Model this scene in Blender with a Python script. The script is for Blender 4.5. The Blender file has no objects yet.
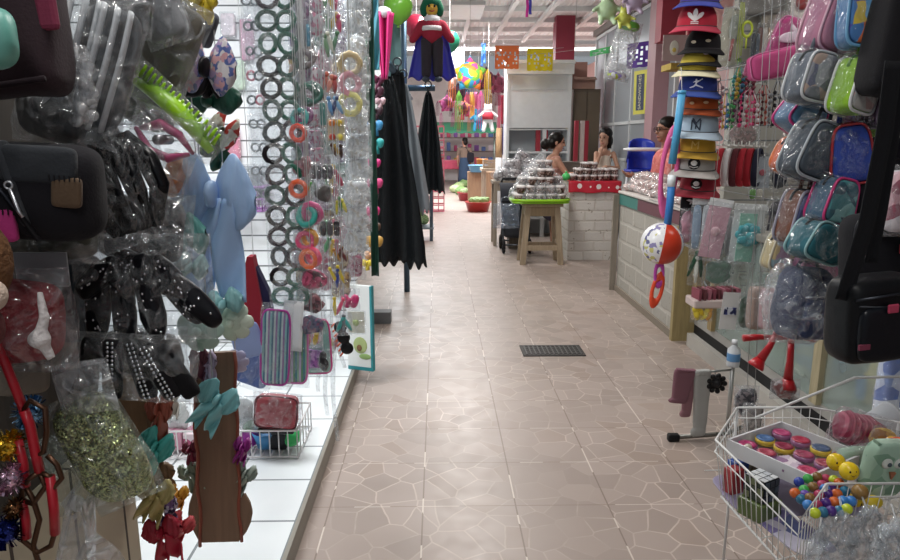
import bpy, math, random
from mathutils import Vector, Matrix, Euler, noise
random.seed(7)
SC = bpy.context.scene
COL = SC.collection
PI = math.pi
# ---------------------------------------------------------------- camera
CAMH, PITCH, YAW, F = 1.55, math.radians(11.7), math.radians(-0.99), 680.0
cam = bpy.data.cameras.new('camera'); CAM = bpy.data.objects.new('camera', cam); COL.objects.link(CAM)
cam.sensor_width = 36.0; cam.sensor_fit = 'HORIZONTAL'; cam.lens = 36.0*F/900.0
cam.clip_start = .02; cam.clip_end = 200
CAM.location = (0, 0, CAMH)
CAM.rotation_euler = (PI/2-PITCH, 0, YAW)
SC.camera = CAM
# ---------------------------------------------------------------- world, lights, exposure
w = bpy.data.worlds.new('daylight'); SC.world = w; w.use_nodes = True
w.node_tree.nodes['Background'].inputs[0].default_value = (.86, .93, 1, 1)
w.node_tree.nodes['Background'].inputs[1].default_value = .2
def area(name, loc, sx, sy, power, color=(1, .97, .93), rot=(0, 0, 0)):
    l = bpy.data.lights.new(name, 'AREA'); l.shape = 'RECTANGLE'; l.size = sx; l.size_y = sy; l.energy = power; l.color = color
    o = bpy.data.objects.new(name, l); COL.objects.link(o); o.location = loc; o.rotation_euler = rot
    return o
area('skylight_light', (.6, 17.0, 3.5), 6, 5, 560, (.95, .98, 1))
area('tube_light_aisle', (.45, 11.1, 3.42), .5, 1.2, 60)
area('tube_light_aisle', (.35, 7.2, 3.42), .5, 1.4, 45)
area('tube_light_aisle', (.3, 3.6, 3.42), .5, 1.4, 26)
area('added_glint_light', (-.05, .9, 3.4), .1, 1.4, 16)  # added unseen lamp, kept narrow to put glints on the near film bags
area('added_glint_light', (.0, -1.4, 3.2), .1, 1.4, 11)  # second added lamp, behind the camera, for the same film glints
area('tube_light_stall', (-1.25, 3.3, 2.75), 1.0, .6, 34, (.95, .98, 1))
area('tube_light_stall', (2.7, 3.7, 2.9), .8, .4, 7)
SC.view_settings.view_transform = 'Standard'; SC.view_settings.look = 'None'
SC.view_settings.exposure = 0.7; SC.view_settings.gamma = 1.0; SC.view_settings.use_curve_mapping = False
SC.cycles.transparent_max_bounces = 24
SC.cycles.max_bounces = 8

# ---------------------------------------------------------------- pixel -> place
ROT = CAM.rotation_euler.to_matrix()
def ray(px, py): return ROT @ Vector(((px-450)/F, -(py-280)/F, -1))
def at(px, py, Y): d = ray(px, py); return Vector((0, 0, CAMH)) + d*(Y/d.y)
def atx(px, py, X): d = ray(px, py); return Vector((0, 0, CAMH)) + d*(X/d.x)
def flo(px, py, z=0): d = ray(px, py); return Vector((0, 0, CAMH)) + d*((z-CAMH)/d.z)
def sc_at(px, py, Y): return (Y/ray(px, py).y)/F
def B(x0, y0, x1, y1, Y):
    cx, cy = (x0+x1)/2, (y0+y1)/2; s = sc_at(cx, cy, Y)
    return at(cx, cy, Y), (x1-x0)*s, (y1-y0)*s

# ---------------------------------------------------------------- materials
def lin(h):
    h = h.lstrip('#'); r = [int(h[i:i+2], 16)/255 for i in (0, 2, 4)]
    return tuple(x/12.92 if x <= .04045 else ((x+.055)/1.055)**2.4 for x in r)+(1,)
_M = {}
def newmat(key):
    m = bpy.data.materials.new(key); m.use_nodes = True; nt = m.node_tree
    return m, nt, nt.nodes['Principled BSDF']
def N(nt, t, **kw):
    n = nt.nodes.new(t)
    for k, v in kw.items():
        if k.startswith('i_'):
            key = k[2:]; key = int(key) if key.isdigit() else key.replace('_', ' ')
            n.inputs[key].default_value = v
        else: setattr(n, k, v)
    return n
def L(nt, a, b): nt.links.new(a, b)
def mixc(nt, fac, a, b, blend='MIX'):
    n = nt.nodes.new('ShaderNodeMix'); n.data_type = 'RGBA'; n.blend_type = blend
    for s, v in ((n.inputs[0], fac), (n.inputs[6], a), (n.inputs[7], b)):
        if hasattr(v, 'is_linked'): L(nt, v, s)
        else: s.default_value = v
    return n.outputs[2]
def mth(nt, op, a, b=None):
    n = nt.nodes.new('ShaderNodeMath'); n.operation = op
    for s, v in ((n.inputs[0], a), (n.inputs[1], b)):
        if v is None: continue
        if hasattr(v, 'is_linked'): L(nt, v, s)
        else: s.default_value = v
    return n.outputs[0]
def bump(nt, bs, h, strength=.3, dist=.004):
    b = N(nt, 'ShaderNodeBump'); b.inputs['Strength'].default_value = strength; b.inputs['Distance'].default_value = dist
    L(nt, h, b.inputs['Height']); L(nt, b.outputs[0], bs.inputs['Normal'])
def scalecol(c, k): return tuple(min(1, x*k) for x in c[:3])+(1,)
def M(hx, kind='plain', rough=None, b=None):
    key = (hx, kind, rough, b)
    if key in _M: return _M[key]
    m, nt, bs = newmat('%s_%s' % (kind, hx.lstrip('#'))); c = lin(hx)
    tc = N(nt, 'ShaderNodeTexCoord'); O = tc.outputs['Object']
    nz = N(nt, 'ShaderNodeTexNoise', i_Scale=14., i_Detail=4.); L(nt, O, nz.inputs['Vector'])
    col = mixc(nt, nz.outputs[0], scalecol(c, .92), scalecol(c, 1.06))
    bs.inputs['Roughness'].default_value = .55
    if max(c[:3]) < .03: bs.inputs['Specular IOR Level'].default_value = .22
    if kind == 'cloth':
        bs.inputs['Roughness'].default_value = .9
        wv = N(nt, 'ShaderNodeTexNoise', i_Scale=260., i_Detail=2.); L(nt, O, wv.inputs['Vector']); bump(nt, bs, wv.outputs[0], .35, .002)
        bs.inputs['Sheen Weight'].default_value = .04
    elif kind == 'satin':
        bs.inputs['Roughness'].default_value = .42
        wv = N(nt, 'ShaderNodeTexNoise', i_Scale=40., i_Detail=2.); L(nt, O, wv.inputs['Vector']); bump(nt, bs, wv.outputs[0], .25, .004)
    elif kind == 'plastic':
        bs.inputs['Roughness'].default_value = .28
    elif kind == 'film':      # shiny crumpled opaque plastic film
        bs.inputs['Roughness'].default_value = .24
        wv = N(nt, 'ShaderNodeTexNoise', i_Scale=30., i_Detail=3., i_Distortion=1.2); L(nt, O, wv.inputs['Vector']); bump(nt, bs, wv.outputs[0], .4, .01)
    elif kind == 'metal':
        bs.inputs['Metallic'].default_value = .9; bs.inputs['Roughness'].default_value = .35
    elif kind == 'fur':
        bs.inputs['Roughness'].default_value = .95
        wv = N(nt, 'ShaderNodeTexNoise', i_Scale=120., i_Detail=4.); L(nt, O, wv.inputs['Vector']); bump(nt, bs, wv.outputs[0], .9, .006)
    elif kind == 'glitter':
        v = N(nt, 'ShaderNodeTexVoronoi', i_Scale=(b or 160.)); L(nt, O, v.inputs['Vector'])
        sp = N(nt, 'ShaderNodeSeparateColor'); L(nt, v.outputs['Color'], sp.inputs[0])
        col = mixc(nt, sp.outputs[0], scalecol(c, .35), scalecol(c, 1.7))
        nm = N(nt, 'ShaderNodeVectorMath', operation='ADD'); geo = N(nt, 'ShaderNodeNewGeometry')
        sb = N(nt, 'ShaderNodeVectorMath', operation='MULTIPLY_ADD'); L(nt, v.outputs['Color'], sb.inputs[0])
        sb.inputs[1].default_value = (1.1, 1.1, 1.1); sb.inputs[2].default_value = (-.55, -.55, -.55)
        L(nt, geo.outputs['Normal'], nm.inputs[0]); L(nt, sb.outputs[0], nm.inputs[1])
        nn = N(nt, 'ShaderNodeVectorMath', operation='NORMALIZE'); L(nt, nm.outputs[0], nn.inputs[0]); L(nt, nn.outputs[0], bs.inputs['Normal'])
        bs.inputs['Metallic'].default_value = .75; bs.inputs['Roughness'].default_value = .2
    elif kind == 'wood':
        mp = N(nt, 'ShaderNodeMapping'); mp.inputs['Scale'].default_value = (18, 18, 1.6); L(nt, O, mp.inputs[0])
        n2 = N(nt, 'ShaderNodeTexNoise', i_Scale=3., i_Detail=6., i_Distortion=.6); L(nt, mp.outputs[0], n2.inputs['Vector'])
        col = mixc(nt, n2.outputs[0], scalecol(c, .55), scalecol(c, 1.35)); bump(nt, bs, n2.outputs[0], .3, .003)
        bs.inputs['Roughness'].default_value = .7
    if rough is not None: bs.inputs['Roughness'].default_value = rough
    L(nt, col, bs.inputs['Base Color'])
    _M[key] = m; return m
def PRINT(cols, scale=30., kind='cloth', rough=.8):
    """patches of several colours, for printed fabric and packaging"""
    key = ('print',)+tuple(cols)+(scale, rough)
    if key in _M: return _M[key]
    m, nt, bs = newmat('print_'+cols[0].lstrip('#')); tc = N(nt, 'ShaderNodeTexCoord')
    nz = N(nt, 'ShaderNodeTexNoise', i_Scale=scale*.6, i_Detail=2.); L(nt, tc.outputs['Object'], nz.inputs['Vector'])
    wp = N(nt, 'ShaderNodeVectorMath', operation='MULTIPLY_ADD'); L(nt, nz.outputs['Color'], wp.inputs[0]); wp.inputs[1].default_value = (.03,)*3; L(nt, tc.outputs['Object'], wp.inputs[2])
    v = N(nt, 'ShaderNodeTexVoronoi', i_Scale=scale); L(nt, wp.outputs[0], v.inputs['Vector'])
    sp = N(nt, 'ShaderNodeSeparateColor'); L(nt, v.outputs['Color'], sp.inputs[0])
    cr = N(nt, 'ShaderNodeValToRGB'); cr.color_ramp.interpolation = 'CONSTANT'; el = cr.color_ramp.elements
    while len(el) < len(cols): el.new(.5)
    for i, h in enumerate(cols): el[i].position = i/len(cols); el[i].color = lin(h)
    L(nt, sp.outputs[0], cr.inputs[0]); L(nt, cr.outputs[0], bs.inputs['Base Color']); bs.inputs['Roughness'].default_value = rough
    _M[key] = m; return m
def CELLO(fac=.16, tint='#eef2f5', rough=.16):
    key = ('cello', fac, tint, rough)
    if key in _M: return _M[key]
    m, nt, bs = newmat('clear_film'); out = nt.nodes['Material Output']
    tr = N(nt, 'ShaderNodeBsdfTransparent'); tr.inputs[0].default_value = (.96, .97, .98, 1)
    bs.inputs['Base Color'].default_value = lin(tint); bs.inputs['Roughness'].default_value = rough; bs.inputs['Specular IOR Level'].default_value = 1.0
    tc = N(nt, 'ShaderNodeTexCoord'); n1 = N(nt, 'ShaderNodeTexNoise', i_Scale=15., i_Detail=1.2, i_Distortion=1.8); L(nt, tc.outputs['Object'], n1.inputs['Vector'])
    bump(nt, bs, n1.outputs[0], 1.0, .045)
    # creases in the film are a little more milky than the flat of it
    rp = N(nt, 'ShaderNodeMapRange', clamp=True); rp.inputs[1].default_value = .5; rp.inputs[2].default_value = .78; rp.inputs[3].default_value = fac*.34; rp.inputs[4].default_value = min(1, fac*1.35); L(nt, n1.outputs[0], rp.inputs[0])
    lw = N(nt, 'ShaderNodeLayerWeight', i_Blend=.35)
    ad = mth(nt, 'ADD', rp.outputs[0], mth(nt, 'MULTIPLY', lw.outputs['Facing'], .06)); ad = mth(nt, 'MINIMUM', ad, .95)
    gl = N(nt, 'ShaderNodeBsdfGlossy'); gl.inputs['Roughness'].default_value = rough*.55; gl.inputs[0].default_value = (1, 1, 1, 1); L(nt, bs.inputs['Normal'].links[0].from_socket, gl.inputs['Normal'])
    sheen = mth(nt, 'ADD', mth(nt, 'MULTIPLY', lw.outputs['Facing'], .24), .035)
    m1 = N(nt, 'ShaderNodeMixShader'); L(nt, sheen, m1.inputs[0]); L(nt, tr.outputs[0], m1.inputs[1]); L(nt, gl.outputs[0], m1.inputs[2])
    mx = N(nt, 'ShaderNodeMixShader'); L(nt, ad, mx.inputs[0]); L(nt, m1.outputs[0], mx.inputs[1]); L(nt, bs.outputs[0], mx.inputs[2]); L(nt, mx.outputs[0], out.inputs[0])
    _M[key] = m; return m
def GLASS(fac=.12, tint='#dfe8e6'):
    key = ('pane', fac, tint)
    if key in _M: return _M[key]
    m, nt, bs = newmat('glass_pane'); out = nt.nodes['Material Output']
    tr = N(nt, 'ShaderNodeBsdfTransparent'); tr.inputs[0].default_value = (.9, .95, .93, 1)
    bs.inputs['Base Color'].default_value = lin(tint); bs.inputs['Roughness'].default_value = .06; bs.inputs['Specular IOR Level'].default_value = .8
    nz = N(nt, 'ShaderNodeTexNoise', i_Scale=5.); tc = N(nt, 'ShaderNodeTexCoord'); L(nt, tc.outputs['Object'], nz.inputs['Vector'])
    lw = N(nt, 'ShaderNodeLayerWeight', i_Blend=.25)
    ad = mth(nt, 'ADD', mth(nt, 'MULTIPLY', nz.outputs[0], fac*2), mth(nt, 'MULTIPLY', lw.outputs['Fresnel'], .25)); ad = mth(nt, 'MINIMUM', ad, .95)
    mx = N(nt, 'ShaderNodeMixShader'); L(nt, ad, mx.inputs[0]); L(nt, tr.outputs[0], mx.inputs[1]); L(nt, bs.outputs[0], mx.inputs[2]); L(nt, mx.outputs[0], out.inputs[0])
    _M[key] = m; return m
def STRIPES(cols, freq, axis='X', rough=.6):
    key = ('stripes',)+tuple(cols)+(freq, axis)
    if key in _M: return _M[key]
    m, nt, bs = newmat('stripes_'+cols[0].lstrip('#')); tc = N(nt, 'ShaderNodeTexCoord'); sp = N(nt, 'ShaderNodeSeparateXYZ'); L(nt, tc.outputs['Object'], sp.inputs[0])
    f = mth(nt, 'FRACT', mth(nt, 'ADD', mth(nt, 'MULTIPLY', sp.outputs[axis], freq), 100.0))
    cr = N(nt, 'ShaderNodeValToRGB'); cr.color_ramp.interpolation = 'CONSTANT'; el = cr.color_ramp.elements
    while len(el) < len(cols): el.new(.5)
    for i, h in enumerate(cols): el[i].position = i/len(cols); el[i].color = lin(h)
    L(nt, f, cr.inputs[0]); L(nt, cr.outputs[0], bs.inputs['Base Color']); bs.inputs['Roughness'].default_value = rough
    _M[key] = m; return m

# ---------------------------------------------------------------- mesh builder
def Rx(a): return Matrix.Rotation(a, 4, 'X')
def Ry(a): return Matrix.Rotation(a, 4, 'Y')
def Rz(a): return Matrix.Rotation(a, 4, 'Z')
def T(x, y=0, z=0): return Matrix.Translation(Vector((x, y, z)) if not hasattr(x, '__len__') else Vector(x))
class MB:
    def __init__(s): s.v = []; s.f = []; s.sm = []
    def add(s, vs, fs, smooth=True, m=None):
        o = len(s.v)
        for p in vs:
            p = Vector(p); s.v.append(tuple(m @ p) if m else tuple(p))
        for f in fs: s.f.append([i+o for i in f]); s.sm.append(smooth)
        return s
    def grid(s, fn, nu, nv, cu=False, cv=False, smooth=True, m=None):
        vs = [fn(i/(nu if cu else nu-1), j/(nv if cv else nv-1)) for j in range(nv) for i in range(nu)]; fs = []
        for j in range(nv if cv else nv-1):
            for i in range(nu if cu else nu-1):
                i2, j2 = (i+1) % nu, (j+1) % nv; fs.append((j*nu+i, j*nu+i2, j2*nu+i2, j2*nu+i))
        return s.add(vs, fs, smooth, m)
    def box(s, c, d, m=None, bev=0.0):
        x, y, z = (q/2 for q in d); c = Vector(c); vs = []
        if bev <= 0:
            vs = [c+Vector((i*x, j*y, k*z)) for i in (-1, 1) for j in (-1, 1) for k in (-1, 1)]
            return s.add(vs, [(0, 1, 3, 2), (4, 6, 7, 5), (0, 4, 5, 1), (2, 3, 7, 6), (0, 2, 6, 4), (1, 5, 7, 3)], False, m)
        b = min(bev, x*.9, y*.9, z*.9); n = 24
        def prof(zz, ins):
            o = []
            for k in range(4):
                sx, sy = ((1, 1), (-1, 1), (-1, -1), (1, -1))[k]
                for t in (0, .5, 1):
                    a = (k+t)*PI/2
                    o.append(c+Vector((sx*(x-b)+math.cos(a)*(b-ins), sy*(y-b)+math.sin(a)*(b-ins), zz)))
            return o
        rings = [prof(-z, b), prof(-z+b*.3, b*.3), prof(-z+b, 0), prof(z-b, 0), prof(z-b*.3, b*.3), prof(z, b)]
        vs = [p for r in rings for p in r]; k = 12; fs = []
        for j in range(5):
            for i in range(k): fs.append((j*k+i, j*k+(i+1) % k, (j+1)*k+(i+1) % k, (j+1)*k+i))
        fs.append(tuple(range(k-1, -1, -1))); fs.append(tuple(range(5*k, 6*k)))
        return s.add(vs, fs, False, m)
    def tube(s, path, r, n=8, closed=False, m=None, caps=True, flat=1.0):
        P = [Vector(p) for p in path]; k = len(P); vs = []; up = Vector((.13, .31, .94)); prev = None
        for i, p in enumerate(P):
            a = P[(i-1) % k] if (closed or i > 0) else p; b = P[(i+1) % k] if (closed or i < k-1) else p
            t = (b-a).normalized() if (b-a).length > 1e-9 else Vector((0, 0, 1))
            if prev is None: x = t.cross(up if abs(t.dot(up)) < .95 else Vector((1, 0, 0))).normalized()
            else: x = (prev-t*prev.dot(t)).normalized()
            prev = x; y = t.cross(x); rr = r[i] if hasattr(r, '__len__') else r
            for q in range(n):
                an = q*2*PI/n; vs.append(p+x*math.cos(an)*rr+y*math.sin(an)*rr*flat)
        fs = []
        for j in range(k if closed else k-1):
            j2 = (j+1) % k
            for i in range(n): fs.append((j*n+i, j*n+(i+1) % n, j2*n+(i+1) % n, j2*n+i))
        if not closed and caps: fs.append(tuple(range(n-1, -1, -1))); fs.append(tuple(range((k-1)*n, k*n)))
        return s.add(vs, fs, True, m)
    def torus(s, R, r, m=None, nu=22, nv=8, sx=1., sz=1., wob=0.):
        # ring standing in the XZ plane
        def fn(u, v):
            a, b = u*2*PI, v*2*PI; rr = R+r*math.cos(b)*(1+wob*math.sin(a*9))
            return (math.cos(a)*rr*sx, r*math.sin(b), math.sin(a)*rr*sz)
        return s.grid(fn, nu, nv, True, True, True, m)
    def ell(s, c, r, m=None, nu=16, nv=10):
        c = Vector(c)
        def fn(u, v):
            a, b = u*2*PI, (v-.5)*PI
            return c+Vector((r[0]*math.cos(b)*math.cos(a), r[1]*math.cos(b)*math.sin(a), r[2]*math.sin(b)))
        return s.grid(fn, nu, nv, True, False, True, m)
    def sup(s, c, r, e1=.5, e2=.4, m=None, nu=28, nv=13, nz=0., ns=20., taper=0.):
        """rounded slab: outline in XZ (e2 small = squarer), thickness along Y (e1 small = flatter faces)"""
        c = Vector(c); pw = lambda x, e: math.copysign(abs(x)**e, x); off = random.random()*99
        def fn(u, v):
            a, b = u*2*PI, (v-.5)*PI; k = pw(math.cos(b), e1)
            zz = r[2]*k*pw(math.sin(a), e2); p = Vector((r[0]*k*pw(math.cos(a), e2)*(1-taper*zz/r[2]), r[1]*pw(math.sin(b), e1), zz))
            if nz: p += Vector((0, 1, 0))*noise.noise(p*ns+Vector((off, 0, 0)))*nz*k+Vector((1, 0, 1))*noise.noise(p*ns+Vector((0, off, 0)))*nz*.6
            return c+p
        return s.grid(fn, nu, nv, True, False, True, m)
    def lathe(s, prof, m=None, n=20, c=(0, 0, 0)):
        c = Vector(c); k = len(prof)
        vs = [c+Vector((r*math.cos(i*2*PI/n), r*math.sin(i*2*PI/n), z)) for r, z in prof for i in range(n)]; fs = []
        for j in range(k-1):
            for i in range(n): fs.append((j*n+i, j*n+(i+1) % n, (j+1)*n+(i+1) % n, (j+1)*n+i))
        if prof[0][0] > 1e-5: fs.append(tuple(range(n-1, -1, -1)))
        if prof[-1][0] > 1e-5: fs.append(tuple(range((k-1)*n, k*n)))
        return s.add(vs, fs, True, m)
    def sheet(s, fn, nu, nv, th, m=None, cu=False, smooth=True):
        """surface fn(u,v) given a thickness th along its normal, edges closed"""
        g = [[Vector(fn(i/(nu-1), j/(nv-1))) for i in range(nu)] for j in range(nv)]; A = []; Bk = []
        for j in range(nv):
            for i in range(nu):
                du = g[j][min(i+1, nu-1)]-g[j][max(i-1, 0)]; dv = g[min(j+1, nv-1)][i]-g[max(j-1, 0)][i]
                n = du.cross(dv); n = n.normalized() if n.length > 1e-12 else Vector((0, 1, 0))
                A.append(g[j][i]+n*th/2); Bk.append(g[j][i]-n*th/2)
        k = nu*nv; fs = []
        for j in range(nv-1):
            for i in range(nu-1):
                q = (j*nu+i, j*nu+i+1, (j+1)*nu+i+1, (j+1)*nu+i); fs.append(q); fs.append(tuple(x+k for x in reversed(q)))
        rim = [i for i in range(nu)]+[j*nu+nu-1 for j in range(1, nv)]+[(nv-1)*nu+i for i in range(nu-2, -1, -1)]+[j*nu for j in range(nv-2, 0, -1)]
        for a, b in zip(rim, rim[1:]+rim[:1]): fs.append((b, a, a+k, b+k))
        return s.add(A+Bk, fs, smooth, m)
    def prism(s, poly, d, m=None, smooth=False):
        """outline in XZ extruded along Y, centred"""
        n = len(poly); vs = [(x, -d/2, z) for x, z in poly]+[(x, d/2, z) for x, z in poly]
        fs = [tuple(range(n)), tuple(range(2*n-1, n-1, -1))]+[((i+1) % n, i, n+i, n+(i+1) % n) for i in range(n)]
        return s.add(vs, fs, smooth, m)
    def bag(s, w, h, d, m=None, crush=.25, nu=16, nv=20, c=(0, 0, 0)):
        """clear film bag: sealed flat edges, belly of depth d, crumpled"""
        c = Vector(c); o = random.random()*77
        for sg in (-1, 1):
            def fn(u, v):
                x, z = (u-.5)*w, (v-.5)*h
                t = (max(0, math.sin(PI*u))**.5)*(max(0, math.sin(PI*v))**.45)
                q = noise.noise(Vector((x*38+o, z*30, sg*3.)))*d*crush+noise.noise(Vector((x*90, z*70+o, sg)))*d*crush*.4
                e = noise.noise(Vector((o, z*25, 0)))*w*.025+noise.noise(Vector((x*20, o, 1)))*w*.02
                return c+Vector((x+e, sg*(d/2*t+q*t), z+e*.7))
            s.grid(fn, nu, nv, m=m)
        return s
def obj(name, mb, mat, parent=None):
    me = bpy.data.meshes.new(name); me.from_pydata(mb.v, [], mb.f); me.validate()
    if len(me.polygons) == len(mb.sm): me.polygons.foreach_set('use_smooth', mb.sm)
    if mat is not None: me.materials.append(mat)
    o = bpy.data.objects.new(name, me); COL.objects.link(o)
    if parent is not None: o.parent = parent
    return o
def tag(o, label, cat, group=None, kind=None):
    o['label'] = label; o['category'] = cat
    if group: o['group'] = group
    if kind: o['kind'] = kind
    return o
def thing(name, label, cat, loc=(0, 0, 0), rz=0., group=None, rot=None):
    o = bpy.data.objects.new(name, None); COL.objects.link(o); o.empty_display_size = .02
    o.location = loc; o.rotation_euler = rot if rot else (0, 0, rz)
    return tag(o, label, cat, group)
def struct(name, mb, mat):
    o = obj(name, mb, mat); o['kind'] = 'structure'; return o
def dup(root, loc, rz=None, label=None, group=None, scale=None, rot=None):
    r = root.copy(); COL.objects.link(r); r.location = loc
    if rz is not None: r.rotation_euler = (0, 0, rz)
    if rot is not None: r.rotation_euler = rot
    if scale: r.scale = (scale,)*3
    if label: r['label'] = label
    if group: r['group'] = group
    for ch in list(root.children):
        c = ch.copy(); COL.objects.link(c); c.parent = r
        for g in list(ch.children):
            d = g.copy(); COL.objects.link(d); d.parent = c
    return r
def text_mesh(txt, size, depth=.001, shear=0.):
    cu = bpy.data.curves.new('lettering', 'FONT'); cu.body = txt; cu.size = size; cu.extrude = depth; cu.align_x = 'CENTER'; cu.align_y = 'CENTER'; cu.shear = shear
    o = bpy.data.objects.new('lettering', cu); COL.objects.link(o)
    me = bpy.data.meshes.new_from_object(o.evaluated_get(bpy.context.evaluated_depsgraph_get()))
    mb = MB(); vs = [tuple(v.co) for v in me.vertices]; fs = [tuple(p.vertices) for p in me.polygons]
    bpy.data.objects.remove(o); bpy.data.curves.remove(cu)
    mb.add(vs, fs, False, Rx(PI/2)); return mb     # stands in XZ, reads from -Y
def wobble(path, amp, f=5.):
    return [Vector(p)+Vector((noise.noise(Vector(p)*f), noise.noise(Vector(p)*f+Vector((9, 0, 0))), 0))*amp for p in path]
def lerp(a, b, t): return a+(b-a)*t
# ================================================================ SETTING
def pos(nt):
    g = N(nt, 'ShaderNodeNewGeometry'); sp = N(nt, 'ShaderNodeSeparateXYZ'); L(nt, g.outputs['Position'], sp.inputs[0]); return g.outputs['Position'], sp.outputs
def gridline(nt, coord, off, step, wd):
    a = mth(nt, 'FRACT', mth(nt, 'ADD', mth(nt, 'DIVIDE', mth(nt, 'SUBTRACT', coord, off), step), 200.0))
    a = mth(nt, 'SUBTRACT', mth(nt, 'ABSOLUTE', mth(nt, 'SUBTRACT', a, .5)), .5)       # 0 at the line, negative away
    return mth(nt, 'GREATER_THAN', a, -wd/step)
def floor_mat():
    m, nt, bs = newmat('crazed_pink_tile'); p, s = pos(nt)
    n1 = N(nt, 'ShaderNodeTexNoise', i_Scale=3., i_Detail=3.); L(nt, p, n1.inputs['Vector'])
    wp = N(nt, 'ShaderNodeVectorMath', operation='MULTIPLY_ADD'); L(nt, n1.outputs['Color'], wp.inputs[0]); wp.inputs[1].default_value = (.05,)*3; L(nt, p, wp.inputs[2])
    v = N(nt, 'ShaderNodeTexVoronoi', feature='DISTANCE_TO_EDGE', i_Scale=7.6); v.voronoi_dimensions = '2D'; L(nt, wp.outputs[0], v.inputs['Vector'])
    vc = N(nt, 'ShaderNodeTexVoronoi', i_Scale=7.6); vc.voronoi_dimensions = '2D'; L(nt, wp.outputs[0], vc.inputs['Vector'])
    sp = N(nt, 'ShaderNodeSeparateColor'); L(nt, vc.outputs['Color'], sp.inputs[0])
    stone = mixc(nt, sp.outputs[0], lin('#988a82'), lin('#a79890'))
    dark = mth(nt, 'GREATER_THAN', sp.outputs[1], .86); stone = mixc(nt, mth(nt, 'MULTIPLY', dark, .4), stone, lin('#988578'))
    n2 = N(nt, 'ShaderNodeTexNoise', i_Scale=1.3, i_Detail=5., i_Roughness=.65); L(nt, p, n2.inputs['Vector'])
    wear = N(nt, 'ShaderNodeMapRange', clamp=True); wear.inputs[1].default_value = .42; wear.inputs[2].default_value = .6; L(nt, n2.outputs[0], wear.inputs[0])
    crk = mth(nt, 'LESS_THAN', v.outputs['Distance'], .026)
    crk = mth(nt, 'MULTIPLY', crk, mth(nt, 'ADD', mth(nt, 'MULTIPLY', wear.outputs[0], .55), .05))
    col = mixc(nt, crk, stone, lin('#d6c6bb'))
    # trodden middle: dust has evened out the pattern
    n3 = N(nt, 'ShaderNodeTexNoise', i_Scale=.8, i_Detail=3.); L(nt, p, n3.inputs['Vector'])
    mid = mth(nt, 'SUBTRACT', 1.0, mth(nt, 'MULTIPLY', mth(nt, 'ABSOLUTE', mth(nt, 'SUBTRACT', s[0], .38)), 1.5)); mid = mth(nt, 'MULTIPLY', mth(nt, 'MAXIMUM', mid, 0.0), n3.outputs[0])
    col = mixc(nt, mid, col, lin('#a09189'))
    gx = gridline(nt, s[0], -.07, .4, .0032); gy = gridline(nt, s[1], 2.674, .4, .0026)
    g = mth(nt, 'MAXIMUM', gx, mth(nt, 'MULTIPLY', gy, .8)); n4 = N(nt, 'ShaderNodeTexNoise', i_Scale=4.); L(nt, p, n4.inputs['Vector'])
    gc = mixc(nt, mth(nt, 'GREATER_THAN', n4.outputs[0], .53), lin('#77665c'), lin('#d8cdc2'))
    col = mixc(nt, mth(nt, 'MULTIPLY', g, .75), col, gc)
    L(nt, col, bs.inputs['Base Color']); bs.inputs['Roughness'].default_value = .36
    n5 = N(nt, 'ShaderNodeTexNoise', i_Scale=9., i_Detail=4.); L(nt, p, n5.inputs['Vector'])
    rr = N(nt, 'ShaderNodeMapRange'); rr.inputs[3].default_value = .24; rr.inputs[4].default_value = .52; L(nt, n5.outputs[0], rr.inputs[0]); L(nt, rr.outputs[0], bs.inputs['Roughness'])
    bump(nt, bs, mth(nt, 'SUBTRACT', 1.0, g), .3, .002); return m
def white_tile_mat():
    m, nt, bs = newmat('white_tile'); p, s = pos(nt)
    g = mth(nt, 'MAXIMUM', gridline(nt, s[0], -.56, .33, .0055), gridline(nt, s[1], 2.42, .33, .0055))
    n = N(nt, 'ShaderNodeTexNoise', i_Scale=2.5, i_Detail=4.); L(nt, p, n.inputs['Vector'])
    col = mixc(nt, n.outputs[0], lin('#dde3e6'), lin('#f2f5f6')); col = mixc(nt, g, col, lin('#868c8f'))
    L(nt, col, bs.inputs['Base Color']); bs.inputs['Roughness'].default_value = .2; return m
def brick_mat(hx, mortar, scale, rough=.85, bs_=.6):
    m, nt, bs = newmat('painted_brick'); p, s = pos(nt)
    cb = N(nt, 'ShaderNodeCombineXYZ'); L(nt, mth(nt, 'ADD', s[0], s[1]), cb.inputs[0]); L(nt, s[2], cb.inputs[1])
    n0 = N(nt, 'ShaderNodeTexNoise', i_Scale=7., i_Detail=3.); L(nt, p, n0.inputs['Vector'])
    wp = N(nt, 'ShaderNodeVectorMath', operation='MULTIPLY_ADD'); L(nt, n0.outputs['Color'], wp.inputs[0]); wp.inputs[1].default_value = (.03,)*3; L(nt, cb.outputs[0], wp.inputs[2])
    br = N(nt, 'ShaderNodeTexBrick'); br.inputs['Scale'].default_value = scale; br.inputs['Mortar Size'].default_value = .03; br.inputs['Mortar Smooth'].default_value = .6
    L(nt, wp.outputs[0], br.inputs['Vector']); br.inputs['Color1'].default_value = lin(hx); br.inputs['Color2'].default_value = scalecol(lin(hx), .88); br.inputs['Mortar'].default_value = lin(mortar)
    n = N(nt, 'ShaderNodeTexNoise', i_Scale=22., i_Detail=5.); L(nt, p, n.inputs['Vector'])
    sp = mth(nt, 'GREATER_THAN', n.outputs[0], .66); col = mixc(nt, mth(nt, 'MULTIPLY', sp, .7), br.outputs['Color'], lin('#8d8273'))
    L(nt, col, bs.inputs['Base Color']); bs.inputs['Roughness'].default_value = rough
    h = mth(nt, 'ADD', mth(nt, 'MULTIPLY', br.outputs['Fac'], -1.0), mth(nt, 'MULTIPLY', n.outputs[0], .5)); bump(nt, bs, h, bs_, .02); return m
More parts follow.
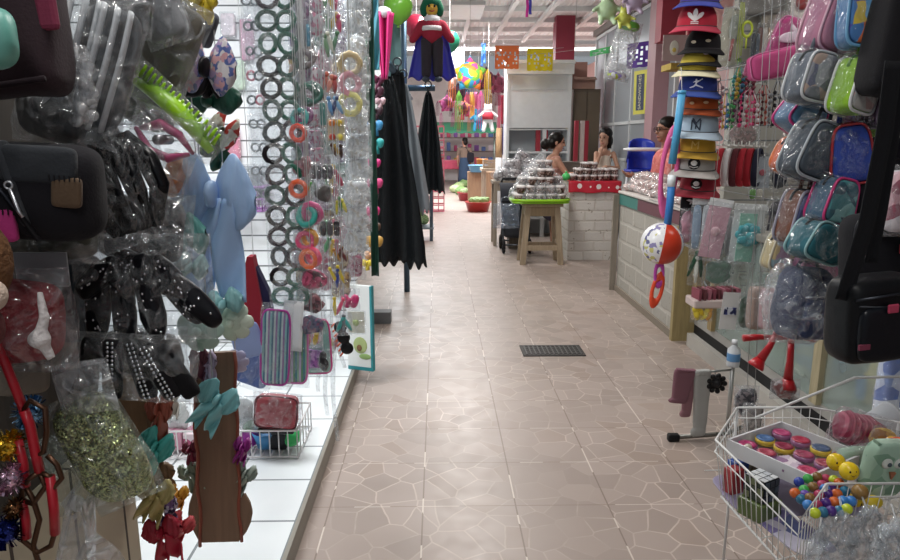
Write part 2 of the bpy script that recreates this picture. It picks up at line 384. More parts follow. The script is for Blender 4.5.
def wall_mat(hx, stain='#8f8a86', sc=2., kind=None):
    m, nt, bs = newmat('painted_wall'); p, s = pos(nt)
    n = N(nt, 'ShaderNodeTexNoise', i_Scale=sc, i_Detail=6., i_Roughness=.6); L(nt, p, n.inputs['Vector'])
    r = N(nt, 'ShaderNodeMapRange', clamp=True); r.inputs[1].default_value = .5; r.inputs[2].default_value = .8; L(nt, n.outputs[0], r.inputs[0])
    col = mixc(nt, mth(nt, 'MULTIPLY', r.outputs[0], .4), lin(hx), lin(stain))
    if kind == 'slat': col = mixc(nt, gridline(nt, s[2], 0., .11, .005), col, lin('#6c7073'))
    L(nt, col, bs.inputs['Base Color']); bs.inputs['Roughness'].default_value = .6; return m

b = MB(); b.box((1.5, 12, -.05), (9, 30, .1)); struct('floor', b, floor_mat())
b = MB(); b.box((-1.78, 2.2, .045), (2.44, 5.2, .09)); b2 = struct('floor_tile_step', b, white_tile_mat())
b = MB(); b.box((-.552, 2.2, .043), (.016, 5.2, .094)); struct('trim_1', b, M('#8f8a80', 'plain', .6))

# drain cover in the aisle
t = thing('drain_cover', 'dark grey steel drain cover set in the pink aisle tiles', 'drain cover', flo(552, 351))
c0 = t.location
b = MB(); b.box((0, 0, .004), (.46, .26, .008), bev=.004); obj('frame', b, M('#4c4a49', 'metal', .6), t)
b = MB()
for i in range(13): b.box((-.2+i*.0333, 0, .0095), (.012, .22, .004))
for j in range(5): b.box((0, -.09+j*.045, .0095), (.42, .007, .003))
obj('grating', b, M('#5a5858', 'metal', .55), t)

# ceiling: corrugated sheets on steel purlins, open beyond
def corr_mat():
    m, nt, bs = newmat('corrugated_sheet'); p, s = pos(nt)
    sn = mth(nt, 'SINE', mth(nt, 'MULTIPLY', s[0], 70.)); bump(nt, bs, sn, .5, .02)
    n = N(nt, 'ShaderNodeTexNoise', i_Scale=1.2, i_Detail=4.); L(nt, p, n.inputs['Vector'])
    col = mixc(nt, n.outputs[0], lin('#d9dcdc'), lin('#eceded')); L(nt, col, bs.inputs['Base Color']); bs.inputs['Roughness'].default_value = .5; return m
b = MB(); b.box((1.2, 7.2, 3.74), (8.6, 16.4, .04)); struct('ceiling', b, corr_mat())
k = 0
for yy in (9.9, 10.9, 12.0, 13.1, 14.2, 15.3):
    k += 1; b = MB(); b.box((1.2, yy, 3.69), (8.6, .05, .10)); b.box((1.2, yy+.03, 3.645), (8.6, .1, .012)); struct('trim_%d' % (10+k), b, M('#e2e4e4', 'plain', .6))
for xx in (-.75, -.1, .54, 1.2, 1.83, 2.6):
    k += 1; b = MB(); b.box((xx, 7.2, 3.615), (.07, 16.4, .06)); struct('trim_%d' % (10+k), b, M('#dfe1e1', 'plain', .5))
b = MB(); b.box((1.2, 15.45, 3.5), (8.6, .12, .14)); struct('trim_30', b, M('#d6d8d8', 'plain', .5))
# second roof beyond, higher, with bright translucent sheets
b = MB(); b.box((1.2, 21.5, 4.6), (9, 10, .04)); struct('ceiling_far', b, corr_mat())
# fluorescent fixtures over the aisle
for i, (x, y, z, l, lab) in enumerate([(.45, 11.1, 3.43, 1.2, 'white fluorescent fixture under the grey corrugated roof')]):
    t = thing('ceiling_light', lab, 'light', (x, y, z), group='aisle lights')
    b = MB(); b.box((0, 0, .06), (.5, l+.04, .06), bev=.01); obj('housing', b, M('#e8eaea', 'plain', .5), t)
    b = MB(); b.box((0, 0, .1), (.1, .3, .1)); obj('bracket', b, M('#c9cccc', 'metal', .5), t)

# walls
b = MB(); b.box((1.2, 26.6, 1.9), (9, .1, 3.9)); struct('wall_back', b, wall_mat('#e6e4e2'))
b = MB(); b.box((-1.62, 4.86, 1.9), (2.05, .08, 3.62)); struct('wall_stall_back', b, wall_mat('#eff2f4', kind='slat'))
b = MB(); b.box((-2.95, 10, 1.9), (.1, 32, 3.7)); struct('wall_left', b, wall_mat('#c9cccb'))
b = MB(); b.box((-.98, 8.5, 1.9), (.06, 6.9, 3.62)); struct('wall_left_stall', b, wall_mat('#a9b4b5'))
b = MB(); b.box((4.6, 10, 1.9), (.1, 32, 3.7)); struct('wall_right', b, wall_mat('#e3b9b4', '#c99b95'))
b = MB(); b.box((3.25, 5.15, 1.9), (2.2, .08, 3.62)); struct('wall_right_stall', b, wall_mat('#a7a59c', kind='slat'))
b = MB(); b.box((3.9, 2.4, 1.9), (.08, 5.4, 3.62)); struct('wall_right_stall_side', b, wall_mat('#77736c'))
# partition of metal and frosted glass behind the sweet sellers
X = 2.72
b = MB(); b.box((X, 10.05, .62), (.05, 4.1, 1.24)); struct('wall_partition', b, wall_mat('#b9bec2'))
def frost(hx):
    m, nt, bs = newmat('frosted_pane'); out = nt.nodes['Material Output']; tr = N(nt, 'ShaderNodeBsdfTranslucent'); tr.inputs[0].default_value = lin(hx); bs.inputs['Base Color'].default_value = lin(hx); bs.inputs['Roughness'].default_value = .2
    mx = N(nt, 'ShaderNodeMixShader', i_0=.55); L(nt, tr.outputs[0], mx.inputs[1]); L(nt, bs.outputs[0], mx.inputs[2]); L(nt, mx.outputs[0], out.inputs[0]); return m
FR = frost('#c3cad0')
ys = [8.0, 8.9, 9.8, 10.7, 11.4, 12.1]; n = 0
for a, c in zip(ys[:-1], ys[1:]):
    for z0, z1 in ((1.27, 1.76), (1.8, 3.2)):
        n += 1; b = MB(); b.box((X, (a+c)/2, (z0+z1)/2), (.012, c-a-.03, z1-z0)); o = struct('window_%d' % n, b, FR)
b = MB()
for y in ys: b.box((X, y, 2.22), (.05, .04, 2.0))
for z in (1.255, 1.78, 3.22): b.box((X, 10.05, z), (.05, 4.14, .045))
struct('trim_40', b, M('#d9dcde', 'plain', .4))
b = MB(); b.box((X-.02, 10.05, 3.3), (.1, 4.2, .1)); struct('trim_41', b, M('#7d7470', 'plain', .6))
# dark red pillar behind the white kiosk and the dusty rose pillar by the caps
b = MB(); b.box((2.3, 13.0, 1.9), (.34, .34, 3.7)); b.box((2.3, 13.0, 2.62), (.36, .36, .03)); struct('pillar_1', b, wall_mat('#8e3245', '#7a2a3a'))
b = MB(); b.box((2.64, 8.4, 1.9), (.2, .3, 3.7)); struct('pillar_2', b, wall_mat('#a9848a', '#8b676d'))
b = MB(); b.box((2.45, 7.5, 3.15), (.26, .2, 1.2)); b.box((2.66, 7.55, 2.0), (.04, .04, 1.1)); struct('trim_42', b, wall_mat('#a53b4c', '#8c3040'))
# plank-clad end of the near stall
def plank_mat():
    m, nt, bs = newmat('cream_boards'); p, s = pos(nt); n = N(nt, 'ShaderNodeTexNoise', i_Scale=5., i_Detail=5.); L(nt, p, n.inputs['Vector'])
    col = mixc(nt, n.outputs[0], lin('#bdb59c'), lin('#d6cfb8')); col = mixc(nt, gridline(nt, s[1], .06, .17, .004), col, lin('#3b3126')); L(nt, col, bs.inputs['Base Color']); return m
b = MB(); b.box((-.98, .76, .5), (.7, 1.08, 1.0)); struct('wall_stall_end', b, plank_mat())
b = MB(); b.box((-.98, .72, 1.9), (.66, .98, 1.8)); struct('wall_stall_end_upper', b, M('#4a4540', 'wood'))
# ================================================================ PEOPLE
def capsule(mb, a, b, r0, r1, n=12):
    a, b = Vector(a), Vector(b); d = b-a
    pts, rad = [], []
    for k in range(5):
        an = PI/2*(1-k/4); pts.append(a-d.normalized()*r0*math.sin(an)); rad.append(max(.001, r0*math.cos(an)))
    for k in range(5):
        an = PI/2*k/4; pts.append(b+d.normalized()*r1*math.sin(an)); rad.append(max(.001, r1*math.cos(an)))
    mb.tube(pts, rad, n)
def fuse(o, vox=.009, it=3):
    r = o.modifiers.new('remesh', 'REMESH'); r.mode = 'VOXEL'; r.voxel_size = vox; r.use_smooth_shade = True
    s = o.modifiers.new('smooth', 'SMOOTH'); s.iterations = it; s.factor = .5
    return o
def hand_segs(mb, wrist, dirv, side, size=1.):
    """palm, four fingers of different lengths with a bend, thumb from the side of the palm"""
    w_ = Vector(wrist); d = Vector(dirv).normalized(); s = (Vector(side)-d*Vector(side).dot(d)).normalized(); nrm = d.cross(s)
    capsule(mb, w_, w_+d*.075*size, .022*size, .03*size)
    for k, ln in enumerate((.062, .072, .067, .052)):
        o = w_+d*.085*size+s*(-.03+.02*k)*size; m1 = o+d*ln*.55*size-nrm*.006; e = m1+d*ln*.4*size-nrm*ln*.35*size
        capsule(mb, o-d*.02, m1, .0095*size, .009*size, 8); capsule(mb, m1, e, .009*size, .0075*size, 8)
    o = w_+d*.03*size-s*.03*size; m1 = o-s*.025*size+d*.03*size; capsule(mb, o, m1, .011*size, .010*size, 8); capsule(mb, m1, m1+d*.03*size-s*.004, .010*size, .008*size, 8)
def head_segs(mb, c, f, s=1.):
    """skull, jaw, nose, ears, lips; c centre of the head, f facing direction"""
    f = Vector(f).normalized(); r = f.cross(Vector((0, 0, 1))).normalized(); u = r.cross(f); c = Vector(c)
    fr = Matrix((r, f, u)).transposed().to_4x4(); fr.translation = c
    mb.ell((0, -.008*s, .03*s), (.074*s, .094*s, .088*s), fr); mb.ell((0, .022*s, -.045*s), (.056*s, .066*s, .07*s), fr); mb.ell((0, .062*s, -.09*s), (.03*s, .026*s, .024*s), fr, 10, 8)
    mb.ell((0, .096*s, -.022*s), (.014*s, .022*s, .016*s), fr, 10, 8); mb.ell((0, .09*s, 0), (.009*s, .016*s, .03*s), fr, 10, 8); mb.ell((0, .082*s, -.06*s), (.024*s, .013*s, .010*s), fr, 10, 8)
    for q in (-1, 1): mb.ell((q*.076*s, -.008*s, -.012*s), (.01*s, .02*s, .032*s), fr, 10, 8); mb.ell((q*.03*s, .073*s, .028*s), (.022*s, .012*s, .01*s), fr, 10, 8)
    return fr
def face_parts(root, fr, s=1.):
    for q in (-1, 1):
        b = MB(); b.ell((q*.03*s, .0815*s, .012*s), (.013*s, .008*s, .007*s), fr, 10, 8); obj('eye', b, M('#1d1512', 'plastic'), root)
        b = MB(); b.tube([fr @ Vector((q*x*s, y*s, z*s)) for x, y, z in ((.014, .088, .032), (.03, .085, .036), (.048, .072, .03))], .0035*s, 6); obj('eyebrow', b, M('#211713', 'fur'), root)
    b = MB(); b.tube([fr @ Vector((x*s, y*s, -.06*s)) for x, y in ((-.022, .084), (0, .0955), (.022, .084))], .005*s, 6); obj('lips', b, M('#a85a55', 'plain', .5), root)
SKIN = M('#c08f78', 'plain', .5); HAIR = M('#17110f', 'satin')

def woman_at_counter():
    h = at(557, 142, 9.75); t = thing('person', 'woman in pale pink sleeveless top, dark hair in a bun, reaching over the counter', 'person', (h.x, h.y, 0))
    z = h.z; f = Vector((.93, -.12, -.18)); b = MB(); fr = head_segs(b, (0, 0, z), f, 1.12)
    sh = z-.21
    capsule(b, (0.01, 0, z-.06), (-.03, .01, sh-.02), .048, .055)
    capsule(b, (-.04, 0, sh-.07), (-.05, .0, sh-.33), .12, .125); b.ell((-.04, 0, sh-.1), (.11, .19, .12)); capsule(b, (-.05, .0, sh-.42), (-.04, 0, sh-.52), .13, .15)
    for q in (-1, 1):
        a = Vector((-.02, q*.17, sh-.04)); e = a+Vector((.16, q*.03, -.22)); wv = e+Vector((.24, -.04*q-.04, .03))
        capsule(b, a, e, .05, .038); capsule(b, e, wv, .037, .025); hand_segs(b, wv, wv-e, (0, 1, .1), 1.)
        hp = Vector((-.04, q*.09, sh-.52)); kn = hp+Vector((.03, 0, -.38)); an = Vector((.0, q*.1, .08)); capsule(b, hp, kn, .085, .06); capsule(b, kn, an, .056, .036); capsule(b, an, an+Vector((.14, 0, -.04)), .036, .03)
    fuse(obj('body', b, SKIN, t)); face_parts(t, fr, 1.12)
    b = MB(); b.ell((-.015, 0, z+.045), (.112, .1, .1)); b.ell((-.07, 0, z-.01), (.08, .095, .09)); b.ell((-.16, .01, z-.03), (.075, .07, .08)); fuse(obj('hair', b, HAIR, t), .008)
    b = MB(); capsule(b, (-.04, 0, sh-.12), (-.05, 0, sh-.34), .128, .135); b.ell((-.04, 0, sh-.14), (.118, .178, .1)); capsule(b, (-.05, 0, sh-.42), (-.04, 0, sh-.55), .14, .17)
    for q in (-1, 1): b.tube([(.04, q*.1, sh-.1), (.02, q*.11, sh+.005), (-.08, q*.1, sh+.0), (-.13, q*.09, sh-.1)], .014, 8)
    fuse(obj('top', b, M('#d9a59b', 'cloth'), t))
    b = MB()
    capsule(b, (-.04, 0, sh-.6), (0, 0, .62), .2, .24); fuse(obj('skirt', b, M('#55506a', 'cloth'), t), .012)
def girl():
    h = at(605, 138, 9.9); t = thing('person', 'little girl with long dark hair in a cream sleeveless dress, hand at her mouth', 'person', (h.x, h.y, 0))
    z = h.z; s = 1.08; f = Vector((-.62, -.75, -.1)); b = MB(); fr = head_segs(b, (0, 0, z), f, s); sh = z-.18
    capsule(b, (0, 0, z-.06), (.0, .01, sh), .036, .042); capsule(b, (.0, 0, sh-.06), (.02, .02, sh-.28), .085, .09); b.ell((0, 0, sh-.06), (.135, .085, .075))
    a = Vector((-.12, -.02, sh-.04)); e = a+Vector((-.03, -.12, -.18)); wv = e+Vector((.06, -.02, .19)); capsule(b, a, e, .036, .03); capsule(b, e, wv, .029, .02); hand_segs(b, wv, Vector((.1, .05, .5)), (.6, -.5, 0), .78)
    a = Vector((.13, -.01, sh-.04)); e = a+Vector((.05, -.1, -.2)); wv = e+Vector((-.17, -.12, .02)); capsule(b, a, e, .036, .03); capsule(b, e, wv, .029, .02); hand_segs(b, wv, wv-e, (.3, -.9, 0), .78)
    for q in (-1, 1):
        hp = Vector((.02+q*.06, .02, sh-.36)); kn = hp+Vector((0, -.02, -.36)); an = Vector((.02+q*.06, .02, .45)); capsule(b, hp, kn, .07, .05); capsule(b, kn, an, .045, .03); capsule(b, an, an+Vector((0, -.11, -.03)), .03, .025)
    fuse(obj('body', b, M('#bd9079', 'plain', .5), t), .008); face_parts(t, fr, s)
    b = MB(); m = fr; b.ell((0, -.025*s, .055*s), (.09*s, .1*s, .085*s), m); b.ell((0, -.06*s, -.04*s), (.085*s, .06*s, .11*s), m); capsule(b, m @ Vector((.03, -.07, -.05)), m @ Vector((.05, -.07, -.27)), .06, .035); capsule(b, m @ Vector((-.07*s, .0, .0)), m @ Vector((-.075, -.01, -.13)), .03, .02)
    fuse(obj('hair', b, HAIR, t), .008)
    b = MB(); capsule(b, (.0, 0, sh-.1), (.02, .02, sh-.26), .095, .1); capsule(b, (.02, .02, sh-.3), (.02, .02, sh-.5), .12, .19)
    for q in (-1, 1): b.tube([(q*.07, -.07, sh-.08), (q*.085, -.02, sh+.02), (q*.07, .06, sh-.06)], .014, 8)
    fuse(obj('dress', b, M('#e4d6c6', 'cloth'), t))
    b = MB(); b.box((.02, .02, .28), (.3, .3, .56)); o = obj('box_stool', b, M('#8d7b63', 'wood')); tag(o, 'wooden box seat under the little girl behind the counter', 'box', None); o.location = (h.x, h.y+.02, 0)
def vendor():
    h = at(660, 130, 7.22); t = thing('person', 'vendor with short black hair and glasses in a coral shirt, facing sideways', 'person', (h.x+.06, h.y, 0))
    z = h.z; s = 1.05; f = Vector((-.96, -.22, -.06)); b = MB(); fr = head_segs(b, (0, 0, z), f, s); sh = z-.23
    capsule(b, (.01, 0, z-.07), (.03, 0, sh), .05, .06); capsule(b, (.03, 0, sh-.1), (.03, 0, sh-.42), .135, .14); b.ell((.03, 0, sh-.08), (.12, .2, .1)); capsule(b, (.03, 0, sh-.42), (.03, 0, sh-.55), .14, .15)
    for q in (-1, 1):
        a = Vector((.03, q*.19, sh-.05)); e = a+Vector((-.06, q*.03, -.27)); wv = e+Vector((-.22, -.02*q, .06)); capsule(b, a, e, .052, .042); capsule(b, e, wv, .04, .028); hand_segs(b, wv, wv-e, (0, 1, 0), 1.)
        hp = Vector((.03, q*.09, sh-.55)); kn = hp+Vector((-.01, 0, -.4)); an = Vector((.03, q*.1, .08)); capsule(b, hp, kn, .09, .062); capsule(b, kn, an, .056, .04); capsule(b, an, an+Vector((-.15, 0, -.04)), .04, .034)
    fuse(obj('body', b, M('#a87762', 'plain', .5), t)); face_parts(t, fr, s)
    b = MB(); b.ell((0, -.022*s, .055*s), (.088*s, .1*s, .082*s), fr); b.ell((0, -.06*s, 0), (.08*s, .055*s, .085*s), fr); fuse(obj('hair', b, HAIR, t), .008)
    b = MB()
    for q in (-1, 1):
        b.torus(.024*s, .003, fr @ T(q*.031*s, .098*s, .012*s), 16, 6); b.tube([fr @ Vector((q*.055*s, .092*s, .015*s)), fr @ Vector((q*.084*s, 0, .005*s))], .003, 6)
    b.tube([fr @ Vector((-.008, .105*s, .014)), fr @ Vector((.008, .105*s, .014))], .003, 6); obj('glasses', b, M('#1c1a1a', 'plastic'), t)
    b = MB(); capsule(b, (.03, 0, sh-.09), (.03, 0, sh-.42), .148, .155); b.ell((.03, 0, sh-.075), (.13, .212, .1)); capsule(b, (.03, 0, sh-.42), (.03, 0, sh-.56), .155, .165)
    for q in (-1, 1):
        a = Vector((.03, q*.19, sh-.05)); capsule(b, a, a+Vector((-.04, q*.02, -.17)), .066, .06)
    fuse(obj('shirt', b, PRINT(['#d97f78', '#d8756f', '#e39a93', '#c96a66'], 26.), t))
    b = MB()
    for q in (-1, 1):
        hp = Vector((.03, q*.09, sh-.58)); kn = hp+Vector((-.01, 0, -.38)); capsule(b, hp, kn, .105, .08); capsule(b, kn, (.03, q*.1, .14), .078, .065)
    fuse(obj('trousers', b, M('#2c3140', 'cloth'), t), .012)
def walker():
    p = at(463, 186, 23.0); t = thing('person', 'dark-haired person in a tan top and long blue skirt standing far down the aisle', 'person', (p.x+.05, 23.2, 0))
    b = MB(); f = Vector((-.5, .85, 0)); z = 1.48; fr = head_segs(b, (0, 0, z), f, 1.1); sh = 1.27
    capsule(b, (0, 0, z-.06), (0, 0, sh), .05, .055); capsule(b, (0, 0, sh-.1), (0, .0, .92), .13, .13); b.ell((0, 0, sh-.07), (.2, .12, .1))
    for q in (-1, 1):
        a = Vector((q*.18, 0, sh-.05)); e = a+Vector((q*.05, .02, -.26)); wv = e+Vector((q*-.02, .1, -.2)); capsule(b, a, e, .05, .04); capsule(b, e, wv, .04, .028); hand_segs(b, wv, wv-e, (0, 1, 0))
        hp = Vector((q*.09, 0, .84)); kn = Vector((q*.1, q*.06, .46)); an = Vector((q*.1, q*.12-.04, .09)); capsule(b, hp, kn, .09, .06); capsule(b, kn, an, .055, .038); capsule(b, an, an+Vector((-.07, .12, -.05)), .036, .03)
    fuse(obj('body', b, SKIN, t), .012); face_parts(t, fr, 1.1)
    b = MB(); b.ell((0, -.03, .05), (.095, .105, .09), fr); b.ell((0, -.07, -.03), (.09, .06, .1), fr); fuse(obj('hair', b, HAIR, t), .012)
    b = MB(); capsule(b, (0, 0, sh-.1), (0, .0, .92), .145, .15); b.ell((0, 0, sh-.07), (.215, .135, .1))
    for q in (-1, 1): capsule(b, (q*.18, 0, sh-.05), (q*.225, .015, sh-.22), .065, .058)
    fuse(obj('top', b, M('#7d6a5e', 'cloth'), t), .012)
    b = MB(); b.lathe([(.15, .95), (.17, .85), (.19, .6), (.2, .35), (.23, .12), (.21, .12), (.15, .9)], n=24); obj('skirt', b, M('#31455f', 'cloth'), t)
    b = MB(); b.sup((.2, -.1, .95), (.12, .05, .17), .5, .5); b.tube([(.15, -.12, 1.1), (.05, -.1, sh+.02), (-.1, .05, sh+.03), (-.12, .13, 1.1)], .015, 8); obj('shoulder_bag', b, M('#26242b', 'cloth'), t)
woman_at_counter(); girl(); vendor(); walker()

# ================================================================ SWEET SELLERS
WHITE_BR = brick_mat('#dad7d0', '#c9c4bb', 1.9, .85, .35); BLOCK = brick_mat('#b0aca4', '#bab6ae', 1.35, .7, .25)
# counter 1: white painted brick
p0 = flo(567, 260); CX0, CY0 = p0.x, p0.y
t = thing('sweet_counter', 'white painted brick counter under the red flowered oilcloth', 'counter', (CX0, CY0, 0))
cw = .62
b = MB(); b.box((cw/2, .3, .49), (cw, .6, .98)); obj('brick_body', b, WHITE_BR, t)
b = MB(); b.box((cw/2, .3, 1.0), (cw+.02, .62, .04)); obj('top_slab', b, M('#b9b2a6', 'plain', .7), t)
def dots_mat():
    m, nt, bs = newmat('red_flowered_oilcloth'); tc = N(nt, 'ShaderNodeTexCoord'); v = N(nt, 'ShaderNodeTexVoronoi', i_Scale=8.5, i_Randomness=.3); L(nt, tc.outputs['Object'], v.inputs['Vector'])
    d = v.outputs['Distance']; a = mth(nt, 'LESS_THAN', d, .42); r2 = mth(nt, 'LESS_THAN', d, .26); r3 = mth(nt, 'LESS_THAN', d, .13)
    c = mixc(nt, a, lin('#c22b3c'), lin('#efe8e4')); c = mixc(nt, r2, c, lin('#c9a9a2')); c = mixc(nt, r3, c, lin('#f3efe9')); L(nt, c, bs.inputs['Base Color']); bs.inputs['Roughness'].default_value = .3; return m
b = MB(); zt = 1.025
def cl(u, v):
    # over the slab and down its front
    x = -.02+u*(cw+.06)
    if v < .5: return (x, .62-(v/.5)*.65, zt)
    k = (v-.5)/.5; return (x, -.03-.006*math.sin(u*17)-.01*k, zt-k*.145+.008*math.sin(u*11)*k)
b.sheet(cl, 26, 24, .004); o = obj('tablecloth', b, dots_mat()); tag(o, 'red oilcloth with white round flowers over the brick counter', 'tablecloth'); o.location = (CX0, CY0, 0)

# candy jars: brown sweets in clear cups, knotted in film
JARB = PRINT(['#3d2a24', '#6b4c42', '#4a342d', '#8d776e', '#c7bcb8'], 60., rough=.3)
def jar(lab, grp, k=1.):
    t = thing('candy_cup', lab, 'sweets', group=grp)
    b = MB(); b.lathe([(.0, 0), (.032*k, 0), (.037*k, .03*k), (.039*k, .05*k), (.0, .052*k)], n=14); obj('cup', b, JARB, t)
    b = MB(); b.lathe([(.041*k, .045*k), (.043*k, .05*k), (.043*k, .06*k), (.03*k, .066*k), (0, .067*k)], n=14); obj('lid', b, M('#d6cfcd', 'film'), t)
    return t
# stool with the lime tray
sp = flo(541, 264); ST = thing('wooden_stool', 'rough pale wooden stool carrying the lime green tray', 'stool', (sp.x, sp.y+.13, 0)); SZ = .77
WD = M('#a3927a', 'wood')
b = MB(); b.box((0, 0, SZ-.02), (.50, .40, .04), bev=.006); obj('seat', b, WD, ST)
b = MB(); b.box((0, -.15, SZ-.10), (.42, .025, .12)); b.box((0, .15, SZ-.10), (.42, .025, .12)); b.box((-.2, 0, SZ-.10), (.025, .28, .12)); b.box((.2, 0, SZ-.10), (.025, .28, .12)); obj('apron', b, M('#978468', 'wood'), ST)
for sx in (-1, 1):
    for sy in (-1, 1):
        b = MB(); q = [(sx*.18, sy*.135), (sx*.24, sy*.17)]; h_ = .035
        vs = [(q[1][0]+i*h_, q[1][1]+j*h_*.8, 0) for i, j in ((-1, -1), (1, -1), (1, 1), (-1, 1))]+[(q[0][0]+i*h_, q[0][1]+j*h_*.8, SZ-.04) for i, j in ((-1, -1), (1, -1), (1, 1), (-1, 1))]
        b.add(vs, [(3, 2, 1, 0), (4, 5, 6, 7)]+[(i, (i+1) % 4, 4+(i+1) % 4, 4+i) for i in range(4)], False); obj('leg', b, WD, ST)
for sy in (-1, 1):
    b = MB(); b.box((0, sy*.165, .21), (.44, .03, .06)); obj('stretcher', b, WD, ST)
for sx in (-1, 1):
    b = MB(); b.box((sx*.215, 0, .27), (.03, .3, .05)); obj('stretcher', b, WD, ST)
tr = thing('serving_tray', 'lime green plastic tray of candy cups on the wooden stool', 'tray', (sp.x-.03, sp.y+.1, SZ))
b = MB(); b.sup((0, 0, 0), (.36, .012, .235), .3, .35, T(0, 0, .012) @ Rx(PI/2)); obj('base', b, M('#86c41f', 'plastic'), tr)
b = MB(); b.tube([(math.copysign(abs(math.cos(a))**.5, math.cos(a))*.365, math.copysign(abs(math.sin(a))**.5, math.sin(a))*.24, .04) for a in [i*2*PI/36 for i in range(36)]], .012, 8, True, flat=1.6); obj('rim', b, M('#97d12c', 'plastic'), tr)
proto = jar('candy cup with brown sweets stacked in the heap on the lime tray', 'candy cups on the lime tray', 1.5)
first = True; rnd = random.Random(3)
def put(loc, rot=None):
    global first
    if first: proto.location = loc; first = False; proto.rotation_euler = rot or (0, 0, 0)
    else: dup(proto, loc, rot=rot or (0, 0, rnd.random()*6))
for j in range(3):
    for i in range(5):
        x = -.27+i*.132+(j % 2)*.012; y = -.145+j*.138; hgt = [2, 3, 4, 4, 2][i]+(1 if j == 1 else 0)
        for k in range(hgt): put((sp.x-.03+x+rnd.uniform(-.006, .006)-(x*.09*k), sp.y+.1+y+rnd.uniform(-.006, .006), SZ+.026+k*.1012), (rnd.uniform(-.05, .05), rnd.uniform(-.05, .05), rnd.random()*6))
t = thing('film_cover', 'crumpled clear film drawn over the candy cups on the lime tray', 'plastic cover', (sp.x-.03, sp.y+.1, SZ+.03))
b = MB()
def cov(u, v):
    a = u*2*PI; n_ = noise.noise(Vector((math.cos(a)*3, math.sin(a)*3, v*5)))
    r = lerp(1.06, .16, v**1.5)+n_*.09; return (math.cos(a)*.36*r, math.sin(a)*.23*r, .50*v**.85+.02*n_)
b.grid(cov, 48, 16, True); obj('film', b, CELLO(.36), t)
b = MB(); b.ell((0, 0, .53), (.05, .035, .05)); obj('knot', b, CELLO(.4), t)

# candy bags in heaps on counter 1
proto2 = jar('brown candy cup in the heap on the red oilcloth', 'candy cups on the brick counter', 1.15); first2 = True
for j in range(4):
    for i in range(7):
        for k in range([1, 2, 3, 3, 2, 2, 2][i]-(1 if j == 3 else 0)):
            loc = (CX0+.06+i*.088+rnd.uniform(-.01, .01), CY0+.08+j*.115+rnd.uniform(-.01, .01), 1.029+k*.078); rot = (rnd.uniform(-.08, .08), rnd.uniform(-.08, .08), rnd.random()*6)
            if first2: proto2.location = loc; first2 = False
            else: dup(proto2, loc, rot=rot)
p = at(582, 169, CY0+.1); b = MB(); b.ell((0, 0, .05), (.055, .05, .05)); b.tube([(0, 0, .095), (.005, 0, .12)], .014, 8); o = obj('lime_ball', b, M('#4fc66a', 'plastic')); tag(o, 'bright green plastic ball at the heap of brown candy cups', 'ball'); o.location = (CX0-.05, CY0-.0, 1.03)

# counter 2: grey block counter along the aisle
A = flo(616, 290); Bq = flo(684, 339); CT = 1.04
t = thing('block_counter', 'grey painted block counter with teal and maroon band, heaped with pink sweets', 'counter', (A.x, A.y, 0))
ln = A.y-Bq.y; dpt = .34
b = MB(); b.box((dpt/2, -ln/2, .45), (dpt, ln, .90)); obj('block_body', b, BLOCK, t)
for q, (y0, y1, c) in enumerate(((0, -ln*.36, '#3f7f78'), (-ln*.36, -ln, '#6d3f4b'))):
    b = MB(); b.box((dpt/2-.004, (y0+y1)/2, .955), (dpt+.016, y1-y0 if y1 > y0 else y0-y1, .105)); obj('band', b, M(c, 'plain', .5), t)
b = MB(); b.box((dpt/2, -ln/2, CT-.015), (dpt+.05, ln+.03, .025), bev=.006); obj('top_slab', b, M('#d5cfca', 'plain', .5), t)
b = MB(); b.box((-.04, .015, .5), (.06, .035, 1.0)); obj('end_post', b, M('#8f867a', 'wood'), t)
b = MB(); b.box((-.012, -ln/2, .03), (.02, ln, .06)); obj('kerb', b, M('#8a7f72', 'plain', .8), t)
b = MB(); b.box((dpt/2-.02, -ln-.03, .45), (dpt+.04, .05, .9)); obj('end_panel', b, M('#a59468', 'wood'), t)
# pink wafer bags
def candy_bag(lab, grp, w_, h_, d_, c):
    t = thing('sweets_bag', lab, 'bag of sweets', group=grp); b = MB(); b.sup((0, 0, 0), (w_/2, d_/2, h_/2), .8, .7, nz=.02, ns=22.); obj('sweets', b, c, t)
    b = MB(); b.bag(w_*1.2, h_*1.25, d_*1.15, crush=.35, nu=12, nv=12); obj('clear_bag', b, CELLO(.2), t); return t
PK = PRINT(['#d7b3ac', '#c9a09c', '#e3cbc4', '#b98d88', '#ece0dc'], 55., rough=.45)
cb_ = candy_bag('clear bag of pink wafer sweets in the heap on the block counter', 'bags of pink sweets on the block counter', .17, .11, .07, PK); first3 = True
for lay, n_ in ((0, 9), (1, 7), (2, 4)):
    for i in range(n_):
        for j in range(2 if lay < 2 else 1):
            loc = (A.x+.08+j*.17+lay*.02+rnd.uniform(-.01, .01), A.y-.1-(i+lay*.7)*.172*ln/1.7, CT+.04+lay*.062); rot = (PI/2+rnd.uniform(-.25, .25), rnd.uniform(-.2, .2), rnd.uniform(-.6, .6)+PI/2)
            if first3: cb_.location = loc; cb_.rotation_euler = rot; first3 = False
            else: dup(cb_, loc, rot=rot)
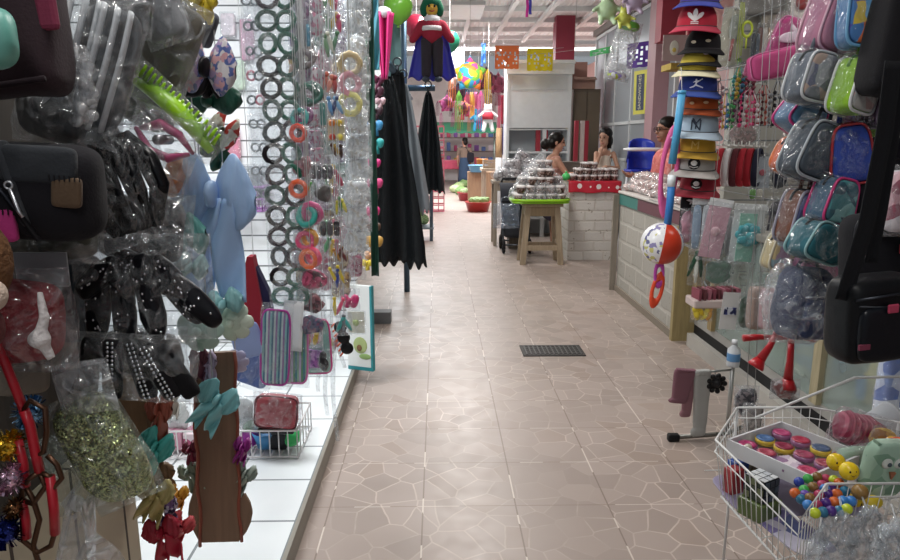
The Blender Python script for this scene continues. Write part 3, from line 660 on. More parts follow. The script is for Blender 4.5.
# blue and white high chair
p = at(643, 150, 7.8); t = thing('high_chair', 'blue plastic high chair with white tray behind the pink sweets', 'chair', (p.x, 7.8, 0))
BL = M('#2b3fb5', 'plastic')
b = MB(); b.sheet(lambda u, v: ((u-.5)*.34*(1-.15*v), .10+.05*v-.10*(abs(u-.5)*2)**2, 1.2+.36*v-.05*(abs(u-.5)*2)**3), 16, 12, .015); obj('backrest', b, BL, t)
b = MB(); b.box((0, 0, 1.2), (.34, .3, .03), bev=.012); obj('seat', b, BL, t)
b = MB(); b.sup((-.05, -.2, 1.44), (.22, .02, .12), .5, .5, T(-.05, -.2, 1.44) @ Rx(PI/2) @ T(.05, .2, -1.44)); obj('tray', b, M('#e9eaee', 'plastic'), t)
for sx in (-1, 1):
    b = MB(); b.tube([(sx*.15, .08, 1.3), (sx*.17, -.05, 1.42), (sx*.16, -.16, 1.42)], .016, 8); obj('armrest', b, BL, t)
    for sy in (-1, 1): b = MB(); b.tube([(sx*.13, sy*.11, 1.19), (sx*.2, sy*.18, 0)], .014, 8); obj('leg', b, M('#d6d8de', 'plastic'), t)

# stroller parked by the stool
p = flo(524, 254); t = thing('stroller', 'folded dark grey pushchair standing behind the stool', 'stroller', (p.x-.12, p.y+.28, 0))
DK = M('#24262c', 'cloth'); AL = M('#55585e', 'metal')
for sx, sy in ((-.16, -.24), (-.16, .2), (.2, -.24), (.2, .2)):
    wb = MB(); wb.torus(.085, .02, T(sx, sy, .105) @ Rz(PI/2), 20, 8); wh = obj('wheel', wb, M('#1b1b1d', 'plain', .8), t)
    wb = MB(); wb.torus(.03, .012, T(sx, sy, .105) @ Rz(PI/2), 14, 6)
    for k in range(5): a = k*2*PI/5; wb.tube([(sx, sy, .105), (sx, sy+math.cos(a)*.075, .105+math.sin(a)*.075)], .007, 6)
    obj('hub', wb, M('#85878c', 'plastic'), wh)
b = MB()
for sx in (-.16, .2): b.tube([(sx, -.24, .12), (sx, .05, .45), (sx, .2, .95)], .014, 8); b.tube([(sx, .2, .12), (sx, -.05, .5), (sx, -.12, .62)], .013, 8)
b.tube([(-.16, -.24, .12), (.2, -.24, .12)], .012, 8); b.tube([(-.16, .2, .12), (.2, .2, .12)], .012, 8); obj('chassis', b, AL, t)
b = MB(); b.tube([(-.16, .2, .95), (-.14, .24, 1.0), (.18, .24, 1.0), (.2, .2, .95)], .018, 8); obj('handle', b, M('#1d1d20', 'plain', .7), t)
b = MB(); b.sheet(lambda u, v: (-.16+u*.36, -.16+.28*v, .42+.42*v**1.4-.05*math.sin(PI*u)), 12, 14, .03); obj('seat', b, DK, t)
b = MB(); b.sup((.02, 0, .28), (.17, .14, .09), .6, .5); obj('basket', b, M('#303238', 'cloth'), t)
b = MB(); b.sheet(lambda u, v: (-.2+u*.44, .12-.22*math.sin(v*1.8), .74+.2*math.cos(v*1.8)), 12, 12, .02); obj('hood', b, M('#2b2d36', 'cloth'), t)
t = thing('carrier_bag', 'pale blue translucent carrier bag hung on the dark pushchair', 'bag', at(506, 216, p.y-.06))
b = MB(); b.bag(.36, .34, .2, crush=.3); obj('film', b, CELLO(.3, '#a9c0de'), t)
b = MB(); b.tube([(-.08, 0, .15), (-.06, .01, .24), (.0, .02, .26), (.06, .01, .24), (.08, 0, .15)], .006, 6); obj('handle', b, CELLO(.5, '#c4d4ea'), t)

# table with knotted white bags, behind stool
p = flo(487, 212); TX, TY = p.x, p.y
t = thing('market_table', 'worn grey wooden table past the stool, heaped with silvery bags', 'table', (1.3, 10.2, 0))
GW = M('#9c8f80', 'wood')
b = MB(); b.box((0, 0, .93), (1.0, .5, .04)); obj('table_top', b, GW, t)
for sx in (-1, 1):
    for sy in (-1, 1): b = MB(); b.box((sx*.46, sy*.21, .455), (.05, .05, .91)); obj('leg', b, GW, t)
b = MB(); b.box((0, -.21, .86), (.9, .03, .1)); obj('apron', b, GW, t)
sb = candy_bag('clear knotted bag of pale sweets heaped on the worn grey table', 'clear bags on the worn grey table', .24, .2, .14, PRINT(['#b9b4b6', '#8f898b', '#d3d0d2', '#6f686b'], 40., rough=.4)); ff = True
for i, (x, y, z) in enumerate([(-.36, -.1, 1.0), (-.16, -.12, 1.0), (.05, -.1, 1.0), (.27, -.1, 1.0), (-.27, .1, 1.02), (-.02, .1, 1.02), (.2, .12, 1.02), (-.2, -.02, 1.14), (.03, -.01, 1.15), (.2, 0, 1.14), (.4, .02, 1.03), (-.05, .05, 1.25)]):
    loc = (1.3+x, 10.2+y, z+.02); rot = (rnd.uniform(-.5, .5), rnd.uniform(-.6, .6), rnd.uniform(-.6, .6))
    if ff: sb.location = loc; sb.rotation_euler = rot; ff = False
    else: dup(sb, loc, rot=rot)
p = at(519, 178, 9.9); t = thing('bucket', 'small pale blue bucket among the silvery bags', 'bucket', (p.x, 9.85, .9)); b = MB(); b.lathe([(0, 0), (.1, 0), (.13, .2), (.137, .2), (.137, .21), (.124, .21), (.095, .012), (0, .012)], n=24); obj('body', b, M('#a9c3cf', 'plastic'), t); b = MB(); b.tube([(-.13, 0, .2), (-.08, -.09, .14), (.08, -.09, .14), (.13, 0, .2)], .005, 6); obj('handle', b, M('#dddddd', 'metal'), t)
t.location.z = .5
b = MB(); b.box((p.x, 9.85, .25), (.3, .3, .5)); o = obj('crate', b, M('#6d6458', 'wood')); tag(o, 'grey wooden crate under the pale blue bucket', 'crate')

# ================================================================ WHITE KIOSK, BROWN CUPBOARD
KY = 10.9
k0 = at(507, 100, KY); k1 = at(571.5, 100, KY); kw = k1.x-k0.x; kt = at(520, 64, KY).z
t = thing('white_kiosk', 'tall white shelf unit with a blank upper panel behind the woman', 'shelf unit', ((k0.x+k1.x)/2, KY+.25, 0))
WH = M('#dfe3e6', 'plain', .35)
zs = at(520, 129, KY).z
b = MB(); b.box((0, -.225, (zs+kt)/2), (kw-.04, .03, kt-zs)); obj('upper_panel', b, WH, t)
for sx in (-1, 1): b = MB(); b.box((sx*(kw/2-.02), 0, kt/2), (.04, .5, kt)); obj('side_panel', b, WH, t)
b = MB(); b.box((0, -.03, kt+.03), (kw+.06, .6, .05)); b.box((0, -.27, kt-.07), (kw+.04, .06, .16)); obj('cornice', b, M('#e8ebed', 'plain', .4), t)
b = MB(); b.box((0, .235, zs/2), (kw-.08, .02, zs)); obj('back_panel', b, M('#bfc5c9', 'plain', .5), t)
b = MB(); b.box((.1, -.2, zs/2), (.06, .05, zs)); obj('centre_post', b, WH, t)
for z in (zs, zs-.36, zs-.75, .3): b = MB(); b.box((0, 0, z), (kw-.08, .48, .03)); obj('shelf', b, WH, t)
b = MB(); b.box((.0, -.245, kt-.28), (kw*.86, .012, .2)); obj('trim_board', b, M('#d3d8db', 'plain', .4), t)
for i, (px, w_, c, lab) in enumerate([(541.5, .07, '#a12c3c', 'tall dark red box on the kiosk shelf behind the woman'), (549.5, .06, '#a83443', 'second tall dark red box beside the woman, against the kiosk')]):
    q = at(px, 141, KY-.3); b = MB(); b.box((0, 0, .2), (w_, .09, .4), bev=.004); o = obj('box', b, M(c, 'plain', .5)); tag(o, lab, 'box'); o.location = (q.x, KY+.1, zs-.36+.016)
t = thing('brown_cupboard', 'tall brown steel cupboard beside the white kiosk', 'cupboard', (at(586, 120, 11.2).x, 11.4, 0))
bw = (at(600, 120, 11.2).x-at(573, 120, 11.2).x); bt = at(586, 89, 11.2).z
b = MB(); b.box((0, 0, bt/2), (bw, .4, bt)); obj('carcass', b, M('#6e6152', 'plain', .4), t)
for sx in (-1, 1):
    b = MB(); b.box((sx*bw/4, -.21, bt/2+.03), (bw/2-.02, .02, bt-.16)); d = obj('door', b, M('#786a59', 'plain', .4), t); b = MB(); b.tube([(sx*.03, -.235, 1.2), (sx*.03, -.235, 1.35)], .01, 8); obj('handle', b, M('#b7b2a8', 'metal'), d)
q = at(582, 84, 11.3); b = MB(); b.box((0, 0, .09), (.36, .3, .18)); b.sheet(lambda u, v: ((u-.5)*.36, -.15-.14*v, .18-.05*v), 6, 6, .006); o = obj('cardboard_box', b, M('#b08a7c', 'plain', .8)); tag(o, 'open cardboard box lying on the brown cupboard', 'box'); o.location = (q.x, 11.3, bt)
b = MB(); b.box((0, 0, .22), (.3, .25, .44)); o = obj('cardboard_box', b, M('#a47a6e', 'plain', .8)); tag(o, 'tall reddish cardboard box standing behind the open one', 'box'); o.location = (q.x-.04, 11.58, bt)
for i, (px, c) in enumerate(((575, '#a63645'), (581, '#c8b9b4'), (585, '#a02f3f'))):
    q = at(px, 165, 10.4); b = MB(); b.box((0, 0, .3), (.06, .06, .6), bev=.004); o = obj('upright_pack', b, M(c, 'plain', .4)); tag(o, ['dark red upright pack next to the kiosk edge', 'greyish upright pack between two dark red packs', 'dark red upright pack before the brown cupboard'][i], 'pack'); o.location = (q.x, 10.4, 1.22)
q = at(578, 150, 10.4); b = MB(); b.box((0, 0, .60), (.6, .3, 1.2)); b.box((0, -.01, 1.21), (.64, .34, .02)); o = obj('low_cabinet', b, M('#8c8781', 'plain', .5)); tag(o, 'low grey cabinet with upright red packs on top', 'cabinet'); o.location = (q.x, 10.4, 0)
# ================================================================ HANGING AND FAR THINGS
def star_pinata(lab, px, py, r, Y, cols, tails, grp=None):
    c = at(px, py, Y); s = r*sc_at(px, py, Y); t = thing('star_pinata', lab, 'pinata', c, group=grp)
    b = MB(); b.ell((0, 0, 0), (s*.78, s*.6, s*.78)); obj('ball', b, PRINT(cols, 9./s*.35, rough=.7), t)
    for k in range(5):
        a = PI/2+k*2*PI/5; d = Vector((math.cos(a), 0, math.sin(a))); b = MB(); b.tube([d*s*.5, d*s*.8, d*s*1.02], [s*.34, s*.2, .004], 12); cn = obj('cone', b, M(cols[k % len(cols)], 'cloth'), t)
        b = MB()
        for j in range(5): o_ = d*s*1.1; b.tube([o_, o_+Vector(((j-2)*s*.08, 0, -s*.35)), o_+Vector(((j-2)*s*.12, .02, -s*tails))], s*.025, 5, flat=.3)
        obj('streamer', b, M(cols[(k+2) % len(cols)], 'plain'), cn)
    b = MB(); b.tube([(0, 0, s*.6), (0, 0, (3.725 if Y < 15.4 else 4.585)-c.z)], .004, 5); obj('cord', b, M('#d8d8d8'), t); return t
star_pinata('rainbow star pinata with long streamers hung over the far aisle', 470, 75, 17, 12.6, ['#e0559a', '#f0c93a', '#3fa7d6', '#f08a3c', '#7ac24a'], 2.2)
star_pinata('dark maroon star pinata with streamers behind the rainbow one', 486, 80, 12, 13.5, ['#6b2a3d', '#8b3550', '#4d2433', '#a04a60', '#5b2b3b'], 2.4)
star_pinata('wine red pinata with ribbon tails beside the white kiosk', 498, 84, 11, 14.2, ['#7d3247', '#5e2a3a', '#94506a', '#6b3247', '#83415a'], 3.)
star_pinata('dark purple pinata hanging low past the black tarpaulins', 458, 93, 10, 14.0, ['#3d2c3c', '#5a3550', '#2e2432', '#6b3d58', '#42303f'], 1.4)
star_pinata('mauve and wine pinata with streamers far down the aisle', 447, 104, 9, 14.8, ['#b8488e', '#8a3550', '#a8407a', '#6b3050', '#c06a9a'], 1.6)
star_pinata('rust and wine coloured pinata over the far vegetable stall', 464, 108, 8, 15.0, ['#c87a4a', '#8a3a55', '#6d3045', '#a84a6a', '#c0704a'], 2.)
def plush(lab, px, py, hpx, Y, c1, c2):
    c = at(px, py, Y); h = hpx*sc_at(px, py, Y); t = thing('plush_doll', lab, 'doll', c, group=None); k = h/1.0
    b = MB(); b.ell((0, 0, .12*k), (.2*k, .16*k, .26*k)); b.ell((0, 0, .38*k), (.17*k, .15*k, .15*k))
    for q in (-1, 1):
        capsule(b, (q*.14*k, 0, .24*k), (q*.34*k, 0, .1*k), .075*k, .06*k); capsule(b, (q*.1*k, 0, -.08*k), (q*.17*k, -.03, -.42*k), .09*k, .08*k); b.ell((q*.11*k, 0, .52*k), (.055*k, .04*k, .06*k))
    fuse(obj('body', b, M(c1, 'fur'), t), max(.008, .02*k)); b = MB(); b.lathe([(.205*k, -.02*k), (.225*k, .12*k), (.17*k, .26*k), (.15*k, .26*k), (.19*k, -.02*k)], n=20); obj('vest', b, M(c2, 'cloth'), t)
    b = MB(); b.tube([(0, 0, .5*k), (0, 0, 3.725-c.z)], .004, 5); obj('cord', b, M('#d8d8d8'), t)
plush('sky blue plush doll hanging over the far aisle', 478, 121, 21, 13.0, '#3f9fd0', '#58b5de'); plush('white plush doll in a red vest hanging by the sky blue one', 488, 119, 26, 11.6, '#e8e8ea', '#c2384a')
def streamer(name, lab, px, y0, y1, wpx, Y, cols, zt=None):
    a = at(px, y0, Y); s = sc_at(px, y0, Y); l = a.z-at(px, y1, Y).z; t = thing(name, lab, 'streamer', a); n = len(cols)
    for i, c in enumerate(cols):
        b = MB(); x = (i-(n-1)/2)*wpx*s/n
        b.sheet(lambda u, v: (x*(1+.3*v)+(u-.5)*wpx*s/n*1.1, .02*math.sin(v*9+i), -v*l*(1-.12*(i % 2))), 4, 12, .004); obj('ribbon', b, M(c, 'satin'), t)
    b = MB(); b.tube([(0, 0, -.02), (0, 0, (zt or (3.725 if Y < 15.4 else 4.585))-a.z)], .004, 5); obj('cord', b, M('#d8d8d8'), t)
streamer('ribbon_streamer', 'blue twisted ribbon hanging left of the orange paper banner'.replace('left of', 'beside'), 483.5, 43, 66, 4, 12.0, ['#2f62b8', '#3b78cf'])
streamer('ribbon_streamer', 'magenta and blue ribbon hanging under the grey roof', 529, -4, 17, 5, 9.0, ['#d02c9a', '#4340b5'])
streamer('ribbon_streamer', 'pink and red streamers hanging beside the white kiosk', 503, 95, 128, 9, 14.5, ['#e68aa2', '#c23a55', '#ef9ab0'])
streamer('ribbon_streamer', 'lilac and rose streamers behind the hanging dolls', 470, 92, 120, 16, 15.3, ['#c94a6a', '#a8405a', '#e0b04a', '#d0608a'])
streamer('ribbon_streamer', 'white plastic streamers hung before the far skylight', 458, 44, 84, 12, 15.4, ['#eef1f4', '#dfe5ea', '#f3f4f6', '#e6eaee'])
# upright rolls next to the kiosk
for i, (px, y0, c1, c2, lab) in enumerate([(499, 128, '#eceef0', '#c7a27a', 'white roll leaning beside the white kiosk'), (506, 124, '#e6e8ee', '#3b2f9a', 'white and purple roll standing against the white kiosk')]):
    a = at(px, y0, 12.6); g = at(px, 168, 12.6); t = thing('paper_roll', lab, 'roll', (a.x, 12.6, .0)); b = MB(); b.lathe([(0, 0), (.055, 0), (.055, a.z*.86), (0, a.z*.86)], n=16); obj('roll', b, M(c1, 'plain'), t)
    b = MB(); b.lathe([(.057, a.z*.70), (.057, a.z*.86), (.05, a.z), (0, a.z)], n=16); obj('wrap', b, M(c2, 'plain'), t)
# paper banners on a line
def banner(lab, x0, y0, x1, y1, Y, hx, ry=0., name='paper_banner', yaw=0.):
    c, w_, h_ = B(x0, y0, x1, y1, Y); w_ /= max(.3, math.cos(yaw)); t = thing(name, lab, 'banner', c, yaw, 'cut paper banners'); n = 15; m_ = 11; b = MB()
    rr = random.Random(x0)
    hole = {(i, j) for i in range(1, n-1) for j in range(2, m_-1) if rr.random() < .22 and i != n//2}
    pt = lambda i, j: Vector(((i/n-.5)*w_, .015*math.sin(i*.9)*(j/m_), (.5-j/m_)*h_-(.03*h_*abs(math.sin(i*PI/3)) if j == m_ else 0)))
    for i in range(n):
        for j in range(m_):
            if (i, j) in hole: continue
            q = [pt(i, j), pt(i+1, j), pt(i+1, j+1), pt(i, j+1)]; b.add(q+[p+Vector((0, .0015, 0)) for p in q], [(0, 1, 2, 3), (7, 6, 5, 4), (1, 0, 4, 5), (3, 2, 6, 7), (0, 3, 7, 4), (2, 1, 5, 6)], False)
    obj('paper', b, M(hx, 'plain', .8), t); b = MB(); b.tube([(-w_*.9, 0, h_/2+.012), (-w_*.5, 0, h_/2), (w_*.5, 0, h_/2), (w_*.9, 0, h_/2+.012)], .003, 5); obj('line', b, M('#b9b9b4'), t); return t
banner('orange cut paper banner on a line before the white kiosk', 495, 46, 519, 68, 10.2, '#ef7b45'); banner('yellow cut paper banner on a line at the kiosk top', 527, 49, 553, 70, 10.2, '#e9d21f')
banner('green cut paper banner on the partition panes', 596, 47, 618, 53, atx(607, 50, 2.66).y, '#3fa05a', yaw=-1.2); banner('purple cut paper banner beside the rose pillar', 632, 42, 656, 66, atx(644, 54, 2.64).y, '#55318f', yaw=-1.0)
b = MB(); L0, L1 = at(470, 52, 10.2), at(575, 50, 10.2); b.tube([L0.lerp(L1, k/12)+Vector((0, 0, -.05*math.sin(PI*k/12))) for k in range(13)], .003, 5)
b.tube([L0, (L0.x, 10.2, 3.6)], .003, 5); b.tube([L1, (L1.x, 10.2, 3.6)], .003, 5); o = obj('banner_line', b, M('#b9b9b4')); tag(o, 'thin grey line carrying the orange and yellow paper banners', 'line')
# yellow poster with dark vertical lettering
c, w_, h_ = B(637, 70, 656, 113, atx(646, 90, 2.66).y); t = thing('poster', 'yellow poster with vertical dark lettering on the glass partition', 'poster', c, rot=(0, -.03, -1.15)); w_ *= 2.0; h_ *= 1.0
b = MB(); b.box((0, 0, 0), (w_, .006, h_)); obj('sheet', b, M('#dcd65a', 'plain', .5), t); b = MB(); b.box((-w_*.24, -.005, 0), (w_*.3, .004, h_*.82)); obj('dark_band', b, M('#3b4460', 'plain', .5), t)
b = MB(); tx = text_mesh('SANDWICHES', h_*.82/6.6, .001); b.add(tx.v, tx.f, False, T(-w_*.24, -.009, 0) @ Ry(-PI/2)); obj('lettering', b, M('#e6e2c0'), t)
b = MB(); b.box((w_*.2, -.005, -h_*.12), (w_*.32, .004, h_*.42)); b.box((w_*.22, -.006, .2*h_), (w_*.3, .004, h_*.12)); obj('photo', b, PRINT(['#c9b27a', '#a98f5f', '#cfc66a', '#8d7a52'], 30.), t)
b = MB(); b.tube([(0, .0, h_/2-.01), (0, .02, h_/2+.12)], .003, 5); obj('cord', b, M('#cccccc'), t)
# long clear toy bag by the partition, inflated toys above it
c, w_, h_ = B(606, 22, 640, 80, 7.6); t = thing('toy_bag', 'long clear plastic toy bag with green top and lilac base', 'toy bag', c, rot=(0, .22, 0))
b = MB(); b.bag(w_*.75, h_, .16, crush=.12); obj('clear_bag', b, CELLO(.5), t); b = MB(); b.sup((0, 0, h_*.42), (w_*.3, .05, .05), .8, .7); obj('toy_top', b, M('#67b24a', 'plastic'), t)
b = MB(); b.sup((0, 0, -h_*.41), (w_*.28, .05, .04), .8, .7); obj('toy_base', b, PRINT(['#b0c43f', '#8d7fc0', '#dfe3ea'], 22.), t); b = MB(); b.tube([(0, 0, h_/2), (.0, 0, h_/2+.4)], .003, 5); obj('cord', b, M('#cccccc'), t)
def inflat(lab, px, py, r, Y, hx, shape):
    c = at(px, py, Y); s = r*sc_at(px, py, Y); t = thing('inflatable_toy', lab, 'inflatable', c); b = MB()
    b.ell((0, 0, 0), (s*.8, s*.55, s*.75)); b.ell((0, 0, s*.75), (s*.5, s*.45, s*.45))
    for q in (-1, 1): b.ell((q*s*.35, 0, s*1.1), (s*.14, s*.12, s*.4)); capsule(b, (q*s*.6, 0, s*.2), (q*s*1.1, -.05, -.1*s), s*.22, s*.16); capsule(b, (q*s*.4, 0, -s*.5), (q*s*.55, -.06, -s*1.0), s*.26, s*.2)
    fuse(obj('body', b, M(hx, 'plastic'), t), .012); b = MB(); b.tube([(0, 0, s*1.1), (0, 0, 3.725-c.z)], .004, 5); obj('cord', b, M('#d8d8d8'), t)
inflat('pale green inflatable animal hanging beside the partition', 607, 10, 13, 7.6, '#b4cfa8', 0); inflat('yellow green inflatable animal under the pale green one', 624, 19, 9, 7.4, '#c8d060', 0); inflat('lilac inflatable toy hanging near the rose pillar', 634, 2, 11, 7.2, '#c9b8d4', 0)
# doll pinata in a blue cape
c = at(432, 40, 6.6); s = sc_at(432, 40, 6.6); u_ = s*80
t = thing('doll_pinata', 'big paper doll pinata with green hair, red jacket and blue cape', 'pinata', (c.x, 6.6, c.z))
b = MB(); b.ell((0, 0, u_*.38), (u_*.085, u_*.08, u_*.1)); b.ell((0, -u_*.085, u_*.365), (u_*.015,)*3, nu=10, nv=8); obj('head', b, M('#e0b348', 'plain', .7), t)
b = MB(); b.ell((0, u_*.02, u_*.43), (u_*.13, u_*.1, u_*.09))
for q in (-1, 1): b.ell((q*u_*.1, u_*.02, u_*.36), (u_*.05, u_*.07, u_*.09))
fuse(obj('hair', b, M('#12664a', 'fur'), t), .012)
for q in (-1, 1): b = MB(); b.ell((q*u_*.035, -u_*.075, u_*.39), (u_*.013, u_*.01, u_*.018), nu=10, nv=8); obj('eye', b, M('#1c1a20'), t)
b = MB(); b.tube([(-u_*.03, -u_*.072, u_*.335), (0, -u_*.08, u_*.325), (u_*.03, -u_*.072, u_*.335)], u_*.008, 6); obj('mouth', b, M('#b03030'), t)
b = MB(); b.lathe([(u_*.05, u_*.29), (u_*.1, u_*.27), (u_*.11, u_*.2), (u_*.06, u_*.17), (0, u_*.17)], n=20); obj('collar', b, M('#e5e3ea', 'fur'), t)
b = MB(); capsule(b, (0, 0, u_*.15), (0, 0, u_*.07), u_*.13, u_*.125)
for q in (-1, 1): capsule(b, (q*u_*.12, 0, u_*.17), (q*u_*.24, -.03, u_*.0), u_*.07, u_*.05)
fuse(obj('jacket', b, M('#a3283f', 'fur'), t), .012); b = MB(); b.lathe([(u_*.136, u_*.10), (u_*.142, u_*.12), (u_*.136, u_*.155), (u_*.12, u_*.155), (u_*.12, u_*.10)], n=24); obj('white_band', b, M('#e9e3e6', 'fur'), t)
for q in (-1, 1):
    b = MB(); capsule(b, (q*u_*.065, 0, -u_*.02), (q*u_*.075, 0, -u_*.40), u_*.075, u_*.06); obj('trouser_leg', b, M('#37313a', 'fur'), t)
    b = MB(); b.ell((q*u_*.08, -u_*.03, -u_*.475), (u_*.05, u_*.08, u_*.035)); obj('shoe', b, M('#3a4453', 'plain'), t)
b = MB(); b.sheet(lambda a, v: ((a-.5)*u_*lerp(.34, .62, v), u_*.12+.03*math.sin(a*16)*v, u_*(.16-.62*v)+.02*math.sin(a*21)*v), 30, 14, .006); obj('cape', b, M('#3a3aae', 'satin'), t)
b = MB(); b.tube([(0, 0, u_*.5), (0, 0, 3.725-c.z)], .004, 5); obj('cord', b, M('#d8d8d8'), t)
def balloon(lab, px, py, r, Y, hx):
    c = at(px, py, Y); s = r*sc_at(px, py, Y); t = thing('balloon', lab, 'balloon', c); b = MB()
    b.lathe([(0, s*1.02), (s*.35, s*.96), (s*.7, s*.74), (s*.95, s*.3), (s, -.02*s), (s*.88, -.45*s), (s*.55, -.85*s), (s*.18, -1.12*s), (.04*s, -1.18*s), (0, -1.18*s)], n=28); obj('skin', b, M(hx, 'plastic', .2), t)
    b = MB(); b.lathe([(.03*s, -1.17*s), (.12*s, -1.3*s), (0, -1.29*s)], n=12); obj('knot', b, M(hx, 'plastic', .3), t); b = MB(); b.tube([(0, 0, -1.2*s), (.02, .1, -.6*s), (.0, s*1.3, s*.6), (0, s*1.2, 3.725-c.z)], .003, 5); obj('cord', b, M('#d8d8d8'), t)
balloon('lime green balloon over the black tarpaulins', 398, 7, 15, 5.4, '#7cc043'); balloon('dark red balloon behind the paper doll pinata', 416, 27, 12, 7.3, '#b3304a'); balloon('sea green balloon beside the doll cape', 450, 41, 10, 7.4, '#3fae86')
# ---- rail with black tarpaulins
t = thing('clothes_rail', 'steel blue post with rail that carries the black tarpaulins', 'rail', (at(404, 60, 6.9).x, 6.9, 0))
BL2 = M('#5d7488', 'metal', .4)
b = MB(); b.tube([(0, 0, 0), (0, 0, 3.725)], .03, 12); obj('post', b, BL2, t)
zr = at(404, 88, 6.9).z; b = MB(); b.tube([(0, -2.2, zr), (0, 0, zr), (0, 1.8, zr)], .022, 10); obj('rail', b, BL2, t); b = MB(); b.tube([(0, 0, zr), (.3, 0, zr)], .03, 10); obj('arm', b, BL2, t)
def tarp(name, lab, x0, y0, x1, y1, Y, mat, gather=.12, folds=4, seed=1, tat=.06, lean=0):
    c, w_, h_ = B(x0, y0, x1, y1, Y); t = thing(name, lab, 'tarpaulin', (c.x, Y, c.z)); rr = random.Random(seed); ph = rr.random()*9
    def fn(u, v):
        wd = w_*lerp(gather, 1, v**.75); x = (u-.5)*wd+.10*w_*math.sin(v*3+ph)*v*.3+lean*sc_at(400, 200, Y)*(v-.5); y = .045*math.sin(u*folds*PI+ph+v*1.4)*(.25+.75*v)+.03*noise.noise(Vector((u*2., v*2.5, seed)))
        z = h_*(.5-v); z -= (v > .93)*tat*abs(noise.noise(Vector((u*6.5, 3, seed))))*3; return (x, y, z)
    b = MB(); b.sheet(fn, 44, 34, .004); obj('sheet', b, mat, t); lx = -lean*.5*sc_at(400, 200, Y); b = MB(); b.tube([(lx, 0, h_/2-.02), (lx, .0, h_/2+.02), (lx, .0, h_/2+.05)], .014, 8); b.torus(.03, .006, T(lx, 0, h_/2+.07)); obj('hook', b, M('#444a50', 'metal'), t); return t
BKF = M('#121416', 'film')
tarp('black_tarpaulin', 'big black plastic tarpaulin with ragged hem hanging nearest the hair accessories'.replace('nearest', 'next to'), 366, 80, 422, 262, 5.0, BKF, .22, 3, 1, .05, 12)
tarp('black_tarpaulin', 'matted black cloth bundle hanging behind the ragged tarpaulin', 386, 74, 410, 170, 5.2, M('#141619', 'fur'), .5, 3, 4)
tarp('clear_sheet', 'silvery translucent plastic sheet between the black tarpaulins', 398, 86, 424, 208, 5.3, M('#8d969e', 'film'), .3, 3, 2, .05, 14)
tarp('black_tarpaulin', 'folded dark grey umbrella cloth hanging past the silvery sheet', 411, 94, 446, 190, 6.6, M('#262a2e', 'film'), .12, 5, 3, .03)
tarp('teal_cloth', 'faded teal cloth strip hanging behind the pink ribbon roll', 384, 14, 402, 118, 5.6, M('#6d8f92', 'cloth'), .8, 2, 5)
# melons in a green net on a low rack
p = flo(432, 241); t = thing('rack_table', 'narrow grey rack with a low shelf past the tarpaulins', 'table', (p.x-.28, p.y+.2, 0))
for sx in (-1, 1):
    for sy in (-1, 1): b = MB(); b.box((sx*.27, sy*.2, .42), (.05, .05, .84)); obj('leg', b, M('#586572', 'metal', .5), t)
for z, nm in ((.83, 'table_top'), (.2, 'shelf')): b = MB(); b.box((0, 0, z), (.62, .46, .03)); obj(nm, b, M('#7c8790', 'plain'), t)
first = None
for i, (x, y, z) in enumerate([(-.15, -.08, .31), (.05, -.1, .31), (-.05, .08, .31), (.14, .07, .31), (-.06, -.04, .46), (.07, -.0, .47)]):
    loc = (p.x-.28+x, p.y+.2+y, z)
    if first is None:
        first = thing('melon', 'green striped melon piled on the low grey rack shelf', 'melon', loc, group='melons on the rack'); b = MB(); b.ell((0, 0, 0), (.09, .09, .095)); obj('fruit', b, STRIPES(['#5c7a4a', '#8fa873', '#6b8a55', '#a7b78c'], 24.), first); b = MB(); b.tube([(0, 0, .09), (.005, 0, .115)], .006, 6); obj('stem', b, M('#6b6a3a'), first)
    else: dup(first, loc, rot=(i, i*.7, i*2.))
# ---- far ground
def tub(lab, px, py, wpx, Y, hx, h_=.18, z=0, fill=None):
    c = at(px, py, Y); w_ = wpx*sc_at(px, py, Y)/2; t = thing('plastic_tub', lab, 'tub', (c.x, Y, z)); b = MB(); b.lathe([(0, 0), (w_*.78, 0), (w_*.97, h_), (w_*1.03, h_), (w_*1.03, h_+.015), (w_*.92, h_+.015), (w_*.75, .02), (0, .02)], n=28); obj('body', b, M(hx, 'plastic'), t)
    if fill:
        for k in range(9):
            a = k*2.4; r = w_*.62*math.sqrt(k/9); o = MB(); o.sup((0, 0, 0), (.09, .07, .08), .9, .8, nz=.03, ns=18.); q = obj('cabbage', o, M(fill, 'plain')); tag(q, 'leafy greens heaped in '+lab.split(' of ')[0], 'vegetable', 'greens in the '+lab); q.location = (c.x+r*math.cos(a), Y+r*math.sin(a), z+h_+.03)
    return t
tub('red tub of greens on the far aisle floor', 478, 203, 26, 14.9, '#b23a37', .2, 0, '#7c9a5a'); tub('dark red tub of greens behind the first red tub', 468, 196, 22, 17.6, '#a03a40', .2, 0, '#93a878')
for k, (px, py, Y) in enumerate([(459, 190, 18.5), (464, 187, 19.2), (455, 193, 17.9), (471, 186, 19.0), (461, 195, 17.3)]):
    g = flo(px, py); b = MB(); b.sup((0, 0, .12), (.17, .15, .12), .9, .9, nz=.05, ns=9.); q = obj('leaf_vegetable', b, M(['#8da06c', '#6f8b52', '#a7b487'][k % 3])); tag(q, 'bunch of leafy greens lying on the far aisle floor', 'vegetable', 'greens on the far floor'); q.location = (g.x, g.y, 0)
t = thing('market_table', 'pale wooden vegetable table far down the aisle', 'table', (at(500, 190, 15.9).x, 15.9, 0))
for sx in (-1, 1):
    for sy in (-1, 1): b = MB(); b.box((sx*.38, sy*.3, .42), (.07, .07, .84)); obj('leg', b, M('#b0a592', 'wood'), t)
b = MB(); b.box((0, 0, .87), (.9, .75, .06)); obj('table_top', b, M('#b7ab97', 'wood'), t); tx_ = t.location.x
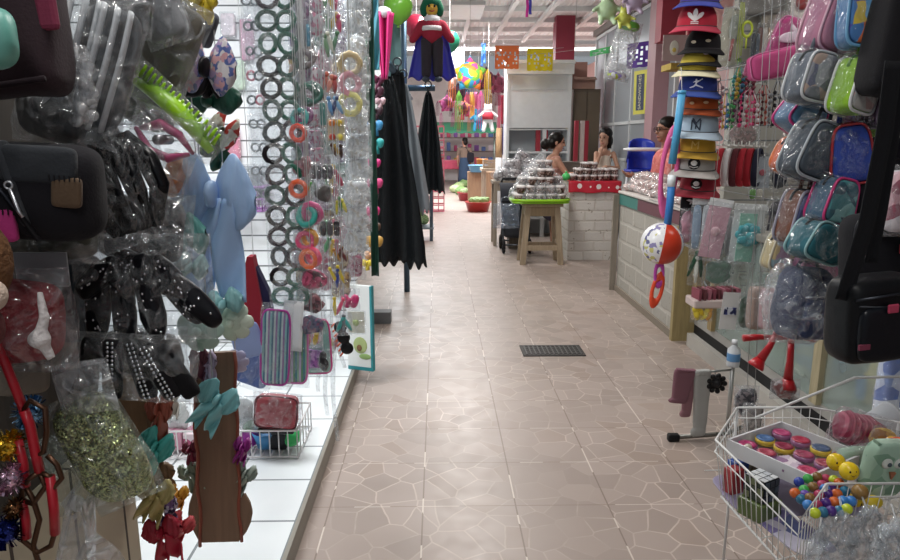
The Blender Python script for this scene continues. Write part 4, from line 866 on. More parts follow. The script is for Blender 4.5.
for i, (x, z, w_, h_, c, lab) in enumerate([(-.15, .9, .5, .2, '#9b8c77', 'wooden crate on the pale vegetable table'), (.05, 0, .36, .3, '#8f8574', 'lower wooden crate under the pale vegetable table'), (.05, .3, .34, .26, '#a39782', 'upper wooden crate under the pale vegetable table')]):
    t = thing('wooden_crate', lab, 'crate', (tx_+x, 15.8, z)); b = MB(); b.box((0, 0, .02), (w_, .3, .03)); obj('base', b, M(c, 'wood'), t)
    for nm, yy in (('front_slats', -.15), ('back_slats', .15)):
        b = MB()
        for k in range(3): b.box((0, yy, h_*(.2+.3*k)), (w_, .015, h_*.22))
        obj(nm, b, M(c, 'wood'), t)
    for sx in (-1, 1): b = MB(); b.box((sx*w_/2, 0, h_/2), (.02, .3, h_)); obj('end_board', b, M(c, 'wood'), t)
b = MB(); b.box((0, 0, .37), (.7, .5, .74)); o = obj('crate_stack', b, M('#8b6f55', 'wood')); o.name = 'produce_stand'; tag(o, 'brown stand under the pale blue tub', 'stand'); g = at(478, 180, 17.2); o.location = (g.x+.1, 17.4, 0)
tub('pale blue tub on the brown stand', 478, 176, 20, 17.2, '#5d93b8', .16, .745)
tub('orange brown clay pot behind the pale blue tub', 482, 168, 12, 18.3, '#b5793f', .28, .745)
b = MB(); b.box((0, 0, .37), (.6, .4, .74)); o = obj('produce_stand', b, M('#7d6a5a', 'wood')); tag(o, 'wooden stand under the clay pot', 'stand'); g = at(482, 168, 18.3); o.location = (g.x, 18.3, 0)
# pink stall, crates, green awning far back
t = thing('market_table', 'pink cloth table at the far end of the aisle', 'table', (at(446, 170, 24.2).x, 24.2, 0)); b = MB(); b.box((0, 0, .82), (1.0, .7, .04)); obj('table_top', b, M('#d98a98'), t); b = MB(); b.sheet(lambda u, v: ((u-.5)*1.02, -.36-.02*math.sin(u*30)*v, .83-.3*v), 24, 6, .006); obj('cloth_skirt', b, M('#c9566e', 'cloth'), t)
for sx in (-1, 1):
    for sy in (-1, 1): b = MB(); b.box((sx*.45, sy*.3, .4), (.06, .06, .8)); obj('leg', b, M('#8d7d76', 'wood'), t)
def grid_crate(lab, x, y, z, w_, d_, h_, hx):
    t = thing('plastic_crate', lab, 'crate', (x, y, z)); b = MB(); b.box((0, 0, .01), (w_, d_, .02)); obj('base', b, M(hx, 'plastic'), t)
    for nm, yy in (('front_grid', -d_/2), ('back_grid', d_/2)):
        b = MB()
        for k in range(6): b.box((-w_/2+w_*k/5, yy, h_/2), (.02, .015, h_))
        for k in range(4): b.box((0, yy, h_*k/3), (w_, .018, .025))
        obj(nm, b, M(hx, 'plastic'), t)
    for sx in (-1, 1): b = MB(); b.box((sx*w_/2, 0, h_/2), (.018, d_, h_)); obj('end_wall', b, M(hx, 'plastic'), t)
c = at(437, 170, 15.0)
for k, lab in enumerate(('lowest', 'second', 'third', 'topmost')): grid_crate('pink plastic crate, %s of the tall pink pile' % lab, c.x-.15, 15.0, k*.46, .6, .4, .44, '#d5788a')
t = thing('awning', 'green awning over the stall at the far end', 'awning', at(465, 130, 23.5)); b = MB(); b.sheet(lambda u, v: ((u-.5)*2.1, -.6*v, .25-.35*v+.02*math.sin(u*40)*v), 30, 6, .02); obj('canopy', b, M('#3f8a68', 'cloth'), t)
for sx in (-1, 1): b = MB(); b.tube([(sx*1.0, 0, .25), (sx*1.0, 0, -t.location.z)], .03, 8); obj('post', b, M('#8a9a92', 'metal'), t)
t = thing('stall_shelf', 'dim shelf of coloured goods under the green awning', 'shelf', (at(470, 150, 25.6).x, 25.8, 0))
for z in (.6, 1.1, 1.6): b = MB(); b.box((0, 0, z), (2.4, .4, .04)); obj('shelf', b, M('#7d706c'), t)
for sx in (-1, 1): b = MB(); b.box((sx*1.2, 0, 1.0), (.05, .4, 2.0)); obj('side', b, M('#6d6460'), t)
rr = random.Random(11)
for z in (.62, 1.12, 1.62):
    for k in range(9):
        b = MB(); w_ = .1+rr.random()*.1; h_ = .15+rr.random()*.2; b.box((0, 0, h_/2), (w_, .15, h_), bev=.02); o = obj('packet', b, M(rr.choice(['#b04a7a', '#8a5fb0', '#d8d0d8', '#c9506a', '#5a7ab8', '#d8b04a']))); tag(o, 'small packet on the dim shelves under the green awning', 'packet', 'packets under the green awning'); o.location = (t.location.x-1.05+k*.26, 25.75, z)
# ================================================================ HAIR ACCESSORY STALL
RAILZ = 2.76
t = thing('display_rail', 'white steel rail above the hair accessory strips', 'rail', (-.5, 0, 0))
b = MB(); b.tube([(0, 1.3, RAILZ), (0, 4.84, RAILZ)], .014, 8); obj('front_bar', b, M('#dfe2e4', 'metal', .4), t)
b = MB(); b.tube([(-.25, 1.1, RAILZ), (-.25, 4.84, RAILZ)], .014, 8); obj('rear_bar', b, M('#dfe2e4', 'metal', .4), t)
def cord(t, zl, r=.0012, x=0):
    """thin string from local height zl up to the rail"""
    z1 = RAILZ-t.location.z
    if z1 > zl+.01: b = MB(); R_ = t.rotation_euler.to_matrix().inverted(); p0 = Vector((x, 0, zl)); b.tube([p0, p0+R_ @ Vector((0, 0, z1-zl))], r, 5); obj('cord', b, M('#cfd3d5', 'plain', .4), t)
rr = random.Random(21)
def bits(t, kind, cols, w_, h_, y=0., seed=0):
    r = random.Random(seed)
    if kind == 'rings':
        n = max(1, len(cols))
        for i, c in enumerate(cols):
            R = min(w_, h_)*.40; b = MB(); b.torus(R, R*.34, T((i-(n-1)/2)*R*.55, y+(i % 2)*.008, (i-(n-1)/2)*R*.3) @ Rx(r.uniform(-.4, .4)) @ Rz(r.uniform(-.5, .5)), 20, 8, wob=.12); obj('hair_ring', b, M(c, 'satin'), t)
    elif kind == 'clips':
        n = len(cols)
        for i, c in enumerate(cols):
            x = (i-(n-1)/2)*w_*.7/max(1, n); a = r.uniform(-.5, .5); m = T(x, y, r.uniform(-.1, .1)*h_) @ Ry(a); b = MB()
            b.tube([(0, -.004, -h_*.34), (0, -.012, -h_*.1), (0, -.012, h_*.12), (0, -.004, h_*.34)], [w_*.06, w_*.13, w_*.12, w_*.05], 10, m=m, flat=.45); b.ell((0, -.012, h_*.3), (w_*.13, .008, w_*.13), m, 12, 8); obj('hair_clip', b, M(c, 'plastic'), t)
    elif kind == 'bars':
        n = len(cols)
        for i, c in enumerate(cols): b = MB(); b.sup(((i-(n-1)/2)*w_*.84/n, y, 0), (w_*.38/n, .007, h_*.4), .5, .5, nu=16, nv=8); obj('barrette', b, M(c, 'plastic'), t)
    elif kind == 'card':
        b = MB(); b.box((0, y+.004, 0), (w_*.84, .003, h_*.88)); obj('backing_card', b, M(cols[0]), t)
        for i, c in enumerate(cols[1:]): b = MB(); k = len(cols)-1; b.ell((0 if k < 2 else (i % 2-.5)*w_*.36, y-.006, h_*(.28-.56*(i//2)/max(1, (k-1)//2)) if k > 2 else 0), (w_*.17, .01, min(h_, w_)*.17), nu=14, nv=8); obj('ornament', b, M(c, 'plastic'), t)
    elif kind == 'cone':
        b = MB(); b.lathe([(w_*.36, -h_*.3), (w_*.12, h_*.3), (0, h_*.32)], m=Ry(.6) @ Rx(.5), n=18); obj('comb', b, M(cols[0], 'plastic'), t)
    elif kind == 'bow':
        for q in (-1, 1): b = MB(); b.sup((q*w_*.22, y, 0), (w_*.22, .014, h_*.3), .9, .8, Ry(q*.3), 18, 9); obj('loop', b, M(cols[0], 'satin'), t)
        b = MB(); b.ell((0, y-.008, 0), (w_*.09, .014, h_*.12), nu=12, nv=8); obj('knot', b, M(cols[-1], 'satin'), t)
    elif kind == 'mass':
        b = MB(); b.sup((0, y, 0), (w_*.4, .018, h_*.42), .9, .7, None, 20, 11, nz=.02, ns=30.); obj('ties', b, PRINT(cols, 70., rough=.5) if len(cols) > 1 else M(cols[0], 'satin'), t)
def pack(lab, x0, y0, x1, y1, Y, kind, cols, film=.16, tilt=0., group=None, name='hair_tie_pack', cat='hair tie pack', hdr=False, d=.035, string=True):
    c, w_, h_ = B(x0, y0, x1, y1, Y); t = thing(name, lab, cat, c, group=group, rot=(0, tilt, rr.uniform(-.15, .15)))
    bits(t, kind, cols, w_, h_, 0, int(x0*7+y0))
    b = MB(); b.bag(w_, h_, d, crush=.5, nu=11, nv=13); obj('clear_bag', b, CELLO(film), t)
    if hdr: b = MB(); b.box((0, 0, h_*.46), (w_*.9, .004, h_*.12)); obj('header_card', b, M('#d9dadb'), t)
    if string and abs(tilt) < .05: cord(t, h_*.48)
    return t
# --- strip of ringed hair elastics on clear film (two columns)
def ring_strip(lab, px, y0, y1, Y, wpx, rows, pal, seed, rad=.29):
    a, bb = at(px, y0, Y), at(px, y1, Y); s = sc_at(px, (y0+y1)/2, Y); w_ = wpx*s; h_ = a.z-bb.z; t = thing('hair_elastic_strip', lab, 'hair elastic strip', (a.x, Y, a.z)); r = random.Random(seed)
    b = MB(); b.sheet(lambda u, v: ((u-.5)*w_, .012+.008*noise.noise(Vector((u*4, v*14, seed))), -v*h_), 8, 40, .001); obj('film_back', b, CELLO(.2), t)
    protos = {}
    for j in range(rows):
        for i in (-1, 1):
            c = r.choice(pal); key = (c, r.randrange(3))
            loc = (i*w_*.235+r.uniform(-.003, .003), -.002+r.uniform(-.004, .004), -h_*(j+.5)/rows); rot = (r.uniform(-.3, .3), r.uniform(-3, 3), r.uniform(-.35, .35))
            if key in protos: o = protos[key].copy(); COL.objects.link(o); o.parent = t
            else:
                b = MB(); R = w_*.228; b.torus(R, R*.27, None, 22, 8, sz=1.12, wob=.14); o = obj('hair_elastic', b, M(c, 'satin'), t); protos[key] = o
            o.location = loc; o.rotation_euler = rot
    b = MB(); b.sheet(lambda u, v: ((u-.5)*w_*1.08, -.016-.012*abs(math.sin(v*rows*PI))*math.sin(PI*u)+.006*noise.noise(Vector((u*9, v*50, seed))), -v*h_), 12, 80, .0008); obj('film_front', b, CELLO(.17), t); cord(t, 0)
    return t
ring_strip('long strip of dark green and black hair elastics in two columns', 275, -14, 306, 2.3, 37, 15, ['#12604c', '#1c6e58', '#1a151c', '#201820', '#30182a', '#1c2d34', '#0e4a3c'], 5)
ring_strip('strip of grey and pink hair elastics against the white slats', 250, -12, 205, 2.75, 17, 9, ['#7d868c', '#c66a7d', '#5d6a70', '#9aa0a4', '#47525a'], 6)
c, w_, h_ = B(283, 300, 303, 352, 2.28); t = thing('blank_card', 'blank white card at the foot of the dark green elastic strip', 'card', c, rot=(0, .09, 0)); b = MB(); b.sheet(lambda u, v: ((u-.5)*w_, -.006*math.sin(v*3), (.5-v)*h_), 6, 10, .0015); obj('card', b, M('#eceff1'), t); b = MB(); b.box((0, .004, h_*.5), (w_*.5, .003, .02)); obj('tape', b, CELLO(.3), t)
# --- packs one by one (what the photo lets one tell)
PK_ = [
 ('clear pack of lilac and navy barrettes high on the strips', 287, 22, 313, 49, 2.45, 'bars', ['#9a86b4', '#2a2a44', '#32345a', '#4c8aa6']),
 ('pack of bronze wire hair rings under the navy barrettes', 293, 49, 318, 68, 2.4, 'rings', ['#6e6468', '#8a7d7d']),
 ('pack of bottle green hair rings above the coral ring', 297, 82, 320, 106, 2.4, 'rings', ['#1e5d4e', '#34685c']),
 ('pack with turquoise and purple curved combs', 290, 107, 312, 126, 2.4, 'rings', ['#4fb4b0', '#7c3a70']),
 ('bright coral hair ring in clear film', 289, 124, 306, 142, 2.38, 'rings', ['#f05a48']),
 ('bright orange hair ring in clear film beside a lime clip', 290, 178, 306, 200, 2.38, 'rings', ['#f2663a']),
 ('lime green clip pack next to the orange ring', 304, 180, 314, 198, 2.42, 'clips', ['#58b050']),
 ('pack of dusty red hair ties between coral and orange rings', 292, 156, 311, 178, 2.42, 'mass', ['#9a5260', '#b87a86', '#7d4450']),
 ('small pack of charcoal mini elastics', 309, 163, 335, 181, 2.44, 'bars', ['#3c3b40', '#4b4a50', '#37363b', '#55535a']),
 ('pack holding a dark grey cone comb', 312, 181, 338, 201, 2.44, 'cone', ['#54504e']),
 ('pack of turquoise and pink hair rings', 296, 203, 321, 226, 2.38, 'rings', ['#3fa99f', '#c85a8a']),
 ('pack of black elastics in a tilted clear bag', 318, 219, 342, 238, 2.44, 'bars', ['#2b292c', '#3a383b', '#2f2d30']),
 ('pack of magenta and amber hair rings', 296, 230, 318, 249, 2.38, 'rings', ['#d84a7a', '#e0a040']),
 ('pack of neon orange and pink hair rings, lowest of the ring packs', 297, 248, 323, 268, 2.36, 'rings', ['#f2703a', '#f0527a']),
 ('pack of raspberry hair ties under the neon orange rings', 299, 268, 327, 291, 2.4, 'mass', ['#b03a62', '#c95a80', '#8f3050', '#5a3a44']),
 ('pack of brown and plum hair ties above the pouches', 300, 291, 326, 314, 2.4, 'mass', ['#5a3a3c', '#8b5058', '#3f2d33', '#a87a80']),
 ('pack of steel blue and plum ties beside the white card', 299, 313, 325, 335, 2.4, 'mass', ['#5a5a78', '#7a4a68', '#3d3f58']),
 ('pack of purple glitter clips at the foot of the strips', 300, 345, 325, 372, 2.4, 'mass', ['#8a4a9a', '#b06ab8', '#6a3a80', '#d098d0']),
 ('pack of coral and yellow clips beside the blank white card', 302, 330, 322, 348, 2.38, 'clips', ['#e0705a', '#e8c84a']),
 ('dark oval brush pack beside the purple glitter clips', 317, 350, 330, 373, 2.36, 'mass', ['#252228']),
 ('pack of yellow and green leaf clips', 333, 196, 348, 216, 2.7, 'clips', ['#c8c040', '#3f8a4a', '#d8d25a']),
 ('pack of blue and yellow snap clips', 330, 262, 345, 290, 2.6, 'clips', ['#e8d040', '#3a4a9a', '#e0c83a']),
 ('pack of yellow and pink snap clips', 330, 290, 346, 318, 2.6, 'clips', ['#e8d24a', '#e05a7a']),
 ('pack with two pink bow slides', 340, 288, 360, 312, 2.75, 'bow', ['#d03a78']),
 ('pack of teal and grey clips low on the strips', 336, 312, 352, 336, 2.6, 'clips', ['#3fa09a', '#6a7278', '#4ab0a8']),
 ('pack with an avocado clip on cream card', 346, 310, 366, 335, 3.0, 'card', ['#e3e2d4', '#a8b878']),
 ('pack of amber and brown tortoise clips', 333, 243, 347, 264, 2.62, 'clips', ['#c08a3a', '#5a3320', '#6b2d2a']),
 ('pack of orange and yellow flower clips', 326, 118, 346, 142, 2.65, 'card', ['#d8cfa8', '#e88a3a', '#e8c83a', '#c8503a', '#e8d860']),
 ('pack of dark brown and gold clips', 330, 142, 346, 160, 2.66, 'clips', ['#5a3a2c', '#b89a4a', '#3d2a22']),
 ('pack of red and coral slides high on the strips', 320, 72, 340, 96, 2.6, 'clips', ['#c86a58', '#d88a78', '#b04a48']),
 ('pack of light blue and navy clips', 326, 92, 344, 118, 2.6, 'clips', ['#6a9ac8', '#2f3f6a', '#8ab4d8']),
 ('teal slide pack beside the bottle green rings', 318, 100, 328, 128, 2.5, 'bars', ['#3a8a84']),
 ('pack of green and cream ribbon ties', 322, 30, 340, 62, 2.6, 'clips', ['#7aa07c', '#d8d8c8', '#5a8a68']),
 ('pack of pale orange elastic bands', 286, 52, 297, 78, 2.5, 'mass', ['#e09a7a', '#e8c060']),
]
for p_ in PK_:
    p_ = list(p_)
    if p_[1] < 300 and p_[2] > 100: p_[1] -= 1; p_[3] += 2; p_[5] -= .12
    pack(*p_)
# fill of the strips behind: packs nothing tells apart share a label and a group
pools = [
 ('small clear pack of lilac and grey ties in the middle strip', 'lilac packs of the middle strip', 'mass', ['#b8a8c4', '#8d8698', '#d8d2de', '#a07a9a'], (302, 2.55), [-4, 14, 66, 140, 152, 200, 228, 246]),
 ('small clear pack of pink and silver ties in the middle strip', 'pink packs of the middle strip', 'mass', ['#c88aa0', '#c9c4cc', '#a86a84', '#ddd6dc'], (314, 2.6), [-8, 12, 66, 106, 128, 146, 204, 240, 268, 322]),
 ('small clear pack of mixed bright clips in the outer strip', 'bright packs of the outer strip', 'clips', ['#5a9a6a', '#d8b84a', '#c85a78'], (332, 2.72), [-10, 12, 164, 180, 216, 234, 330]),
]
for lab, grp, kind, cols, (px, Y), rows in pools:
    for y in rows: pack(lab, px-11+rr.uniform(-2, 2), y, px+11+rr.uniform(-2, 2), y+24, Y+rr.uniform(-.05, .05), kind, cols, .2, group=grp)
for y in range(-14, 250, 24):
    pack('clear pack of white hair nets in the milky strip', 344+rr.uniform(-3, 2), y, 371+rr.uniform(-2, 2), y+30, 3.1+rr.uniform(-.06, .06), 'mass', ['#dfe2e4', '#cdd2d5', '#eef0f1', '#c6c2b8'], .42, group='white packs of the milky strip', d=.06)
for y, c, lab in ((72, '#d8a0ac', 'clear pack with a pale pink scrunchie in the milky strip'), (92, '#d8d28a', 'clear pack with a pale yellow scrunchie in the milky strip'), (52, '#c8b48a', 'clear pack with a straw coloured scrunchie in the milky strip')):
    pack(lab, 338, y, 362, y+24, 2.95, 'rings', [c], .3)
# FILLB: a second, rear layer of strips
FILLB = [('lilac and silver tie pack in the rear strips', 'mass', ['#a898b4', '#c9c2cc', '#8a7a94', '#d8d4dc']), ('rose tie pack in the rear strips', 'mass', ['#b8788c', '#d0a8b4', '#8d5a6a', '#dcccd2']), ('sage and teal tie pack in the rear strips', 'mass', ['#7a9a90', '#a8bcb4', '#4a7a74', '#c9d4d0']), ('amber and brown tie pack in the rear strips', 'mass', ['#a88a5a', '#c8b48a', '#6a4a3a', '#8a6a5a'])]
for ci, px in enumerate((306, 324, 340, 352)):
    for k, y in enumerate(range(-16+ci*7, 300-ci*14, 27)):
        lab, kind, cols = FILLB[(k*3+ci*2+(k*k) % 3) % 4]; pack(lab, px-12+rr.uniform(-3, 3), y, px+12+rr.uniform(-3, 3), y+32, 2.95+ci*.14, kind, cols, .2, group=lab.replace(' pack', ' packs'), d=.05)
# clear sticks / strings dangling below the strips
for i, px in enumerate((318, 325, 333, 341)):
    a, bb = at(px, 335, 2.7), at(px, 392+(i % 3)*24-24*(i == 3), 2.7); t = thing('film_strip', 'narrow empty film strip dangling below the packs', 'film strip', a, group='film strips below the packs'); l = a.z-bb.z
    b = MB(); b.sheet(lambda u, v: ((u-.5)*.022*(1-.3*v)+.01*math.sin(v*5+i), .01*math.sin(v*7+i*2), -v*l), 5, 20, .001); obj('film', b, CELLO(.35), t); cord(t, 0)
t = thing('claw_clip', 'black claw clip with orange teeth hanging at the foot of the strips', 'hair clip', at(345, 337, 2.65)); s = sc_at(345, 337, 2.65)
b = MB(); 
for k in range(3): b.ell((-4*s+k*3.0*s, -.01, (11-k*11)*s), (7*s, .012, 6.5*s), nu=14, nv=8)
fuse(obj('jaw', b, M('#18171a', 'plastic'), t), .004, 2)
for k in range(7): b = MB(); b.tube([((-10+k*1.3)*s, 0, (14-k*5)*s), ((-13+k*1.3)*s, -.012, (11-k*5)*s)], .0035, 6); obj('claw', b, M('#d8603a', 'plastic'), t)
cord(t, 15*s)
# pencil pouches with pink piping hung low
def flat_pouch(name, lab, cat, x0, y0, x1, y1, Y, hx, rim, tilt=0., film=None, zipc='#d8d8d8', d=.03, extra=None, e2=.35, panel=None, yaw=0., group=None, pipe_r=.004):
    c, w_, h_ = B(x0, y0, x1, y1, Y); t = thing(name, lab, cat, c, group=group, rot=(0, tilt, yaw))
    b = MB(); b.sup((0, 0, 0), (w_/2, d/2, h_/2), .45, e2, nz=.006, ns=14.); bo = obj('body', b, hx if not isinstance(hx, str) else M(hx, 'cloth'), t)
    n = 40; pw = lambda x, e: math.copysign(abs(x)**e, x)
    if rim: b = MB(); b.tube([(w_/2*1.0*pw(math.cos(i*2*PI/n), e2), -d*.30, h_/2*pw(math.sin(i*2*PI/n), e2)) for i in range(n)], pipe_r, 6, True); obj('piping', b, M(rim, 'plastic'), t)
    if zipc:
        b = MB(); b.tube([(w_*.40*(u/8-.5)*2*.95, -d*.5-.001, h_*.30) for u in range(9)], .0028, 6); z_ = obj('zip', b, M(zipc, 'metal'), t)
        b = MB(); b.box((w_*.30, -d*.5-.005, h_*.30-.014), (.006, .003, .026)); obj('zip_pull', b, M('#c9ccd0', 'metal'), z_)
    if panel is not None: b = MB(); b.sup((0, -d*.42, -h_*.12), (w_*.36, d*.14, h_*.26), .4, .4, nu=20, nv=8); obj('front_panel', b, panel, t)
    if film: b = MB(); b.bag(w_*1.16, h_*1.16, d*1.5, crush=.3, nu=14, nv=16); obj('clear_bag', b, CELLO(film), t)
    return t
flat_pouch('pencil_pouch', 'clear striped pouch with magenta piping, outermost of the low pouches', 'pouch', 262, 308, 290, 386, 2.2, STRIPES(['#8a6aa0', '#7fb0b8', '#3f6f8a', '#b8c8d0'], 40.), '#b03a9a', .08, .2, None)
flat_pouch('pencil_pouch', 'green and teal striped pouch with pink piping under the strips', 'pouch', 280, 318, 308, 384, 2.3, STRIPES(['#5a8a6a', '#3f7a8a', '#8ab09a', '#b9a8c8'], 36.), '#d070b0', .05, .2, None)
flat_pouch('pencil_pouch', 'pale teal pouch with pink piping behind the glitter clips', 'pouch', 302, 318, 331, 374, 2.62, '#7fb0a8', '#d84a90', -.03, .2, None)
flat_pouch('pencil_pouch', 'denim blue pouch hanging below the navy and red bag', 'pouch', 240, 330, 275, 388, 2.35, '#5f76b8', None, .35, .12, '#8090c8')
flat_pouch('pencil_pouch', 'pale denim pouch with a scalloped edge beside the brown display board', 'pouch', 232, 322, 262, 358, 2.2, '#8fa0d0', None, -.2, None, None)
c, w_, h_ = B(234, 255, 278, 346, 2.35); t = thing('cloth_bag', 'crimson triangular cloth bag with a navy side behind the elastic strip', 'bag', c)
b = MB(); b.prism([(-w_*.1, h_*.5), (w_*.02, h_*.5), (w_*.3, -h_*.5), (-w_*.5, -h_*.18)], .05); obj('red_side', b, M('#9c2233', 'cloth'), t); b = MB(); b.prism([(w_*.02, h_*.42), (w_*.3, h_*.1), (w_*.44, -h_*.5), (w_*.28, -h_*.5)], .04, T(0, .01, 0)); obj('navy_side', b, M('#28234a', 'cloth'), t); cord(t, h_*.48)
# ribbons and small things at the end of the stall
for i, (px, wpx, y1, c, lab) in enumerate([(357, 3, 92, '#b0324a', 'narrow red ribbon hanging next to the white and green ones'), (360.5, 3, 98, '#e9e9e6', 'narrow white ribbon between the red and green ones'), (364, 4, 110, '#1f6a48', 'narrow green ribbon beside the white ribbon'), (369, 8, 276, '#143c30', 'long dark green cloth strip at the stall end'), (375, 7, 70, '#3f7f8f', 'teal satin ribbon beside the dark green strip')]):
    a = at(px, -8, 3.3+i*.08); bb = at(px, y1, 3.3+i*.08); s = sc_at(px, 60, 3.4); l = a.z-bb.z; t = thing('hanging_ribbon', lab, 'ribbon', a); b = MB(); b.sheet(lambda u, v: ((u-.5)*wpx*s, .012*math.sin(u*5+v*9+i), -v*l), 8, 30, .003); obj('band', b, M(c, 'satin'), t); cord(t, 0)
c, w_, h_ = B(374, 14, 394, 78, 3.9); t = thing('ribbon_roll', 'bright pink satin cloth gathered at its top beside the tarpaulins', 'cloth', c); b = MB(); b.sheet(lambda u, v: ((u-.5)*w_*(1.0-.75*v), .03*math.sin(u*14)*(1-.4*v), (.5-v)*h_), 26, 16, .005); obj('cloth', b, M('#cc2f78', 'satin'), t); b = MB(); b.ell((0, 0, h_*.5), (w_*.4, .03, .03)); obj('gather', b, M('#dfe1e4', 'satin'), t); cord(t, h_*.5)
tail = [(378, 78, 6, '#6b2d4a', 'dark plum'), (376, 90, 7, '#4d2436', 'dark maroon'), (380, 100, 5, '#c9a8b0', 'dusty pink'), (376, 110, 6, '#3d2832', 'dark brown'), (375, 124, 7, '#3f88b8', 'sky blue'), (376, 142, 7, '#2f9a9a', 'turquoise'), (374, 162, 6, '#c8307a', 'magenta'), (371, 172, 5, '#252028', 'black'), (375, 182, 7, '#c9447a', 'rose'), (372, 196, 6, '#3a3238', 'charcoal'), (372, 210, 7, '#d83a80', 'hot pink'), (374, 226, 6, '#5a4030', 'dark brown lower'), (374, 240, 8, '#c0954a', 'gold'), (371, 254, 6, '#e0a87a', 'peach'), (367, 262, 5, '#e8d048', 'yellow and orange')]
for i, (px, py, r, c, nm) in enumerate(tail):
    Y = 3.95; cc = at(px, py, Y); s = r*sc_at(px, py, Y); t = thing('hair_bow', '%s hair bow in the column beside the dark green cloth strip' % nm, 'hair bow', cc)
    bits(t, 'bow', [c], s*2.6, s*2.4)
    b = MB(); b.sheet(lambda u, v: ((u-.5)*s*.9, .008*math.sin(u*4+v*4), -v*s*1.7), 4, 8, .003); obj('tail', b, M(c, 'satin'), t)
    if i == 0: cord(t, 0)
    else: b = MB(); q = at(tail[i-1][0], tail[i-1][1], Y)-cc; b.tube([(0, .004, 0), (q.x, .004, q.z)], .0015, 5); obj('cord', b, M('#cfd3d5'), t)
# leaning board and box at the stall end
c = at(366, 300, 4.0); t = thing('gift_box', 'white display board with teal edge and an avocado print at the stall end', 'display board', (at(360, 338, 4.2).x, 4.2, .092), -.35)
s = sc_at(366, 300, 4.2); hh = 88*s; ww = 26*s
b = MB(); b.box((0, 0, hh/2), (ww, .03, hh)); obj('board', b, M('#e9eceb'), t); b = MB(); b.box((ww/2+.006, 0, hh/2), (.014, .034, hh)); b.box((0, 0, .012), (ww, .034, .024)); obj('edge', b, M('#2f8f98', 'plain'), t)
b = MB(); b.ell((ww*.05, -.016, hh*.30), (ww*.3, .004, hh*.1), nu=18, nv=8); av = obj('avocado_print', b, M('#a9b77a'), t); b = MB(); b.ell((ww*.02, -.02, hh*.27), (ww*.11, .004, hh*.04), nu=14, nv=8); obj('stone_print', b, M('#7d5a3a'), av); b = MB(); b.ell((ww*.25, -.016, hh*.17), (ww*.26, .004, hh*.035), nu=18, nv=8); obj('leaf_print', b, M('#8fae6a'), t)
b = MB(); b.box((0, 0, .05), (.16, .12, .1)); o = obj('steel_weight', b, M('#6f7274', 'plain')); tag(o, 'small grey block on the aisle tiles by the white display board', 'block'); g = flo(382, 322); o.location = (g.x, g.y, 0)

# ---- low wire basket on the white tiles and what is in it
def wire_basket(t, w_, d_, h_, M_, nx, ny, r=.0035, rows=1, floorbars=True):
    for nm, yy in (('front_wires', -d_/2), ('back_wires', d_/2)):
        b = MB()
        for k in range(nx+1): b.tube([(-w_/2+w_*k/nx, yy, 0), (-w_/2+w_*k/nx, yy*1.0, h_)], r*.8, 5)
        for k in range(rows+1): b.tube([(-w_/2, yy, h_*k/rows), (w_/2, yy, h_*k/rows)], r*1.3, 6)
        obj(nm, b, M_, t)
    for nm, xx in (('side_wires', -w_/2), ('side_wires', w_/2)):
        b = MB()
        for k in range(ny+1): b.tube([(xx, -d_/2+d_*k/ny, 0), (xx, -d_/2+d_*k/ny, h_)], r*.8, 5)
        for k in range(rows+1): b.tube([(xx, -d_/2, h_*k/rows), (xx, d_/2, h_*k/rows)], r*1.3, 6)
        obj(nm, b, M_, t)
    if floorbars:
        b = MB()
        for k in range(1, nx): b.tube([(-w_/2+w_*k/nx, -d_/2, 0), (-w_/2+w_*k/nx, d_/2, 0)], r*.8, 5)
        obj('bottom_wires', b, M_, t)
WW = M('#e6e3e4', 'plastic')
g0, g1 = at(160, 459, 2.95), at(298, 459, 2.95); bw = g1.x-g0.x; bx_, by_ = (g0.x+g1.x)/2, 3.12; bz = g0.z
t = thing('wire_basket', 'low white wire basket of small toys over the white tiles', 'basket', (bx_, by_, max(bz, .1))); bz = max(bz, .1)
wire_basket(t, bw, .34, .13, WW, 15, 5, .004)
for sx in (-1, 1):
    for sy in (-1, 1): b = MB(); b.tube([(sx*bw/2, sy*.17, -(bz-.09)), (sx*bw/2, sy*.17, .0)], .005, 6); obj('foot', b, WW, t)
for (px, r, c, nm) in [(288, 11, '#3fc06a', 'green toy ball at the basket corner'), (262, 14, '#4a90c8', 'sky blue toy bowl in the low wire basket'), (277, 10, '#26262c', 'black toy purse in the low wire basket'), (246, 11, '#8a2a8a', 'purple toy ball in the low wire basket'), (170, 12, '#d8a0b4', 'pink boxed toy in the low wire basket'), (190, 11, '#c9889e', 'rose boxed toy in the low wire basket')]:
    c_ = at(px, 444, 2.98); s = sc_at(px, 444, 3.0); b = MB()
    if 'ball' in nm: b.ell((0, 0, r*s*.9), (r*s*.9, .055, r*s*.85))
    elif 'bowl' in nm: b.lathe([(0, 0), (r*s*.6, 0), (r*s, r*s*1.2), (r*s*.92, r*s*1.2), (r*s*.5, .01), (0, .01)])
    else: b.box((0, 0, r*s*.9), (r*s*1.6, .1, r*s*1.7), bev=.008)
    o = obj('toy_ball' if 'ball' in nm else 'toy_bowl' if 'bowl' in nm else 'toy_box', b, M(c, 'plastic') if 'box' not in nm else PRINT([c, '#e9d8de', '#b85a80', c], 26.)); tag(o, nm, 'toy'); o.location = (c_.x, 3.05, bz+.006)
t = flat_pouch('purse', 'coral red purse with a black base lying above the low wire basket', 'purse', 256, 394, 298, 428, 2.98, '#a85058', '#6a2a34', .1, .2, None, d=.07)
b = MB(); b.box((0, -.002, -.09), (.17, .06, .025), Ry(-.05), bev=.01); obj('base', b, M('#2b292b', 'plastic'), t)
